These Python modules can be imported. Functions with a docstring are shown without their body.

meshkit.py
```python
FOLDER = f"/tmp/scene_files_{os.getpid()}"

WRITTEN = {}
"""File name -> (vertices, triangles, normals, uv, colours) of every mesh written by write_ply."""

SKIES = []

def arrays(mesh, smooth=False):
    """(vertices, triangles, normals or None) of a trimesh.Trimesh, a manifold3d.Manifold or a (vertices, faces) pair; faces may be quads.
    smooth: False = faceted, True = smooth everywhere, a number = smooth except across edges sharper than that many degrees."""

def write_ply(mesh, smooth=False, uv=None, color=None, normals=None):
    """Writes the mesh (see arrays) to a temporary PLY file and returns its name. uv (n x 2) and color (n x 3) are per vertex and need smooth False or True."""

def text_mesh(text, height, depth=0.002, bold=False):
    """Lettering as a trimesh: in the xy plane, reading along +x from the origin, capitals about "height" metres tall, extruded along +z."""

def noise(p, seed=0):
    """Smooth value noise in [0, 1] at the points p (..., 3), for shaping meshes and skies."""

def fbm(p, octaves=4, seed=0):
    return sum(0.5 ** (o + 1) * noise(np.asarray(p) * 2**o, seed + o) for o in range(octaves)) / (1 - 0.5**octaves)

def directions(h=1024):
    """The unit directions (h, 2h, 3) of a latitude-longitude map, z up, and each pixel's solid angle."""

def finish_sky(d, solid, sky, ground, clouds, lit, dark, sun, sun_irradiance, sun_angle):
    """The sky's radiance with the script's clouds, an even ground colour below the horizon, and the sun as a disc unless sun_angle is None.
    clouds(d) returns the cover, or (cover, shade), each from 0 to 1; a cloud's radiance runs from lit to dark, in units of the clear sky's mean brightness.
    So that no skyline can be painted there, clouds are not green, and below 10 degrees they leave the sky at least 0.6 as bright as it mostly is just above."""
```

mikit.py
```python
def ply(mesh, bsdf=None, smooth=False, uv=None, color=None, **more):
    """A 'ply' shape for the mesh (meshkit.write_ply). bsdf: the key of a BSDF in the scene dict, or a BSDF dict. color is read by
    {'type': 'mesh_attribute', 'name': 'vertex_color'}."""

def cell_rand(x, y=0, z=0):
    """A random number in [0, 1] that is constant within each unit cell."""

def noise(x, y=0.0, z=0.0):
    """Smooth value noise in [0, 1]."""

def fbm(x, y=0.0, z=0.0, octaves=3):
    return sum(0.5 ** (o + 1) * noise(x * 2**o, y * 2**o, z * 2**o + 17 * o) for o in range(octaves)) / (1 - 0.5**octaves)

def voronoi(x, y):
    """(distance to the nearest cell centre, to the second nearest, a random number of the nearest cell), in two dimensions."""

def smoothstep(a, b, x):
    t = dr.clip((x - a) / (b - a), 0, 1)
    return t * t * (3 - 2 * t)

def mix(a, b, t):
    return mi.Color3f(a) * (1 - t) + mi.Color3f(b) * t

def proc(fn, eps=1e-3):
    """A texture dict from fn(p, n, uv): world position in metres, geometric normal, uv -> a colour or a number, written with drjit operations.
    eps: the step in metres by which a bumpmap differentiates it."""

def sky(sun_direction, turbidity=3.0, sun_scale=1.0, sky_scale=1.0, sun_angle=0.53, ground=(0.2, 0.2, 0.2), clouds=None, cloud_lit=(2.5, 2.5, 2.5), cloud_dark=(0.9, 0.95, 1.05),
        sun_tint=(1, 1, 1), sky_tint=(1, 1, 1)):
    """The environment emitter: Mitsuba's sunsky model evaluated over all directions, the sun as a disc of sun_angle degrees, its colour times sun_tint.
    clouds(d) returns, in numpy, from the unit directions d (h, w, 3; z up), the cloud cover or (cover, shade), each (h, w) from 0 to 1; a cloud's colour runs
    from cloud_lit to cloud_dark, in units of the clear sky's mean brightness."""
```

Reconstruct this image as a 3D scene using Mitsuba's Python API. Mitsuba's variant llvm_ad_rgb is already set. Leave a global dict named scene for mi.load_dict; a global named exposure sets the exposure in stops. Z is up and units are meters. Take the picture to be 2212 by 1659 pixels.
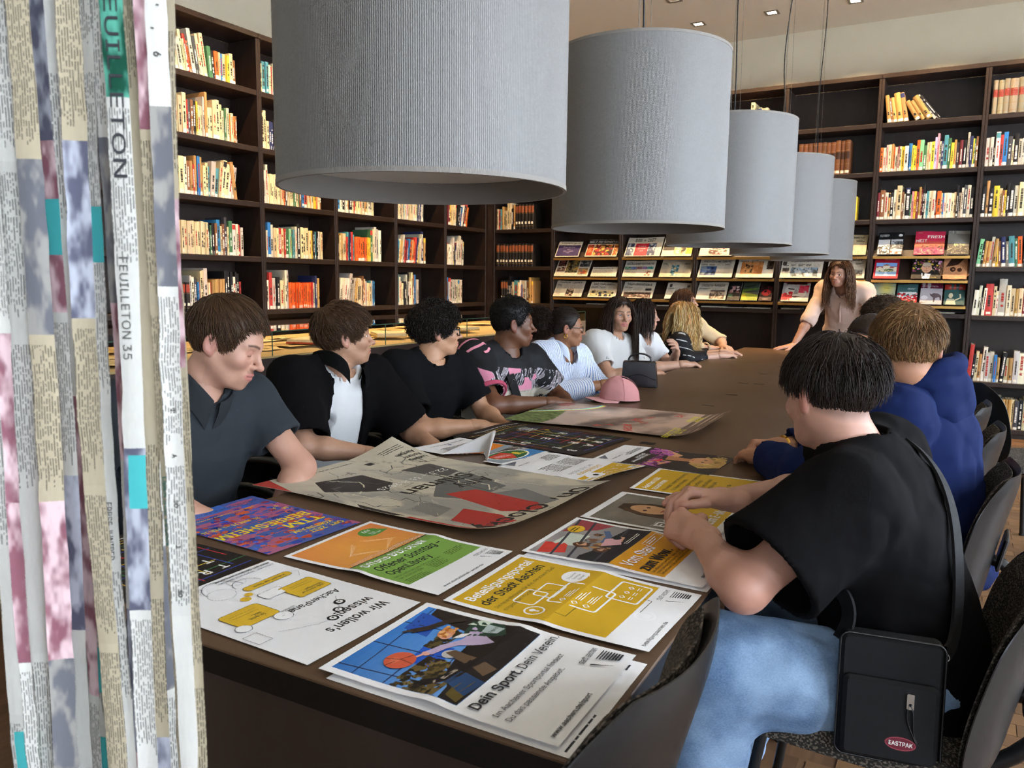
import math, random, numpy as np, trimesh, mitsuba as mi, drjit as dr, mikit, meshkit, manifold3d
from mikit import ply, proc, noise, fbm, voronoi, cell_rand, smoothstep, mix
from shapely.geometry import Polygon, LineString, Point, box as sbox
from shapely.ops import unary_union
RNG = np.random.default_rng(11)
random.seed(11)
T = mi.ScalarTransform4f
scene, labels = {'type': 'scene'}, {}

# ---------------------------------------------------------------- camera, light, exposure
CAM = np.array([4.9958, -8.1362, 1.3411])
RGT = np.array([0.86563584, 0.50054286, 0.01146491])
UPV = np.array([-0.07495141, 0.10691164, 0.99143945])
FWD = np.array([-0.4950322, 0.85908483, -0.13006294])
scene['camera'] = {'type': 'thinlens', 'fov': 2 * math.degrees(math.atan(1106 / 1690.08)), 'fov_axis': 'x', 'near_clip': 0.05, 'far_clip': 60.0,
                   'aperture_radius': 0.0011, 'focus_distance': 2.3,
                   'to_world': T().look_at(origin=CAM.tolist(), target=(CAM + FWD).tolist(), up=UPV.tolist())}
exposure = 0.1
DAY = np.array([0.80, 0.93, 1.10])
WARM = np.array([1.0, 0.66, 0.34])
WIN_POWER, SPOT_POWER, RIGHT_X = 14.0, 13.0, 8.2
CEIL = 3.83
# wall washers in the ceiling: (x, y, aim x, aim y, aim z, strength)
SPOTS = [(1.19, -.38, 1.19, .12, 1.5, 1.), (1.87, -.37, 1.87, .12, 1.5, 1.), (2.55, -.36, 2.55, .12, 1.5, 1.), (3.24, -.36, 3.24, .12, 1.5, 1.), (3.95, -.33, 3.95, .12, 1.5, .9), (4.65, -.33, 4.65, .12, 1.5, .9), (5.4, -.33, 5.4, .12, 1.5, .9), (6.2, -.33, 6.2, .12, 1.5, .7),
         (.75, -1.3, .0, -1.3, 1.6, 1.2), (.75, -2.3, .0, -2.3, 1.6, 1.2), (.75, -3.3, .0, -3.3, 1.6, 1.2), (.75, -4.3, .0, -4.3, 1.6, 1.2), (2.55, -1.1, 2.55, -1.1, 0, .5)]
WINDOWS = [(-10.4, -9.0), (-8.2, -6.8), (-6.0, -4.6), (-3.4, -2.0)]
WIN_REL = [1.3, .9, 1.1, 1.6]
FRONT_WIN, FRONT_REL = (4.6, 6.6), .3
for i, (x, y, ax, ay, az, s) in enumerate(SPOTS):
    scene['spot_emitter_%03d' % i] = {'type': 'spot', 'to_world': T().look_at(origin=[x, y, CEIL - .03], target=[ax, ay, az], up=[.3, .9, .1]), 'intensity': {'type': 'rgb', 'value': (WARM * SPOT_POWER * s).tolist()}, 'cutoff_angle': 48, 'beam_width': 22}

# ---------------------------------------------------------------- helpers
def lin(h):
    if not isinstance(h, str): return np.asarray(h, float)
    if len(h) == 4: h = '#' + ''.join(q * 2 for q in h[1:])
    c = np.array([int(h[i:i + 2], 16) for i in (1, 3, 5)]) / 255.
    return np.where(c <= .04045, c / 12.92, ((c + .055) / 1.055) ** 2.4)
def mix3(a, b, t): return mix([float(v) for v in lin(a)], [float(v) for v in lin(b)], t)
def rgb(c): return {'type': 'rgb', 'value': [float(v) for v in lin(c)]}
def two(b): return {'type': 'twosided', 'bsdf': b}
def prin(color, rough=.5, **k):
    c = color if isinstance(color, dict) else rgb(color)
    return two({'type': 'principled', 'base_color': c, 'roughness': rough, **k})
VC = {'type': 'mesh_attribute', 'name': 'vertex_color'}
def _uvcol(p, n, uv):
    r = dr.floor(uv.x / 256 + .001); g = uv.x - r * 256
    return dr.square(mi.Color3f(r, g, uv.y) / 255)
UVC = proc(_uvcol)
def pack(c):
    c = np.round(np.sqrt(np.clip(c, 0, 1)) * 255)
    return np.c_[c[:, 0] * 256 + c[:, 1], c[:, 2]]
def bsdf(name, d): scene[name] = d
bsdf('m_vc', prin(UVC, .62, specular=.3))
bsdf('m_gloss', prin(UVC, .28, specular=.5))
bsdf('m_print', prin(UVC, .5, specular=.35))
bsdf('m_skin', prin(VC, .42, specular=.45))
bsdf('m_hair', prin(VC, .4, specular=.35, anisotropic=.5))
bsdf('m_metal', prin('#b9b4aa', .3, metallic=1.))
bsdf('m_gold', prin('#d9a94a', .25, metallic=1.))
def wood_fn(p, n, uv):
    g = fbm(p.x * 5 + 2, p.y * 5, p.z * 9, 3) * .6 + noise(p.x * 60, p.y * 60, p.z * 14) * .4
    return mix3('#1f1612', '#2d211b', g)
bsdf('m_wood', prin(proc(wood_fn), .42, specular=.4))
def table_fn(p, n, uv):
    g = fbm(p.x * 2, p.y * 2, p.z * 3, 3)
    return mix3('#4a3627', '#57422f', g)
def scratch_fn(p, n, uv): return .34 + .14 * fbm(p.x * 4, p.y * 4, 0, 4)
bsdf('m_table', two({'type': 'principled', 'base_color': proc(table_fn), 'roughness': proc(scratch_fn), 'specular': .45}))
bsdf('m_panel', prin('#3a302c', .4, specular=.4))
bsdf('m_wall', prin(proc(lambda p, n, uv: mix3('#c3b89f', '#cbc0a8', fbm(p.x * 3, p.y * 3, p.z * 3))), .9, specular=.1))
bsdf('m_ceil', prin('#c6b9a2', .95, specular=.1))
bsdf('m_glass', {'type': 'thindielectric', 'int_ior': 1.5})
bsdf('m_black', prin('#0b0b0c', .35, specular=.5))
bsdf('m_plastic', prin('#121214', .3, specular=.6))
bsdf('m_white', prin('#e8e6e0', .5))
def nm(name, parent=None):
    base = (parent + '__' if parent else '') + name
    k, i = base, 0
    while k in scene or k in labels or k in used:
        i += 1; k = '%s_%03d' % (base, i)
    used.add(k); return k
used = set()
SMOOTHCOL = set()
def thing(name, label, cat=None, group=None, kind=None):
    k = nm(name); d = {}
    if label: d['label'] = label
    if cat: d['category'] = cat
    if group: d['group'] = group
    if kind: d['kind'] = kind
    labels[k] = d; return k
def mesh_of(m):
    if isinstance(m, trimesh.Trimesh): return np.asarray(m.vertices), np.asarray(m.faces)
    if hasattr(m, 'to_mesh'):
        q = m.to_mesh(); return np.asarray(q.vert_properties[:, :3], float), np.asarray(q.tri_verts)
    v, f = np.asarray(m[0], float), np.asarray(m[1], int)
    if f.ndim == 2 and f.shape[1] == 4: f = np.vstack([f[:, [0, 1, 2]], f[:, [0, 2, 3]]])
    return v, f
def part(parent, name, mesh, mat, color=None, smooth=False, label=None, kind=None, uv=None, top=None, **more):
    """one entry of the scene; parent None: a thing of one mesh (top = (label, category, group))"""
    k = nm(name, parent)
    v, f = mesh_of(mesh)
    if color is not None:
        c = lin(color)
        if c.ndim == 1: c = np.tile(c, (len(v), 1))
        if smooth not in (True, False):
            t = trimesh.Trimesh(v, f, process=False)
            v, f, n = meshkit.arrays(t, False)
            smooth = False
        if mat in SMOOTHCOL: scene[k] = ply((v, f), mat, smooth=smooth, uv=uv, color=c, **more)
        else: scene[k] = ply((v, f), mat, smooth=smooth, uv=pack(c), **more)
    else:
        scene[k] = ply((v, f), mat, smooth=smooth, uv=uv, **more)
    d = {}
    if top:
        d['label'], d['category'] = top[0], top[1]
        if len(top) > 2 and top[2]: d['group'] = top[2]
    if label: d['label'] = label
    if kind: d['kind'] = kind
    if d: labels[k] = d
    return k
def cat(ms):
    V, F, o = [], [], 0
    for m in ms:
        v, f = mesh_of(m); V.append(v); F.append(f + o); o += len(v)
    return np.vstack(V), np.vstack(F)
def catc(ms):
    """meshes with colours -> (mesh, colours)"""
    C = [np.tile(lin(c), (len(mesh_of(m)[0]), 1)) if lin(c).ndim == 1 else lin(c) for m, c in ms]
    return cat([m for m, _ in ms]), np.vstack(C)
CF = np.array([[0, 1, 3, 2], [4, 6, 7, 5], [0, 4, 5, 1], [2, 3, 7, 6], [0, 2, 6, 4], [1, 5, 7, 3]])
def bx(x0, x1, y0, y1, z0, z1):
    v = np.array([[x, y, z] for x in (x0, x1) for y in (y0, y1) for z in (z0, z1)], float)
    return v, np.vstack([CF[:, [0, 1, 2]], CF[:, [0, 2, 3]]])
def hull(pts):
    return mesh_of(manifold3d.Manifold.hull_points(np.asarray(pts, float)))
def cbx(x0, x1, y0, y1, z0, z1, b=.003):
    """box with chamfered edges"""
    P = []
    for x, sx in ((x0, 1), (x1, -1)):
        for y, sy in ((y0, 1), (y1, -1)):
            for z, sz in ((z0, 1), (z1, -1)):
                P += [(x, y + sy * b, z + sz * b), (x + sx * b, y, z + sz * b), (x + sx * b, y + sy * b, z)]
    return hull(P)
def xf(m, R=None, t=(0, 0, 0), s=1.):
    v, f = mesh_of(m); v = v * s
    if R is not None: v = v @ np.asarray(R).T
    return v + np.asarray(t, float), f
def rot(ax, deg):
    return trimesh.transformations.rotation_matrix(math.radians(deg), ax)[:3, :3]
def rz(d): return rot([0, 0, 1], d)
def rx(d): return rot([1, 0, 0], d)
def ry(d): return rot([0, 1, 0], d)
def tube(pts, rad, sides=6, closed_ends=True):
    p = np.asarray(pts, float); n = len(p)
    r = np.broadcast_to(np.asarray(rad, float), (n,))
    t = np.gradient(p, axis=0); t /= np.linalg.norm(t, axis=1, keepdims=True) + 1e-12
    a = np.cross(t[0], [0, 0, 1.]) if abs(t[0][2]) < .9 else np.cross(t[0], [1., 0, 0])
    A = []
    for i in range(n):
        a = a - t[i] * (a @ t[i]); a /= np.linalg.norm(a) + 1e-12; A.append(a)
    A = np.array(A); B = np.cross(t, A)
    g = np.arange(sides) * 2 * np.pi / sides
    v = p[:, None] + r[:, None, None] * (np.cos(g)[None, :, None] * A[:, None] + np.sin(g)[None, :, None] * B[:, None])
    i, j = np.meshgrid(np.arange(n - 1), np.arange(sides), indexing='ij')
    q = np.stack([i * sides + j, i * sides + (j + 1) % sides, (i + 1) * sides + (j + 1) % sides, (i + 1) * sides + j], -1).reshape(-1, 4)
    v = v.reshape(-1, 3); f = np.vstack([q[:, [0, 1, 2]], q[:, [0, 2, 3]]])
    if closed_ends:
        v = np.vstack([v, p[:1], p[-1:]])
        k = np.arange(sides)
        f = np.vstack([f, np.stack([k * 0 + n * sides, (k + 1) % sides, k], 1), np.stack([k * 0 + n * sides + 1, (n - 1) * sides + k, (n - 1) * sides + (k + 1) % sides], 1)])
    return v, f
def lathe(prof, seg=48):
    """profile [(r, z)...] about z"""
    p = np.asarray(prof, float); n = len(p)
    g = np.arange(seg) * 2 * np.pi / seg
    v = np.stack([p[:, None, 0] * np.cos(g), p[:, None, 0] * np.sin(g), np.broadcast_to(p[:, None, 1], (n, seg))], -1).reshape(-1, 3)
    i, j = np.meshgrid(np.arange(n - 1), np.arange(seg), indexing='ij')
    q = np.stack([i * seg + j, i * seg + (j + 1) % seg, (i + 1) * seg + (j + 1) % seg, (i + 1) * seg + j], -1).reshape(-1, 4)
    return v, np.vstack([q[:, [0, 1, 2]], q[:, [0, 2, 3]]])
def gridmesh(P):
    """P (n, m, 3) -> mesh"""
    n, m = P.shape[:2]
    i, j = np.meshgrid(np.arange(n - 1), np.arange(m - 1), indexing='ij')
    q = np.stack([i * m + j, (i + 1) * m + j, (i + 1) * m + j + 1, i * m + j + 1], -1).reshape(-1, 4)
    return P.reshape(-1, 3), np.vstack([q[:, [0, 1, 2]], q[:, [0, 2, 3]]])
def smoothcurve(pts, n=24):
    from scipy.interpolate import CubicSpline
    p = np.asarray(pts, float); t = np.r_[0, np.cumsum(np.linalg.norm(np.diff(p, axis=0), axis=1))]
    return CubicSpline(t, p)(np.linspace(0, t[-1], n))
def ext(poly, z0, z1):
    m = trimesh.creation.extrude_polygon(poly, z1 - z0, engine='earcut')
    return np.asarray(m.vertices) + [0, 0, z0], np.asarray(m.faces)
ORD = 'first second third fourth fifth sixth seventh eighth ninth tenth eleventh twelfth thirteenth fourteenth fifteenth sixteenth seventeenth eighteenth nineteenth twentieth'.split()
def ordn(i):
    if i < 20: return ORD[i]
    t = {2: 'twenty', 3: 'thirty', 4: 'forty'}[(i + 1) // 10]
    return t + '-' + ORD[(i + 1) % 10 - 1] if (i + 1) % 10 else t[:-1] + 'ieth'

# ---------------------------------------------------------------- flat print: vector shapes with vertex colours
_txt = {}
def flat_text(s, bold=False):
    """(xy, faces) of the text, capitals 1 tall, from the origin"""
    if (s, bold) not in _txt:
        m = meshkit.text_mesh(s, 1.0, depth=.01, bold=bold)
        v, f = np.asarray(m.vertices), np.asarray(m.faces)
        n = np.cross(v[f[:, 1]] - v[f[:, 0]], v[f[:, 2]] - v[f[:, 0]])
        f = f[n[:, 2] > 1e-9]; f = f[v[f][:, :, 2].min(1) > .005]
        u, inv = np.unique(f, return_inverse=True)
        _txt[(s, bold)] = (v[u][:, :2], inv.reshape(-1, 3))
    return _txt[(s, bold)]
class Print:
    """2-D artwork, x to the right and y up in metres; layers stack by a fraction of a millimetre"""
    def __init__(self, gap=.00022): self.items, self.lay, self.gap = [], 0, gap
    def up(self): self.lay += 1; return self
    def tri(self, v, f, c):
        c = lin(c); v = np.asarray(v, float)
        if c.ndim == 1: c = np.tile(c, (len(v), 1))
        self.items.append((v, np.asarray(f, int), c, self.lay)); return self
    def rect(self, x, y, w, h, c, n=1, m=1, rotd=0):
        X, Y = np.meshgrid(np.linspace(0, w, n + 1), np.linspace(0, h, m + 1), indexing='ij')
        P = np.stack([X, Y, X * 0], -1); v, f = gridmesh(P); v = v[:, :2]
        if rotd: v = v @ rz(rotd)[:2, :2].T
        return self.tri(v + [x, y], f, c)
    def shape(self, g, c):
        for q in getattr(g, 'geoms', [g]):
            if q.is_empty or q.area < 1e-9 or q.geom_type != 'Polygon': continue
            v, f = trimesh.creation.triangulate_polygon(q, engine='earcut')
            self.tri(v, f, c)
        return self
    def poly(self, pts, c): return self.shape(Polygon(pts).buffer(0), c)
    def circ(self, x, y, rx_, c, ry_=None, n=28):
        a = np.arange(n) * 2 * np.pi / n; ry_ = ry_ or rx_
        return self.poly(np.c_[x + rx_ * np.cos(a), y + ry_ * np.sin(a)], c)
    def ring(self, x, y, r, w, c, ry_=None, n=32):
        a = np.arange(n) * 2 * np.pi / n; ry_ = ry_ or r
        return self.shape(LineString(np.c_[x + r * np.cos(np.r_[a, 0]), y + ry_ * np.sin(np.r_[a, 0])]).buffer(w / 2, 3), c)
    def line(self, pts, w, c): return self.shape(LineString(pts).buffer(w / 2, cap_style=2, join_style=1), c)
    def dots(self, pts, w, c, on=.5):
        L = LineString(pts); s = w * 2.2; d = 0
        while d < L.length:
            a, b = L.interpolate(d), L.interpolate(min(d + s * on, L.length)); self.line([(a.x, a.y), (b.x, b.y)], w, c); d += s
        return self
    def text(self, s, x, y, h, c, bold=False, width=None, rotd=0, sx=1., shear=0., al='l'):
        v, f = flat_text(s, bold); v = v * h * [sx, 1]
        W = v[:, 0].max()
        if width: v = v * [width / W, 1]; W = width
        if al == 'r': v = v - [W, 0]
        if al == 'c': v = v - [W / 2, 0]
        if shear: v = v + np.c_[v[:, 1] * shear, 0 * v[:, 0]]
        if rotd: v = v @ rz(rotd)[:2, :2].T
        return self.tri(v + [x, y], f, c)
    def bars(self, x, y, w, rows, lh, c, rng, th=.45, ragged=.25):
        """body text too small to read: one bar for each word"""
        V, F = [], []
        for r in range(rows):
            px, end = 0., w * (1 - ragged * rng.random())
            while px < end:
                ww = min(lh * (1. + 3.2 * rng.random()), end - px)
                if ww > lh * .4:
                    o = len(V); yy = y - r * lh
                    V += [(x + px, yy), (x + px + ww, yy), (x + px + ww, yy + lh * th), (x + px, yy + lh * th)]; F += [(o, o + 1, o + 2), (o, o + 2, o + 3)]
                px += ww + lh * .35
        return self.tri(V, F, c) if V else self
    def blobs(self, x, y, w, h, n, c, rng, r=(.01, .03), jag=.35):
        cs = [lin(q) for q in c]
        for _ in range(n):
            a = np.linspace(0, 2 * np.pi, 9)[:-1]; R = (r[0] + (r[1] - r[0]) * rng.random()) * (1 + jag * rng.uniform(-1, 1, 8))
            cx, cy = x + w * rng.random(), y + h * rng.random(); el = .5 + rng.random()
            v = np.c_[np.clip(cx + R * el * np.cos(a), x, x + w), np.clip(cy + R * np.sin(a), y, y + h)]
            self.tri(v, [(0, i, i + 1) for i in range(1, 7)], cs[rng.integers(len(cs))])
        return self
    def image(self, x, y, w, h, fn, nx, ny):
        """a printed picture: a fine grid coloured by fn(u, v) -> (n, 3) linear colours"""
        nx, ny = int(nx), int(ny); i, j = np.meshgrid(np.arange(nx), np.arange(ny), indexing='ij'); i, j = i.ravel(), j.ravel()
        c = fn((i + .5) / nx, (j + .5) / ny); q = np.array([(0, 0), (1, 0), (1, 1), (0, 1)])
        V = np.stack([x + (i[:, None] + q[:, 0]) / nx * w, y + (j[:, None] + q[:, 1]) / ny * h], -1).reshape(-1, 2)
        o = np.arange(len(i))[:, None] * 4
        return self.tri(V, np.vstack([o + [0, 1, 2], o + [0, 2, 3]]), np.repeat(np.clip(c, 0, 1), 4, 0))
    def mesh(self, maxe=None):
        V, F, C, Z, o = [], [], [], [], 0
        for v, f, c, l in self.items:
            v3 = np.c_[v, np.full(len(v), (l + 1) * self.gap)]
            if maxe and len(f):
                e = np.linalg.norm(v[f] - v[np.roll(f, 1, 1)], axis=2).max()
                if e > maxe:
                    v6, f = trimesh.remesh.subdivide_to_size(np.c_[v3, c], f, maxe, max_iter=12)
                    v3, c = v6[:, :3], v6[:, 3:]
            V.append(v3); F.append(f + o); C.append(c); o += len(v3)
        V, F, C = np.vstack(V), np.vstack(F), np.vstack(C)
        n = np.cross(V[F[:, 1]] - V[F[:, 0]], V[F[:, 2]] - V[F[:, 0]])[:, 2]
        F[n < 0] = F[n < 0][:, ::-1]
        return V, F[np.abs(n) > 1e-12], C
def put_print(parent, name, pr, warp, maxe=None, mat='m_print', **k):
    V, F, C = pr.mesh(maxe)
    return part(parent, name, (warp(V), F), mat, color=C, **k)
# ---------------------------------------------------------------- room
def struct(name, m, mat, **k):
    kk = part(None, name, m, mat, **k); labels.setdefault(kk, {})['kind'] = 'structure'; return kk
X0, X1, Y0, Y1 = -.36, RIGHT_X, -11.2, .36
struct('wall_left', bx(X0 - .2, X0, Y0 - .2, Y1 + .2, 0, CEIL), 'm_wall')
struct('wall_back', bx(X0, X1, Y1, Y1 + .2, 0, CEIL), 'm_wall')
WZ0, WZ1 = .75, 3.35; FA, FB = FRONT_WIN
struct('wall_front', cat([bx(X0, FA, Y0 - .2, Y0, 0, CEIL), bx(FB, X1, Y0 - .2, Y0, 0, CEIL), bx(FA, FB, Y0 - .2, Y0, 0, WZ0), bx(FA, FB, Y0 - .2, Y0, WZ1, CEIL)]), 'm_panel')
struct('ceiling', bx(X0 - .2, X1 + .3, Y0 - .2, Y1 + .2, CEIL, CEIL + .2), 'm_ceil')
WZ0, WZ1 = .75, 3.35
ws = [bx(X1, X1 + .3, Y0 - .2, Y1 + .2, 0, WZ0), bx(X1, X1 + .3, Y0 - .2, Y1 + .2, WZ1, CEIL)]
ys = [Y0 - .2] + [v for w in WINDOWS for v in w] + [Y1 + .2]
for i in range(0, len(ys), 2): ws.append(bx(X1, X1 + .3, ys[i], ys[i + 1], WZ0, WZ1))
struct('wall_right', cat(ws), 'm_wall')
for i, (a, b) in enumerate(WINDOWS):
    k = 'window_%d' % (i + 1); used.add(k); labels[k] = {'kind': 'structure'}
    fr = [bx(X1 + .1, X1 + .16, a, a + .06, WZ0, WZ1), bx(X1 + .1, X1 + .16, b - .06, b, WZ0, WZ1), bx(X1 + .1, X1 + .16, a, b, WZ0, WZ0 + .06), bx(X1 + .1, X1 + .16, a, b, WZ1 - .06, WZ1), bx(X1 + .1, X1 + .16, (a + b) / 2 - .03, (a + b) / 2 + .03, WZ0, WZ1)]
    part(k, 'window_frame', cat(fr), 'm_white')
    v = np.array([[X1 + .18, a, WZ0], [X1 + .18, b, WZ0], [X1 + .18, b, WZ1], [X1 + .18, a, WZ1]])
    part(k, 'pane', (v, np.array([[0, 2, 1], [0, 3, 2]])), 'm_white', emitter={'type': 'area', 'radiance': {'type': 'rgb', 'value': (DAY * WIN_POWER * WIN_REL[i]).tolist()}})
k = 'window_9'; used.add(k); labels[k] = {'kind': 'structure'}
part(k, 'window_frame', cat([bx(FA, FA + .06, Y0 - .16, Y0 - .1, WZ0, WZ1), bx(FB - .06, FB, Y0 - .16, Y0 - .1, WZ0, WZ1), bx((FA + FB) / 2 - .03, (FA + FB) / 2 + .03, Y0 - .16, Y0 - .1, WZ0, WZ1), bx(FA, FB, Y0 - .16, Y0 - .1, WZ0, WZ0 + .06), bx(FA, FB, Y0 - .16, Y0 - .1, WZ1 - .06, WZ1)]), 'm_white')
v = np.array([[FA, Y0 - .18, WZ0], [FB, Y0 - .18, WZ0], [FB, Y0 - .18, WZ1], [FA, Y0 - .18, WZ1]])
part(k, 'pane', (v, np.array([[0, 2, 1], [0, 3, 2]])), 'm_white', emitter={'type': 'area', 'radiance': {'type': 'rgb', 'value': (DAY * WIN_POWER * FRONT_REL).tolist()}})
# floor of small hardwood blocks
def floor_fn(p, n, uv):
    r = cell_rand(dr.floor(p.x / .06), dr.floor(p.y / .16), 3)
    g = noise(p.x * 90, p.y * 9, 2) * .35 + r * .65
    return mix3('#4f3827', '#6a4d35', g)
bsdf('m_floor', prin(proc(floor_fn), .45, specular=.35))
fl = struct('floor', bx(X0 - .2, X1 + .3, Y0 - .2, Y1 + .2, -.2, 0), 'm_floor')
blocks = []
BW, BL, BG = .075, .15, .0012
for i in range(int((6.6 - 4.7) / BL) + 1):
    for j in range(int(6.9 / BW) + 1):
        x = 4.7 + i * BL + (j % 2) * BL / 2; y = -6.9 + j * BW
        d = math.hypot(x + .07 - CAM[0], y - CAM[1])
        m = bx(x + BG, x + BL - BG, y + BG, y + BW - BG, .0002, .0042 + .0006 * RNG.random())
        c = lin('#5b422e') * (1 - (t := RNG.random())) + lin('#765639') * t
        q = (np.array([x + .07, y, 0]) - CAM); w = q @ FWD
        px, py = 1106 + 1690 * (q @ RGT) / w, 829 - 1690 * (q @ UPV) / w
        vis = (2090 < px < 2240 and 930 < py < 1700)
        blocks.append((0 if vis else 1, d, m, c))
blocks.sort(key=lambda b: (b[0], b[1]))
bsdf('m_parquet', prin(UVC, .42, specular=.4))
for b in blocks[:300]: part(fl, 'parquet_block', b[2], 'm_parquet', color=b[3])
m, c = catc([(b[2], b[3]) for b in blocks[300:]])
part(fl, 'parquet_blocks', m, 'm_parquet', color=c, kind='stuff')

# ---------------------------------------------------------------- bookcases
ZTOP = 3.2585
ROW = {1: 2.822, 2: 2.384, 3: 1.951, 4: 1.516, 5: 1.0876, 6: .497, 7: .0857}
TH, DEP = .042, .32
def wallmap(wall, o):
    if wall == 'L':
        def P(v): v = np.asarray(v, float); return np.c_[-v[:, 1], o + v[:, 0], v[:, 2]]
    else:
        def P(v): v = np.asarray(v, float); return np.c_[o + v[:, 0], v[:, 1], v[:, 2]]
    def M(m): v, f = mesh_of(m); return P(v), (f[:, ::-1] if wall == 'L' else f)
    return M
bays = {}
def bookcase(name, wall, o, W, rows, label, base=True, news=False):
    M = wallmap(wall, o); k = thing('bookcase', label, 'bookcase', 'dark wooden bookcases along the two walls')
    g = .0005
    part(k, 'side_panel', M(cbx(g, .0235, 0, DEP, 0, ZTOP - .041)), 'm_wood')
    part(k, 'side_panel', M(cbx(W - .0235, W - g, 0, DEP, 0, ZTOP - .041)), 'm_wood')
    part(k, 'top_board', M(cbx(g, W - g, -.003, DEP, ZTOP - .04, ZTOP)), 'm_wood')
    part(k, 'back_panel', M(bx(.0235, W - .0235, DEP, DEP + .012, 0, ZTOP - .041)), 'm_wood')
    for r in rows: part(k, 'shelf', M(cbx(.024, W - .024, .003, DEP, ROW[r] - TH, ROW[r])), 'm_wood')
    if base: part(k, 'plinth', M(cbx(.024, W - .024, .03, DEP, 0, ROW[7] - TH - .001)), 'm_wood')
    if news:
        for zl in (1.615, 1.396, 1.166):
            s = part(k, 'display_shelf', M(hull([(.025, y, zl + z) for y, z in ((.0, -.025), (.0, -.008), (.15, .195), (.155, .19))] + [(W - .025, y, zl + z) for y, z in ((.0, -.025), (.0, -.008), (.15, .195), (.155, .19))])), 'm_wood')
            part(s, 'lip', M(cbx(.025, W - .025, -.02, .004, zl - .026, zl - .002, .001)), 'm_lip', label='brass coloured metal lip')
        part(k, 'shelf', M(cbx(.024, W - .024, .003, DEP, 1.095 - TH, 1.095)), 'm_wood')
    bays[name] = (M, W, k)
bsdf('m_lip', prin('#c79a55', .35, metallic=.9))
YL = [-.955 - (4 - i) * .864 for i in range(5)]
lft = ['leftmost', 'second', 'third', 'fourth', 'fifth']
for i in range(-1, 4): bookcase('L%d' % (i + 1), 'L', YL[i] if i >= 0 else YL[0] - .864, .864, [1, 2, 3, 4, 5, 7] if i else [1, 2, 3, 4, 5, 7], 'tall dark wooden bookcase on the left wall, %s' % ('mostly hidden behind the newspaper strips' if i < 0 else 'number %s counted from the newspaper strips' % ('one two three four five'.split()[i])))
bookcase('L5', 'L', YL[4], .845, [1, 2, 3, 4, 5, 7], 'tall dark wooden bookcase on the left wall, next to the room corner')
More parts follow.
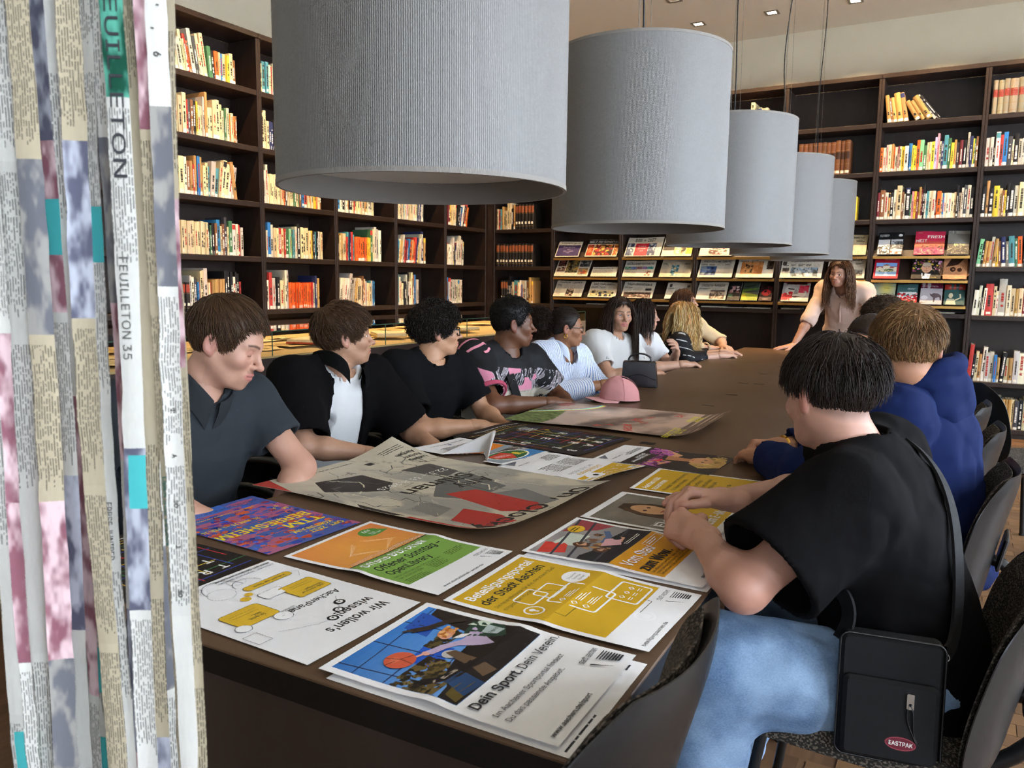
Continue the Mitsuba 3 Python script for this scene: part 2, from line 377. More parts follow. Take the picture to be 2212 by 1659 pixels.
XB = [-.0151 + .83866 * i for i in range(9)]
bookcase('B0', 'B', .02, XB[1] - .02, [1, 2, 3, 4, 5, 7], 'dark wooden bookcase in the room corner, holding rows of leather volumes')
nl = ['first newspaper bay from the corner', 'second bay, holding the paper with red front panel', 'third newspaper bay behind the blonde woman', 'fourth newspaper bay, behind the standing woman']
for i in range(1, 5): bookcase('B%d' % i, 'B', XB[i], .83866, [1, 2, 3], 'dark bookcase with slanted newspaper shelves, ' + nl[i - 1], news=True)
bookcase('B5', 'B', XB[5], .83866, [1, 2, 3], 'dark wooden bookcase with slanted magazine shelves and old tan books on top', news=True)
bookcase('B6', 'B', XB[6], .83866, [1, 2, 3, 4, 5, 6, 7], 'dark wooden bookcase full of books down to the floor, right edge of the photo')
bookcase('B7', 'B', XB[7], .83866, [1, 2, 3, 4, 5, 6, 7], 'dark wooden bookcase on the back wall beyond the right edge of the photo')

k = 'trim_1'; used.add(k); scene[k] = ply(bx(-.355, .018, -.107, .355, 0, ZTOP), 'm_wood'); labels[k] = {'kind': 'structure'}
# ---------------------------------------------------------------- books
COL = dict(W=('white', '#e6e0d0'), C=('cream', '#d9c8a0'), K=('black', '#17181b'), B=('blue', '#2a6ea8'), N=('navy', '#232c55'), R=('red', '#b23a35'), G=('green', '#3f6b4a'), L=('light green', '#7cc38f'), T=('teal', '#4b8b97'), Y=('yellow', '#e0bb3c'), O=('orange', '#dd6228'), P=('pink', '#d98a99'), Q=('mauve', '#a79bc4'), M=('maroon', '#6d2730'), E=('grey', '#77706a'), D=('dark grey', '#3f3f45'), S=('pale grey', '#b9b8b0'), A=('tan', '#b08a52'), U=('brown', '#7a5437'), V=('black leather', '#1f1b18'), H=('brown leather', '#5e3a24'), X=('grey leather', '#7d7566'))
BOOKS = '''
L1 1 .0 .95|C33/-9 C25/-9 C25/-9 C47/-9 W34/-9 C27/-9 C14/-9 R26/-9 O14/-9 S38/-9 D26/-9 C27/-9 C24/-9 C38/-8 G34/-5 K23/-4 O33/-3 C13 B23 C33 Y23 C34 U32
L1 2 .0 .93|K15 R35 B15 C36 C36 C37 R15 D25 U25 K25 Y15 C24 C14 S17 A29 C24 C24 C37 C37 C26 C24 G15 C25 O23 C24 O13 U13
L1 3 .0 .98|W37 C46 C46 W26 U35 A25 R14 A27 B27 A27 C24 C25 T14 S46/5 T34/6 C26/6 C37/8 C36/8 W36/9 S25/9 A37/-7
L1 4 .0 .84|D26 S19 Y15 C25*11 K15 G14 K25 U25 B36 C14 U25 D27 C14 G36 W35 W25 R25 W24
L1 5 .0 .84|V34*4 W16 W26 D25 B14 P14 C28 C18 S39 C14 R14 A25*5 K38 K28 K28 W26 K18 K27 R14
L2 1 .0 .35|C24 T35 T35 C24 R24 C35
L2 2 .0 .4|C37 C28 C24 N24 N24 K25 C25
L2 3 .0 .94|W26 S28 W24 C25*6 O25 D24 C25*3 G24 C24 L24 U25 B35 R34 C24 Y24 C24 Y25 O24 C24 U24
L2 4 .0 .94|K25 W14 B37 S36 C25*2 R35 C25 C14 R15 G35 L25 Y14 T25 S26 K37 U14 C36*3 C25 Y15 K25 T35 K15 S25 C25
L2 5 .0 .86|W35 R38 S36 K25 K36 C35 C25 W29 S29 O14*18 R14 W24 N27 A26
B5 1 .05 .74|A35/-8 U14/-8 A34/-10 A56/-10 A46/-12 A43/-30 A33/-32 A55/-33 S26/-35 K26/-38
B5 2 .0 .99|O34 S34 S25 C35 A25 O14 W34 M14 C24 Y34 W44 B15 B25 Y24*2 O36 L46 G34 C25*2 Y35 Q27 P28 W25 N25 T47 G36 Y34 A25 D34 M35 K45 S28 N36 Y15 G15 U26
B5 3 .0 .99|M35 U56 W35 A25 K35 W36 C58 U25 S14 K57 G14 P25 Y25 M25 A27 M16 K28 W14 T25 W35*2 M14 O45 C14 B14 W24*3 C24*2 K27 W24 S26 D37 S37 K36
B6 1 .02 .95|X47*3 X67*2 X57*4
B6 2 .0 .97|W35 S25 K14 W37 R26 B37 D35 C14 K36 S24*5 W36 K25 W36 C25*3 B25 C25*4 U24
B6 3 .0 .97|K36 A28 K35 Y46 C25 U14 Y14 K27 K36 S36 C47 W57 W57 W46*3 C35*4
B6 4 .0 .97|L35/5 K14/4 A24/4 A24/4 S26/3 A25/4 Y24/-3 U24/-3 N36/-4 E24/-4 T46/-4 G25/-4 O36/-4 K26 W25*2 R25 M24 K35 W25*4 C25*3
B6 5 .0 .97|W34/3 W26/3 K14/3 W25/3 R67 C26 W14 S69 W36 C35 A25 C35 M26 K15 W25 A36 W36*2 C36*3
B6 6 .0 .97|R39/3 K25/3 C26/2 A25/2 W38/3 S36*2 B25 A24 K36/4 C34 A34 S47 W46*2 K35*2 C47 C36*2 W37
B6 7 .0 .97|K25 A26 W24 U44*2 A34 C26*3 K37 A26*3 C26 D36 K36 C27
B4 2 .05 .99|C44 C34 H48*11
B4 3 .6 .99|C24 O25 A24 B25 R25 C14 Y24 Y34
B3 1 .45 .99|C25 C14 C34 C25*2 C38 R14 K25 C35*2 C25
B0 3 .02 .98|C25 R24 T25 A26 C24*2 C38 C28 K25 A27 V47*6
B0 4 .02 .98|V46*12
B0 5 .1 .98|V36*3 K16 K28 N25 C25 T56 C25 W26 B14 W26 S36 U35 A38 A26
L3 3 .0 .9|B36 W25 W24 K35 W24 A24 K45 C24 R15 C35*4 A25 C35 S35*2 C25
L3 4 .0 .88|K14 Y14 C14 A25 C25*2 R24 T26 N16 R26 B14 T25 O34*4 R14 O24 Y24*2 G38 C28 S39 S38 W38
L3 5 .0 .82|W36/6 W36*3/6 S38/8 K25/9 S26/8 A35/6 C36/5 W36/4 C25/3 U17 C36 S25 C24*2 T15 S15 B25 B15
L4 3 .0 .97|W25 C25*2 K14 C25 T25 C25 S35 C25*3/4 S25/4 C35*2/5 N25/6 C14/5 N25/4 W25/3 T14
L4 4 .0 .96|B15/5 T14/5 C25/6 A24/6 S27/7 K26/7 R25/5 M24/5 B35/6 O34/6 A25/6 O24/6 R26/7 N26/7 Y34/6 S28/8 W26 N39 A36
L4 5 .0 .78|T48 W27 C25 C24 K35 S28 K29 R15 W35 C29 U28 B38 S36
L5 3 .0 .97|M36 M36 Y34 C24*2/4 C35*2/5 K35/8 K24/10 B24/12 W25/12 K25/14 R36/16 A24/12 O24/10
L5 4 .02 .9|W24/2 M15 W34*2/2 S28/5 Y14/4 N24/4 M15/4 W36/6 S39/6 W37/6 S36/4 W36/2
L5 5 .0 .72|W16 R15 B37 W15 R27 S36*7
'''
rown = {1: 'top shelf', 2: 'second shelf', 3: 'third shelf', 4: 'fourth shelf', 5: 'fifth shelf', 6: 'sixth shelf', 7: 'bottom shelf'}
bayn = {'L1': 'bookcase beside newspaper strips', 'L2': 'second bookcase on left wall', 'B5': 'bookcase above the magazines', 'B6': 'bookcase at right edge', 'B4': 'bookcase behind the hanging lamps', 'B3': 'bookcase above the lamps', 'B0': 'corner bookcase', 'L3': 'third bookcase on left wall', 'L4': 'fourth bookcase on left wall', 'L5': 'fifth bookcase on left wall'}
import re
bk_n, rest = 0, []
for line in BOOKS.strip().split('\n'):
    hd, tk = line.split('|'); bay, row, a, b = hd.split(); row, a, b = int(row), float(a), float(b)
    M, W, _ = bays[bay]; L = []
    for t in tk.split():
        g = re.match(r'([A-Z])(\d)(\d)(?:\*(\d+))?(?:/(-?\d+))?$', t)
        for _ in range(int(g[4] or 1)): L.append((g[1], .006 * int(g[2]) + .004, .135 + .0215 * int(g[3]), float(g[5] or 0)))
    inner = W - .05; leanw = lambda q: q[1] / math.cos(math.radians(q[3])) 
    sc = (b - a) * inner / sum(leanw(q) for q in L); u = .025 + a * inner
    if sc > 1.5: sc = 1.5
    for i, (cl, w, h, ln) in enumerate(L):
        w *= sc; h = min(h * (1 + .02 * RNG.uniform(-1, 1)), .375 if row != 5 else .38); D = min(.24, h * .72) + .01 * RNG.random()
        cname, cc = COL[cl]; c = lin(cc) * (.82 + .36 * RNG.random()) * (1 + .07 * RNG.uniform(-1, 1, 3)); c = np.clip(c, 0, .9)
        if cl in 'CWS': c = c * (1 - .25 * RNG.random()) + lin('#d6b877') * .22 * RNG.random()
        d0 = .012 + .02 * RNG.random(); e = .0025; g2 = .0004
        hw, r = w / 2 - g2, .25 * w if cl in 'VHXMA' else .08 * w
        cov = []
        a5 = np.linspace(-1, 1, 6); arc = np.c_[a5 * hw, d0 - r * (1 - a5 ** 2)]
        pr = np.vstack([arc, [[hw, d0 + D], [hw - e, d0 + D], [hw - e, d0 + e + .002], [-hw + e, d0 + e + .002], [-hw + e, d0 + D], [-hw, d0 + D]]])
        cov = ext(Polygon(pr), .0, h)
        pg = bx(-hw + e, hw - e, d0 + e + .002, d0 + D - .004, .003, h - .003)
        dec, y = [], d0 - r - .0006
        def strip(z0, z1, col, fr=.92):
            n = 4 if r > .002 else 1; s = np.linspace(-fr, fr, n + 1); P = np.stack([np.stack([s * hw, d0 - r * (1 - s ** 2) - .0007, s * 0 + z], -1) for z in (z0, z1)], 0)
            m, f = gridmesh(P); dec.append(((m, f[:, ::-1]), col))
        if cl in 'VHX':
            for z in ((.12, .2, .62, .8, .9) if cl == 'V' else (.08, .3, .7, .92)): strip(z * h, z * h + .003, '#8b6a3a')
            if cl == 'V': strip(.66 * h, .93 * h, '#8a4a2a' if bay != 'L1' else '#a03a2c'); strip(.2 * h, .3 * h, '#e4dcc8', .62)
            if cl == 'H': strip(.45 * h, .66 * h, '#2e1a10'); strip(.01, .035, '#e8d9bd')
            if cl == 'X': strip(.5 * h, .72 * h, '#7c2f2b'); strip(.53 * h, .535 * h, '#d0b890'); strip(.68 * h, .685 * h, '#d0b890')
        else:
            if RNG.random() < .72: strip(.002, .024 + .008 * RNG.random(), '#e9e4d6', .9)
            elif RNG.random() < .5: strip(.012, .034, '#eee6d0', .6)
            lum = c.mean(); tc = '#e9e4da' if lum < .16 else ('#2a2622' if RNG.random() < .75 else '#9a2f25')
            z0, z1 = h * RNG.uniform(.18, .3), h * RNG.uniform(.6, .92); z = z0; fw = RNG.uniform(.28, .5)
            while z < z1 and cl != 'A' or (cl == 'A' and z < z0 + .02):
                dz = RNG.uniform(.006, .022); strip(z, min(z + dz, z1), tc, fw); z += dz + RNG.uniform(.002, .005)
                if RNG.random() < .12: z += .02
            if RNG.random() < .12: strip(h * .82, h * .97, COL['RBKTYN'[RNG.integers(6)]][1], .97)
            if cl == 'O' and L[i][1] < .012: strip(.32 * h, .33 * h, '#f0a070')
        Rm = ry(ln); lift = abs(math.sin(math.radians(ln))) * w / 2
        x = u + leanw((0, w, 0, ln)) / 2
        def put(m):
            v, f = mesh_of(m); v = v @ Rm.T + [x, 0, ROW[row] + lift + .0006]; return M((v, f))
        shade = np.tile(c, (len(cov[0]), 1))
        name = 'leather_volume' if cl in 'VHX' else 'book'
        if bk_n < 330:
            size = 'tall ' if h > .3 else ('small ' if h < .21 else ('thick ' if w > .035 else ('thin ' if w < .014 else '')))
            if cl in 'VHX': lb = '%s bound volume, %s from left, %s, %s' % (cname, ordn(i), rown[row], bayn[bay])
            else: lb = '%s%s book, %s from left, %s, %s' % (size, cname, ordn(i), rown[row], bayn[bay])
            k = thing(name, lb, 'book', 'books on the %s of the %s' % (rown[row], bayn[bay]))
            part(k, 'cover', put(cov), 'm_vc', color=c); part(k, 'page_block', put(pg), 'm_vc', color='#d8ccb0')
            if dec:
                m, cs = catc(dec); part(k, 'spine_print', put(m), 'm_vc', color=cs)
            bk_n += 1
        else:
            rest.append((put(cov), c)); rest.append((put(pg), '#d8ccb0'))
            if dec: m, cs = catc(dec); rest.append((put(m), cs))
        u += leanw((0, w, 0, ln)) + (.05 if (bay == 'B5' and row == 1 and i == 4) else 0)
m, c = catc(rest)
part(None, 'distant_books', m, 'm_vc', color=c, top=('rows of small distant books on the bookcases beside and in the room corner', 'books'), kind='stuff')
# ---------------------------------------------------------------- newspapers and magazines on the slanted shelves
SL = np.array([0, .15, .203]); SLL = np.linalg.norm(SL); SU = SL / SLL; SN = np.array([0, -SU[2], SU[1]])
ZL = {1: 1.615, 2: 1.396, 3: 1.166}
PAPER = '#d8d0bd'
def page(bay, row, x0, x1, h, draw, label, cat_='newspaper', col=PAPER, th=.007, wav=.004, group=None, lift=0.):
    M, W, _ = bays[bay]; xo = XB[int(bay[1])] + .03 + x0 * (W - .06); w = (x1 - x0) * (W - .06)
    k = thing(cat_, label, cat_, group)
    base = np.array([xo, -.014, ZL[row] + .0005])
    ph = RNG.uniform(0, 6)
    def warp(V):
        V = np.asarray(V, float); bend = wav * np.sin(V[:, 0] / w * 5 + ph) * (V[:, 1] / h) ** 2
        return base + V[:, :1] * [1, 0, 0] + V[:, 1:2] * SU + (V[:, 2:3] + .0135 + lift + np.clip(bend, -.0035, .01)[:, None]) * SN
    n = 9
    X, Y = np.meshgrid(np.linspace(0, w, n), np.linspace(0, h, 6), indexing='ij')
    G, f = gridmesh(np.stack([X, Y, X * 0 + th], -1)); m = len(G)
    Bt = G.copy(); Bt[:, 2] = 0
    idx = np.arange(m).reshape(n, 6); ring = np.r_[idx[:, 0], idx[-1, 1:], idx[-2::-1, -1], idx[0, -2:0:-1]]
    r2 = np.roll(ring, -1); fs = np.vstack([np.c_[ring, ring + m, r2 + m], np.c_[ring, r2 + m, r2]])
    V = np.vstack([G, Bt])
    part(k, 'pages', (warp(V), np.vstack([f, f[:, ::-1] + m, fs])), 'm_vc', color=col)
    pr = Print(); draw(pr, w, h)
    put_print(k, 'front_print', pr, lambda v: warp(v + [0, 0, th]), .06)
    return k
def paper(mast, pics=(), cols=3, sz=.16, serif=True, mcol='#2a2826', seed=1, y0=.02):
    """front page: masthead, pictures [(x, y, w, h, colours)] as fractions, columns of text"""
    def d(p, w, h):
        r = np.random.default_rng(seed)
        if mast: p.text(mast, w / 2, h * (1 - sz * .95), h * sz * .62, mcol, bold=True, width=w * .8, al='c')
        p.line([(w * .04, h * (.97 - sz)), (w * .96, h * (.97 - sz))], .001, '#55504a')
        cw = w * .92 / cols
        occ = [sbox(a * w, b * h, (a + c) * w, (b + e) * h) for a, b, c, e, *_ in pics]
        for c in range(cols):
            x = w * .04 + c * cw; y = h * (.94 - sz)
            if c == 0 or r.random() < .4:
                for _ in range(2):
                    y -= h * .045
                    if not any(o.intersects(sbox(x, y, x + cw * .9, y + .004)) for o in occ): p.rect(x, y, cw * (.6 + .3 * r.random()), h * .026, '#3a3631')
            while y > h * y0 + .006:
                y -= .0052
                if not any(o.buffer(.002).intersects(sbox(x, y, x + cw * .9, y + .003)) for o in occ): p.bars(x, y, cw * .9, 1, .0032, '#6c665c', r, ragged=.1)
        p.up()
        for a, b, c, e, cs, *more in pics:
            p.rect(a * w, b * h, c * w, e * h, cs[0])
        p.up()
        for a, b, c, e, cs, *more in pics:
            if len(cs) > 1: p.blobs(a * w, b * h, c * w, e * h, more[0] if more else 26, cs[1:], r, (min(c * w, e * h) * .06, min(c * w, e * h) * .22))
    return d
G_ = 'newspapers on the slanted shelves'
page('B1', 1, .02, .40, .215, lambda p, w, h: (paper('Süddeutsche Zeitung', [(.03, .04, .94, .72, ['#3b2f5c'])], 3, seed=2)(p, w, h), p.up(), [p.text(t, w / 2, h * y, h * .07, '#cfc3d8', al='c', width=w * q) for t, y, q in (('Die Kritik', .58, .5), ('an', .45, .12), ('der Politik', .33, .42), ('hat', .22, .16))]), 'newspaper with a large purple front picture on the topmost display shelf near the corner', group=G_)
page('B1', 1, .50, .99, .235, lambda p, w, h: (paper('WELT', [(.0, .74, 1, .25, ['#1d1b1b']), (.02, .05, .2, .66, ['#b5462c', '#d4703f', '#8c2b20']), (.24, .05, .6, .66, ['#5e1d20', '#a4312e', '#d3a04a', '#2a1414'], 40), (.86, .05, .13, .66, ['#9a4a2c', '#d0913f'])], 1, seed=3)(p, w, h), p.up(), p.text('WELT AM SONNTAG', .02 * w, h * .81, h * .11, '#e8e4da', bold=True, width=w * .94)), 'newspaper with black masthead and dark red pictures beside the purple one', group=G_)
page('B1', 2, .01, .55, .235, paper('', [(.03, .6, .25, .34, ['#4a2a2a', '#1d1816', '#8c4a3a']), (.3, .2, .36, .76, ['#3c3a2c', '#171511', '#6f6a4a', '#b08a3c'], 60), (.68, .56, .3, .38, ['#5a5a58', '#2a2a2c', '#9a958a']), (.04, .28, .24, .28, ['#6a4a44', '#2e2523', '#c2b5a0']), (.68, .1, .28, .4, ['#8a7f6a', '#c09040', '#4b4440', '#b04a3a'])], 3, .03, seed=4), 'newspaper page crowded with dark pictures, leftmost on the middle display shelf', group=G_)
page('B1', 2, .60, .99, .13, paper('', [], 1, .04, seed=5), 'short folded newspaper showing only lines of text', group=G_)
page('B1', 3, .0, .46, .22, paper('Frankfurter Allgemeine', [(.42, .04, .26, .44, ['#3d2d28', '#191412', '#b9a58c'])], 4, .16, seed=6), 'newspaper with one small dark portrait at its foot, lowest display shelf by the corner', group=G_)
page('B1', 3, .56, .99, .205, paper('DAS PARLAMENT', [(.06, .05, .84, .4, ['#c9b98a', '#20242e', '#34405a', '#7a5a3a'], 20)], 3, .22, seed=7), 'newspaper with a drawn cartoon of dark figures at its foot', group=G_)
def zeit(p, w, h):
    paper('', [(.02, .03, .2, .66, ['#5a6a86', '#22304e', '#b9bfc8', '#37486a'], 40), (.26, .02, .37, .66, ['#b5263a']), (.62, .03, .22, .66, ['#4b5c7c', '#1e2a48', '#aab2c0', '#2c3c60'], 40)], 6, .26, seed=8)(p, w, h)
    p.up(); p.text('DIE', .2 * w, h * .78, h * .15, '#2a2724', bold=True, width=w * .2); p.text('ZEIT', .55 * w, h * .78, h * .15, '#2a2724', bold=True, width=w * .24); p.circ(.475 * w, h * .84, h * .05, '#8a8274')
    for t, y in (('So wertvoll', .5), ('wie niemals', .38), ('Jetzt', .26)): p.text(t, .445 * w, h * y, h * .06, '#f0d8d4', al='c', width=w * .22 if t != 'Jetzt' else w * .1)
page('B2', 1, .03, .55, .255, zeit, 'newspaper headed DIE ZEIT with a red panel between two blue faces', group=G_)
page('B2', 1, .57, .99, .25, paper('', [(.02, .3, .38, .4, ['#2c2824']), (.4, .08, .38, .72, ['#8a6a3c', '#3a2c1c', '#c9ad74', '#d8d0c0', '#1e1a16'], 40), (.8, .1, .2, .5, ['#c9a82a', '#e2c64a'])], 2, .08, seed=9), 'newspaper with black headline block and a yellow corner, right of the red panel paper', group=G_)
def egov(p, w, h):
    paper('', [(.02, .46, .19, .16, ['#2f6a4c', '#8ab09a']), (.22, .46, .18, .16, ['#34548c', '#7a90b8']), (.41, .46, .17, .16, ['#9a6a6a', '#4a2a3a']), (.59, .46, .16, .16, ['#5a3f7a', '#9078a8']), (.76, .46, .2, .16, ['#1f7a78', '#6ab0a8']), (.72, .06, .18, .3, ['#b87a5c', '#6a3a2a', '#e0c8b0'])], 2, .42, seed=10)(p, w, h)
    p.up(); p.text('eGovernment', .05 * w, h * .74, h * .15, '#2d3a44', bold=True, width=w * .9)
page('B2', 2, .01, .46, .215, egov, 'paper headed eGovernment with a row of small coloured pictures', group=G_)
page('B2', 2, .55, .99, .25, paper('', [(.34, .06, .24, .56, ['#3d6a78', '#16343e', '#9ab8ba', '#c9b98a'])], 4, .2, seed=11), 'newspaper with an upright blue picture, right of the eGovernment paper', col='#c8bba0', group=G_)
page('B2', 3, .0, .46, .215, paper('Handelsblatt', [(.06, .03, .88, .32, ['#54403a', '#1f1816', '#8a6a5a', '#a8948a']), (.72, .46, .2, .14, ['#2e2c2a'])], 3, .24, seed=12), 'newspaper with one wide dark picture along its foot below the eGovernment paper', group=G_)
page('B2', 3, .64, .99, .21, paper('', [(.1, .7, .1, .2, ['#4a443c', '#222']) , (.8, .7, .12, .14, ['#4a443c']), (.3, .04, .5, .34, ['#8a7256', '#4a3a2a', '#b89a74'])], 3, .26, seed=13), 'newspaper with a brownish picture, just left of the woman in the cardigan', group=G_)
page('B3', 1, .02, .46, .14, paper('', [(.28, .1, .62, .86, ['#8a3a34', '#c9b0a0', '#5a1f20', '#e0d4c8', '#2a1a1a'], 120)], 3, .03, seed=14), 'newspaper with a red and white crowd picture, half hidden behind a lamp shade', group=G_)
page('B3', 1, .5, .97, .03, lambda p, w, h: p.bars(.01, .012, w * .8, 1, .004, '#8a8272', np.random.default_rng(3)), 'thin folded paper lying flat beside the crowd picture paper', group=G_)
page('B3', 2, .01, .47, .235, paper('Neue Zürcher Zeitung', [(.05, .1, .46, .5, ['#2c4a7c', '#16284c', '#5a7aa8', '#7a8a9a'])], 4, .2, seed=15), 'newspaper with a dark blue picture at its lower left', group=G_)
page('B3', 2, .52, .99, .255, paper('', [(.1, .16, .6, .62, ['#b8733a', '#a05f2c', '#c98a52', '#d09a60'], 30), (.22, .22, .2, .5, ['#3a2a20', '#1d1612']), (.8, .4, .17, .4, ['#2c2622', '#5a4a3c'])], 3, .1, seed=16), 'newspaper with a large orange picture of a dark figure', group=G_)
page('B3', 3, .0, .40, .22, paper('Deutsche Ausgabe', [(.44, .04, .5, .5, ['#8a7a6a', '#3a3430', '#b0a090', '#5a4a44'], 60)], 2, .26, seed=17), 'newspaper with a greyish group picture, lowest display shelf under the blue picture paper', group=G_)
page('B3', 3, .42, .58, .22, lambda p, w, h: p.rect(0, 0, w, h, '#17181a', 2, 2).up().blobs(w * .1, h * .4, w * .8, h * .4, 30, ['#c9a0a0', '#8a5a5a', '#e0d0c8', '#5a3a3a'], np.random.default_rng(5), (.006, .016)).circ(w * .22, h * .25, w * .18, '#2f5a44'), 'black magazine with a group photo on the lowest display shelf', 'magazine', '#cfcfc8')
page('B3', 3, .60, .81, .225, lambda p, w, h: p.rect(0, 0, w, h, '#3a4238', 2, 2).up().poly([(0, 0), (w, 0), (w, h * .3), (0, h * .45)], '#8a9a2a').poly([(0, h * .45), (w, h * .62), (w, h * .7), (0, h * .6)], '#55702c').up().poly([(w * .1, 0), (w * .45, 0), (w * .2, h * .34), (0, h * .3)], '#c2b02c').poly([(w * .2, h * .72), (w * .9, h * .8), (w * .8, h * .86), (w * .1, h * .78)], '#23301f'), 'magazine with green and yellow fields on its cover', 'magazine', '#cfcfc8')
page('B3', 3, .83, .99, .175, lambda p, w, h: p.rect(0, 0, w, h, '#2a1416', 2, 2).up().circ(w * .5, h * .55, w * .36, '#c22a2c', h * .22).up().bars(w * .3, h * .12, w * .5, 2, .006, '#d8b0a8', np.random.default_rng(6)), 'dark booklet with a glowing red oval on its cover', 'magazine', '#501c1c')
def rp(p, w, h):
    paper('', [(.24, .06, .66, .44, ['#8aa0b0', '#5a6a74', '#c9d0d0', '#4a5048', '#a8b4ba'], 70), (.04, .3, .16, .18, ['#6a6258', '#38332e']), (.02, .62, .1, .18, ['#4a3f36'])], 5, .26, seed=18)(p, w, h)
    p.up(); p.text('RHEINISCHE POST', .2 * w, h * .78, h * .13, '#24211f', bold=True, width=w * .66)
page('B4', 2, .0, .50, .25, rp, 'newspaper headed RHEINISCHE POST, left of the standing woman', group=G_)
page('B4', 2, .56, .99, .25, paper('Bürgerpost', [(.1, .3, .3, .3, ['#7a6a54', '#3a3026']), (.7, .1, .24, .3, ['#4a443c', '#7a7468'])], 4, .2, seed=19), 'newspaper on the middle shelf behind the standing woman', col='#c8bda6', group=G_)
page('B4', 1, .62, .99, .24, paper('Allgemeine', [(.1, .1, .8, .5, ['#a89878', '#b0a284'])], 3, .2, seed=20), 'faded newspaper on the top display shelf just right of the last lamp', col='#bfae8a', group=G_)
def redface(p, w, h):
    p.rect(0, 0, w, h, '#b9b6b0', 2, 2); p.up(); p.circ(w * .5, h * .48, w * .4, '#dedad4', h * .46); p.rect(0, h * .86, w, h * .14, '#6a2226').up()
    p.poly([(w * .1, h * .8), (w * .9, h * .8), (w * .8, h), (w * .2, h)], '#3a1a1c')
    p.poly([(w * .2, h * .62), (w * .45, h * .58), (w * .44, h * .54), (w * .22, h * .56)], '#191516').poly([(w * .58, h * .58), (w * .84, h * .62), (w * .82, h * .56), (w * .6, h * .54)], '#191516')
    p.poly([(w * .47, h * .56), (w * .55, h * .56), (w * .6, h * .34), (w * .42, h * .34)], '#a09c98').poly([(w * .32, h * .22), (w * .5, h * .26), (w * .7, h * .22), (w * .5, h * .16)], '#6a4a4a').up()
    p.blobs(0, h * .05, w * .4, h * .4, 22, ['#c0182c', '#d83a48', '#a81024'], np.random.default_rng(8), (.01, .03)); p.blobs(w * .6, h * .4, w * .36, h * .36, 16, ['#c8203a', '#d8485a'], np.random.default_rng(9), (.012, .03))
page('B4', 3, .03, .36, .255, redface, 'magazine with a pale face splashed with red, left of the standing woman', 'magazine', '#cfcfc8')
page('B4', 3, .44, .70, .22, paper('', [(.05, .1, .9, .5, ['#8a8474', '#3c3a34', '#c0a040', '#5a564c'])], 2, .3, seed=21), 'magazine partly hidden by the shoulder of the standing woman', 'magazine')
GM = 'magazines on the slanted shelves'
def dark2(p, w, h):
    p.rect(0, 0, w, h, '#101112', 2, 2).up(); r = np.random.default_rng(3)
    p.rect(w * .03, h * .02, w * .45, h * .66, '#c8c8c6').rect(w * .52, h * .02, w * .45, h * .66, '#b4b6b8').up()
    p.blobs(w * .03, h * .02, w * .45, h * .4, 60, ['#2a2a2a', '#555', '#e8e8e8'.replace('555', '555555')] if 0 else ['#2a2a2a', '#555555', '#e8e8e8'], r, (.005, .014)); p.blobs(w * .52, h * .25, w * .45, h * .35, 30, ['#1c1e20', '#6a6e70', '#44484a'], r, (.005, .02)); p.blobs(w * .52, h * .03, w * .45, h * .14, 10, ['#c8553a', '#f0f0f0'], r, (.005, .015))
    p.bars(w * .06, h * .9, w * .42, 4, .008, '#d0d0cc', r); p.circ(w * .86, h * .86, w * .08, '#d8d8d4', h * .06)
page('B5', 1, .03, .31, .26, dark2, 'black magazine with two black and white photos, left on the top magazine shelf', 'magazine', '#303030', group=GM)
def frei(p, w, h):
    p.image(0, 0, w, h, lambda u, v: np.stack([.55 - .1 * v + .1 * np.exp(-((v - .4) / .1) ** 2), .02 + .10 * np.exp(-((v - .42) / .12) ** 2), .06 + .05 * (v < .3)], -1), 2, 24); p.up(); r = np.random.default_rng(4)
    p.text('FREIH', w * .4, h * .70, h * .12, '#f0e6dc', bold=True, width=w * .58); p.text('HEIT', w * .03, h * .53, h * .12, '#f0e6dc', bold=True, width=w * .38)
    p.line([(w * .02, h * .26), (w * .98, h * .36)], .004, '#3a1030'); p.blobs(w * .05, h * .24, w * .9, h * .17, 40, ['#3a1018', '#57142a', '#2a0c18'], r, (.003, .009)); p.blobs(0, 0, w, h * .24, 80, ['#7a2a4a', '#c85a6a', '#4a1a3a', '#d88a7a'], r, (.004, .012)); p.bars(w * .08, h * .92, w * .2, 1, .01, '#f0d0c8', r)
page('B5', 1, .43, .74, .265, frei, 'magenta and orange magazine reading FREIHEIT', 'magazine', '#a02c40', group=GM)
def crowd(p, w, h):
    p.image(0, 0, w, h, lambda u, v: np.outer(.06 + .13 * (v > .45) + .1 * np.exp(-((v - .42) / .08) ** 2) * (u > .3), [1, .95, .85]), 20, 24); p.up(); r = np.random.default_rng(6)
    p.rect(w * .2, h * .88, w * .8, h * .12, '#a8a49a'); p.blobs(0, 0, w, h * .35, 160, ['#2a261f', '#6a6252', '#9a9078', '#171511'], r, (.003, .008)); p.blobs(w * .3, h * .35, w * .5, h * .1, 20, ['#e8d8a0', '#c8b070'], r, (.003, .008)); p.bars(w * .7, h * .92, w * .2, 1, .006, '#303030', r)
page('B5', 1, .77, .99, .265, crowd, 'magazine with a sepia picture of a crowd in a square, right end of the top magazine shelf', 'magazine', '#8a857a', group=GM)
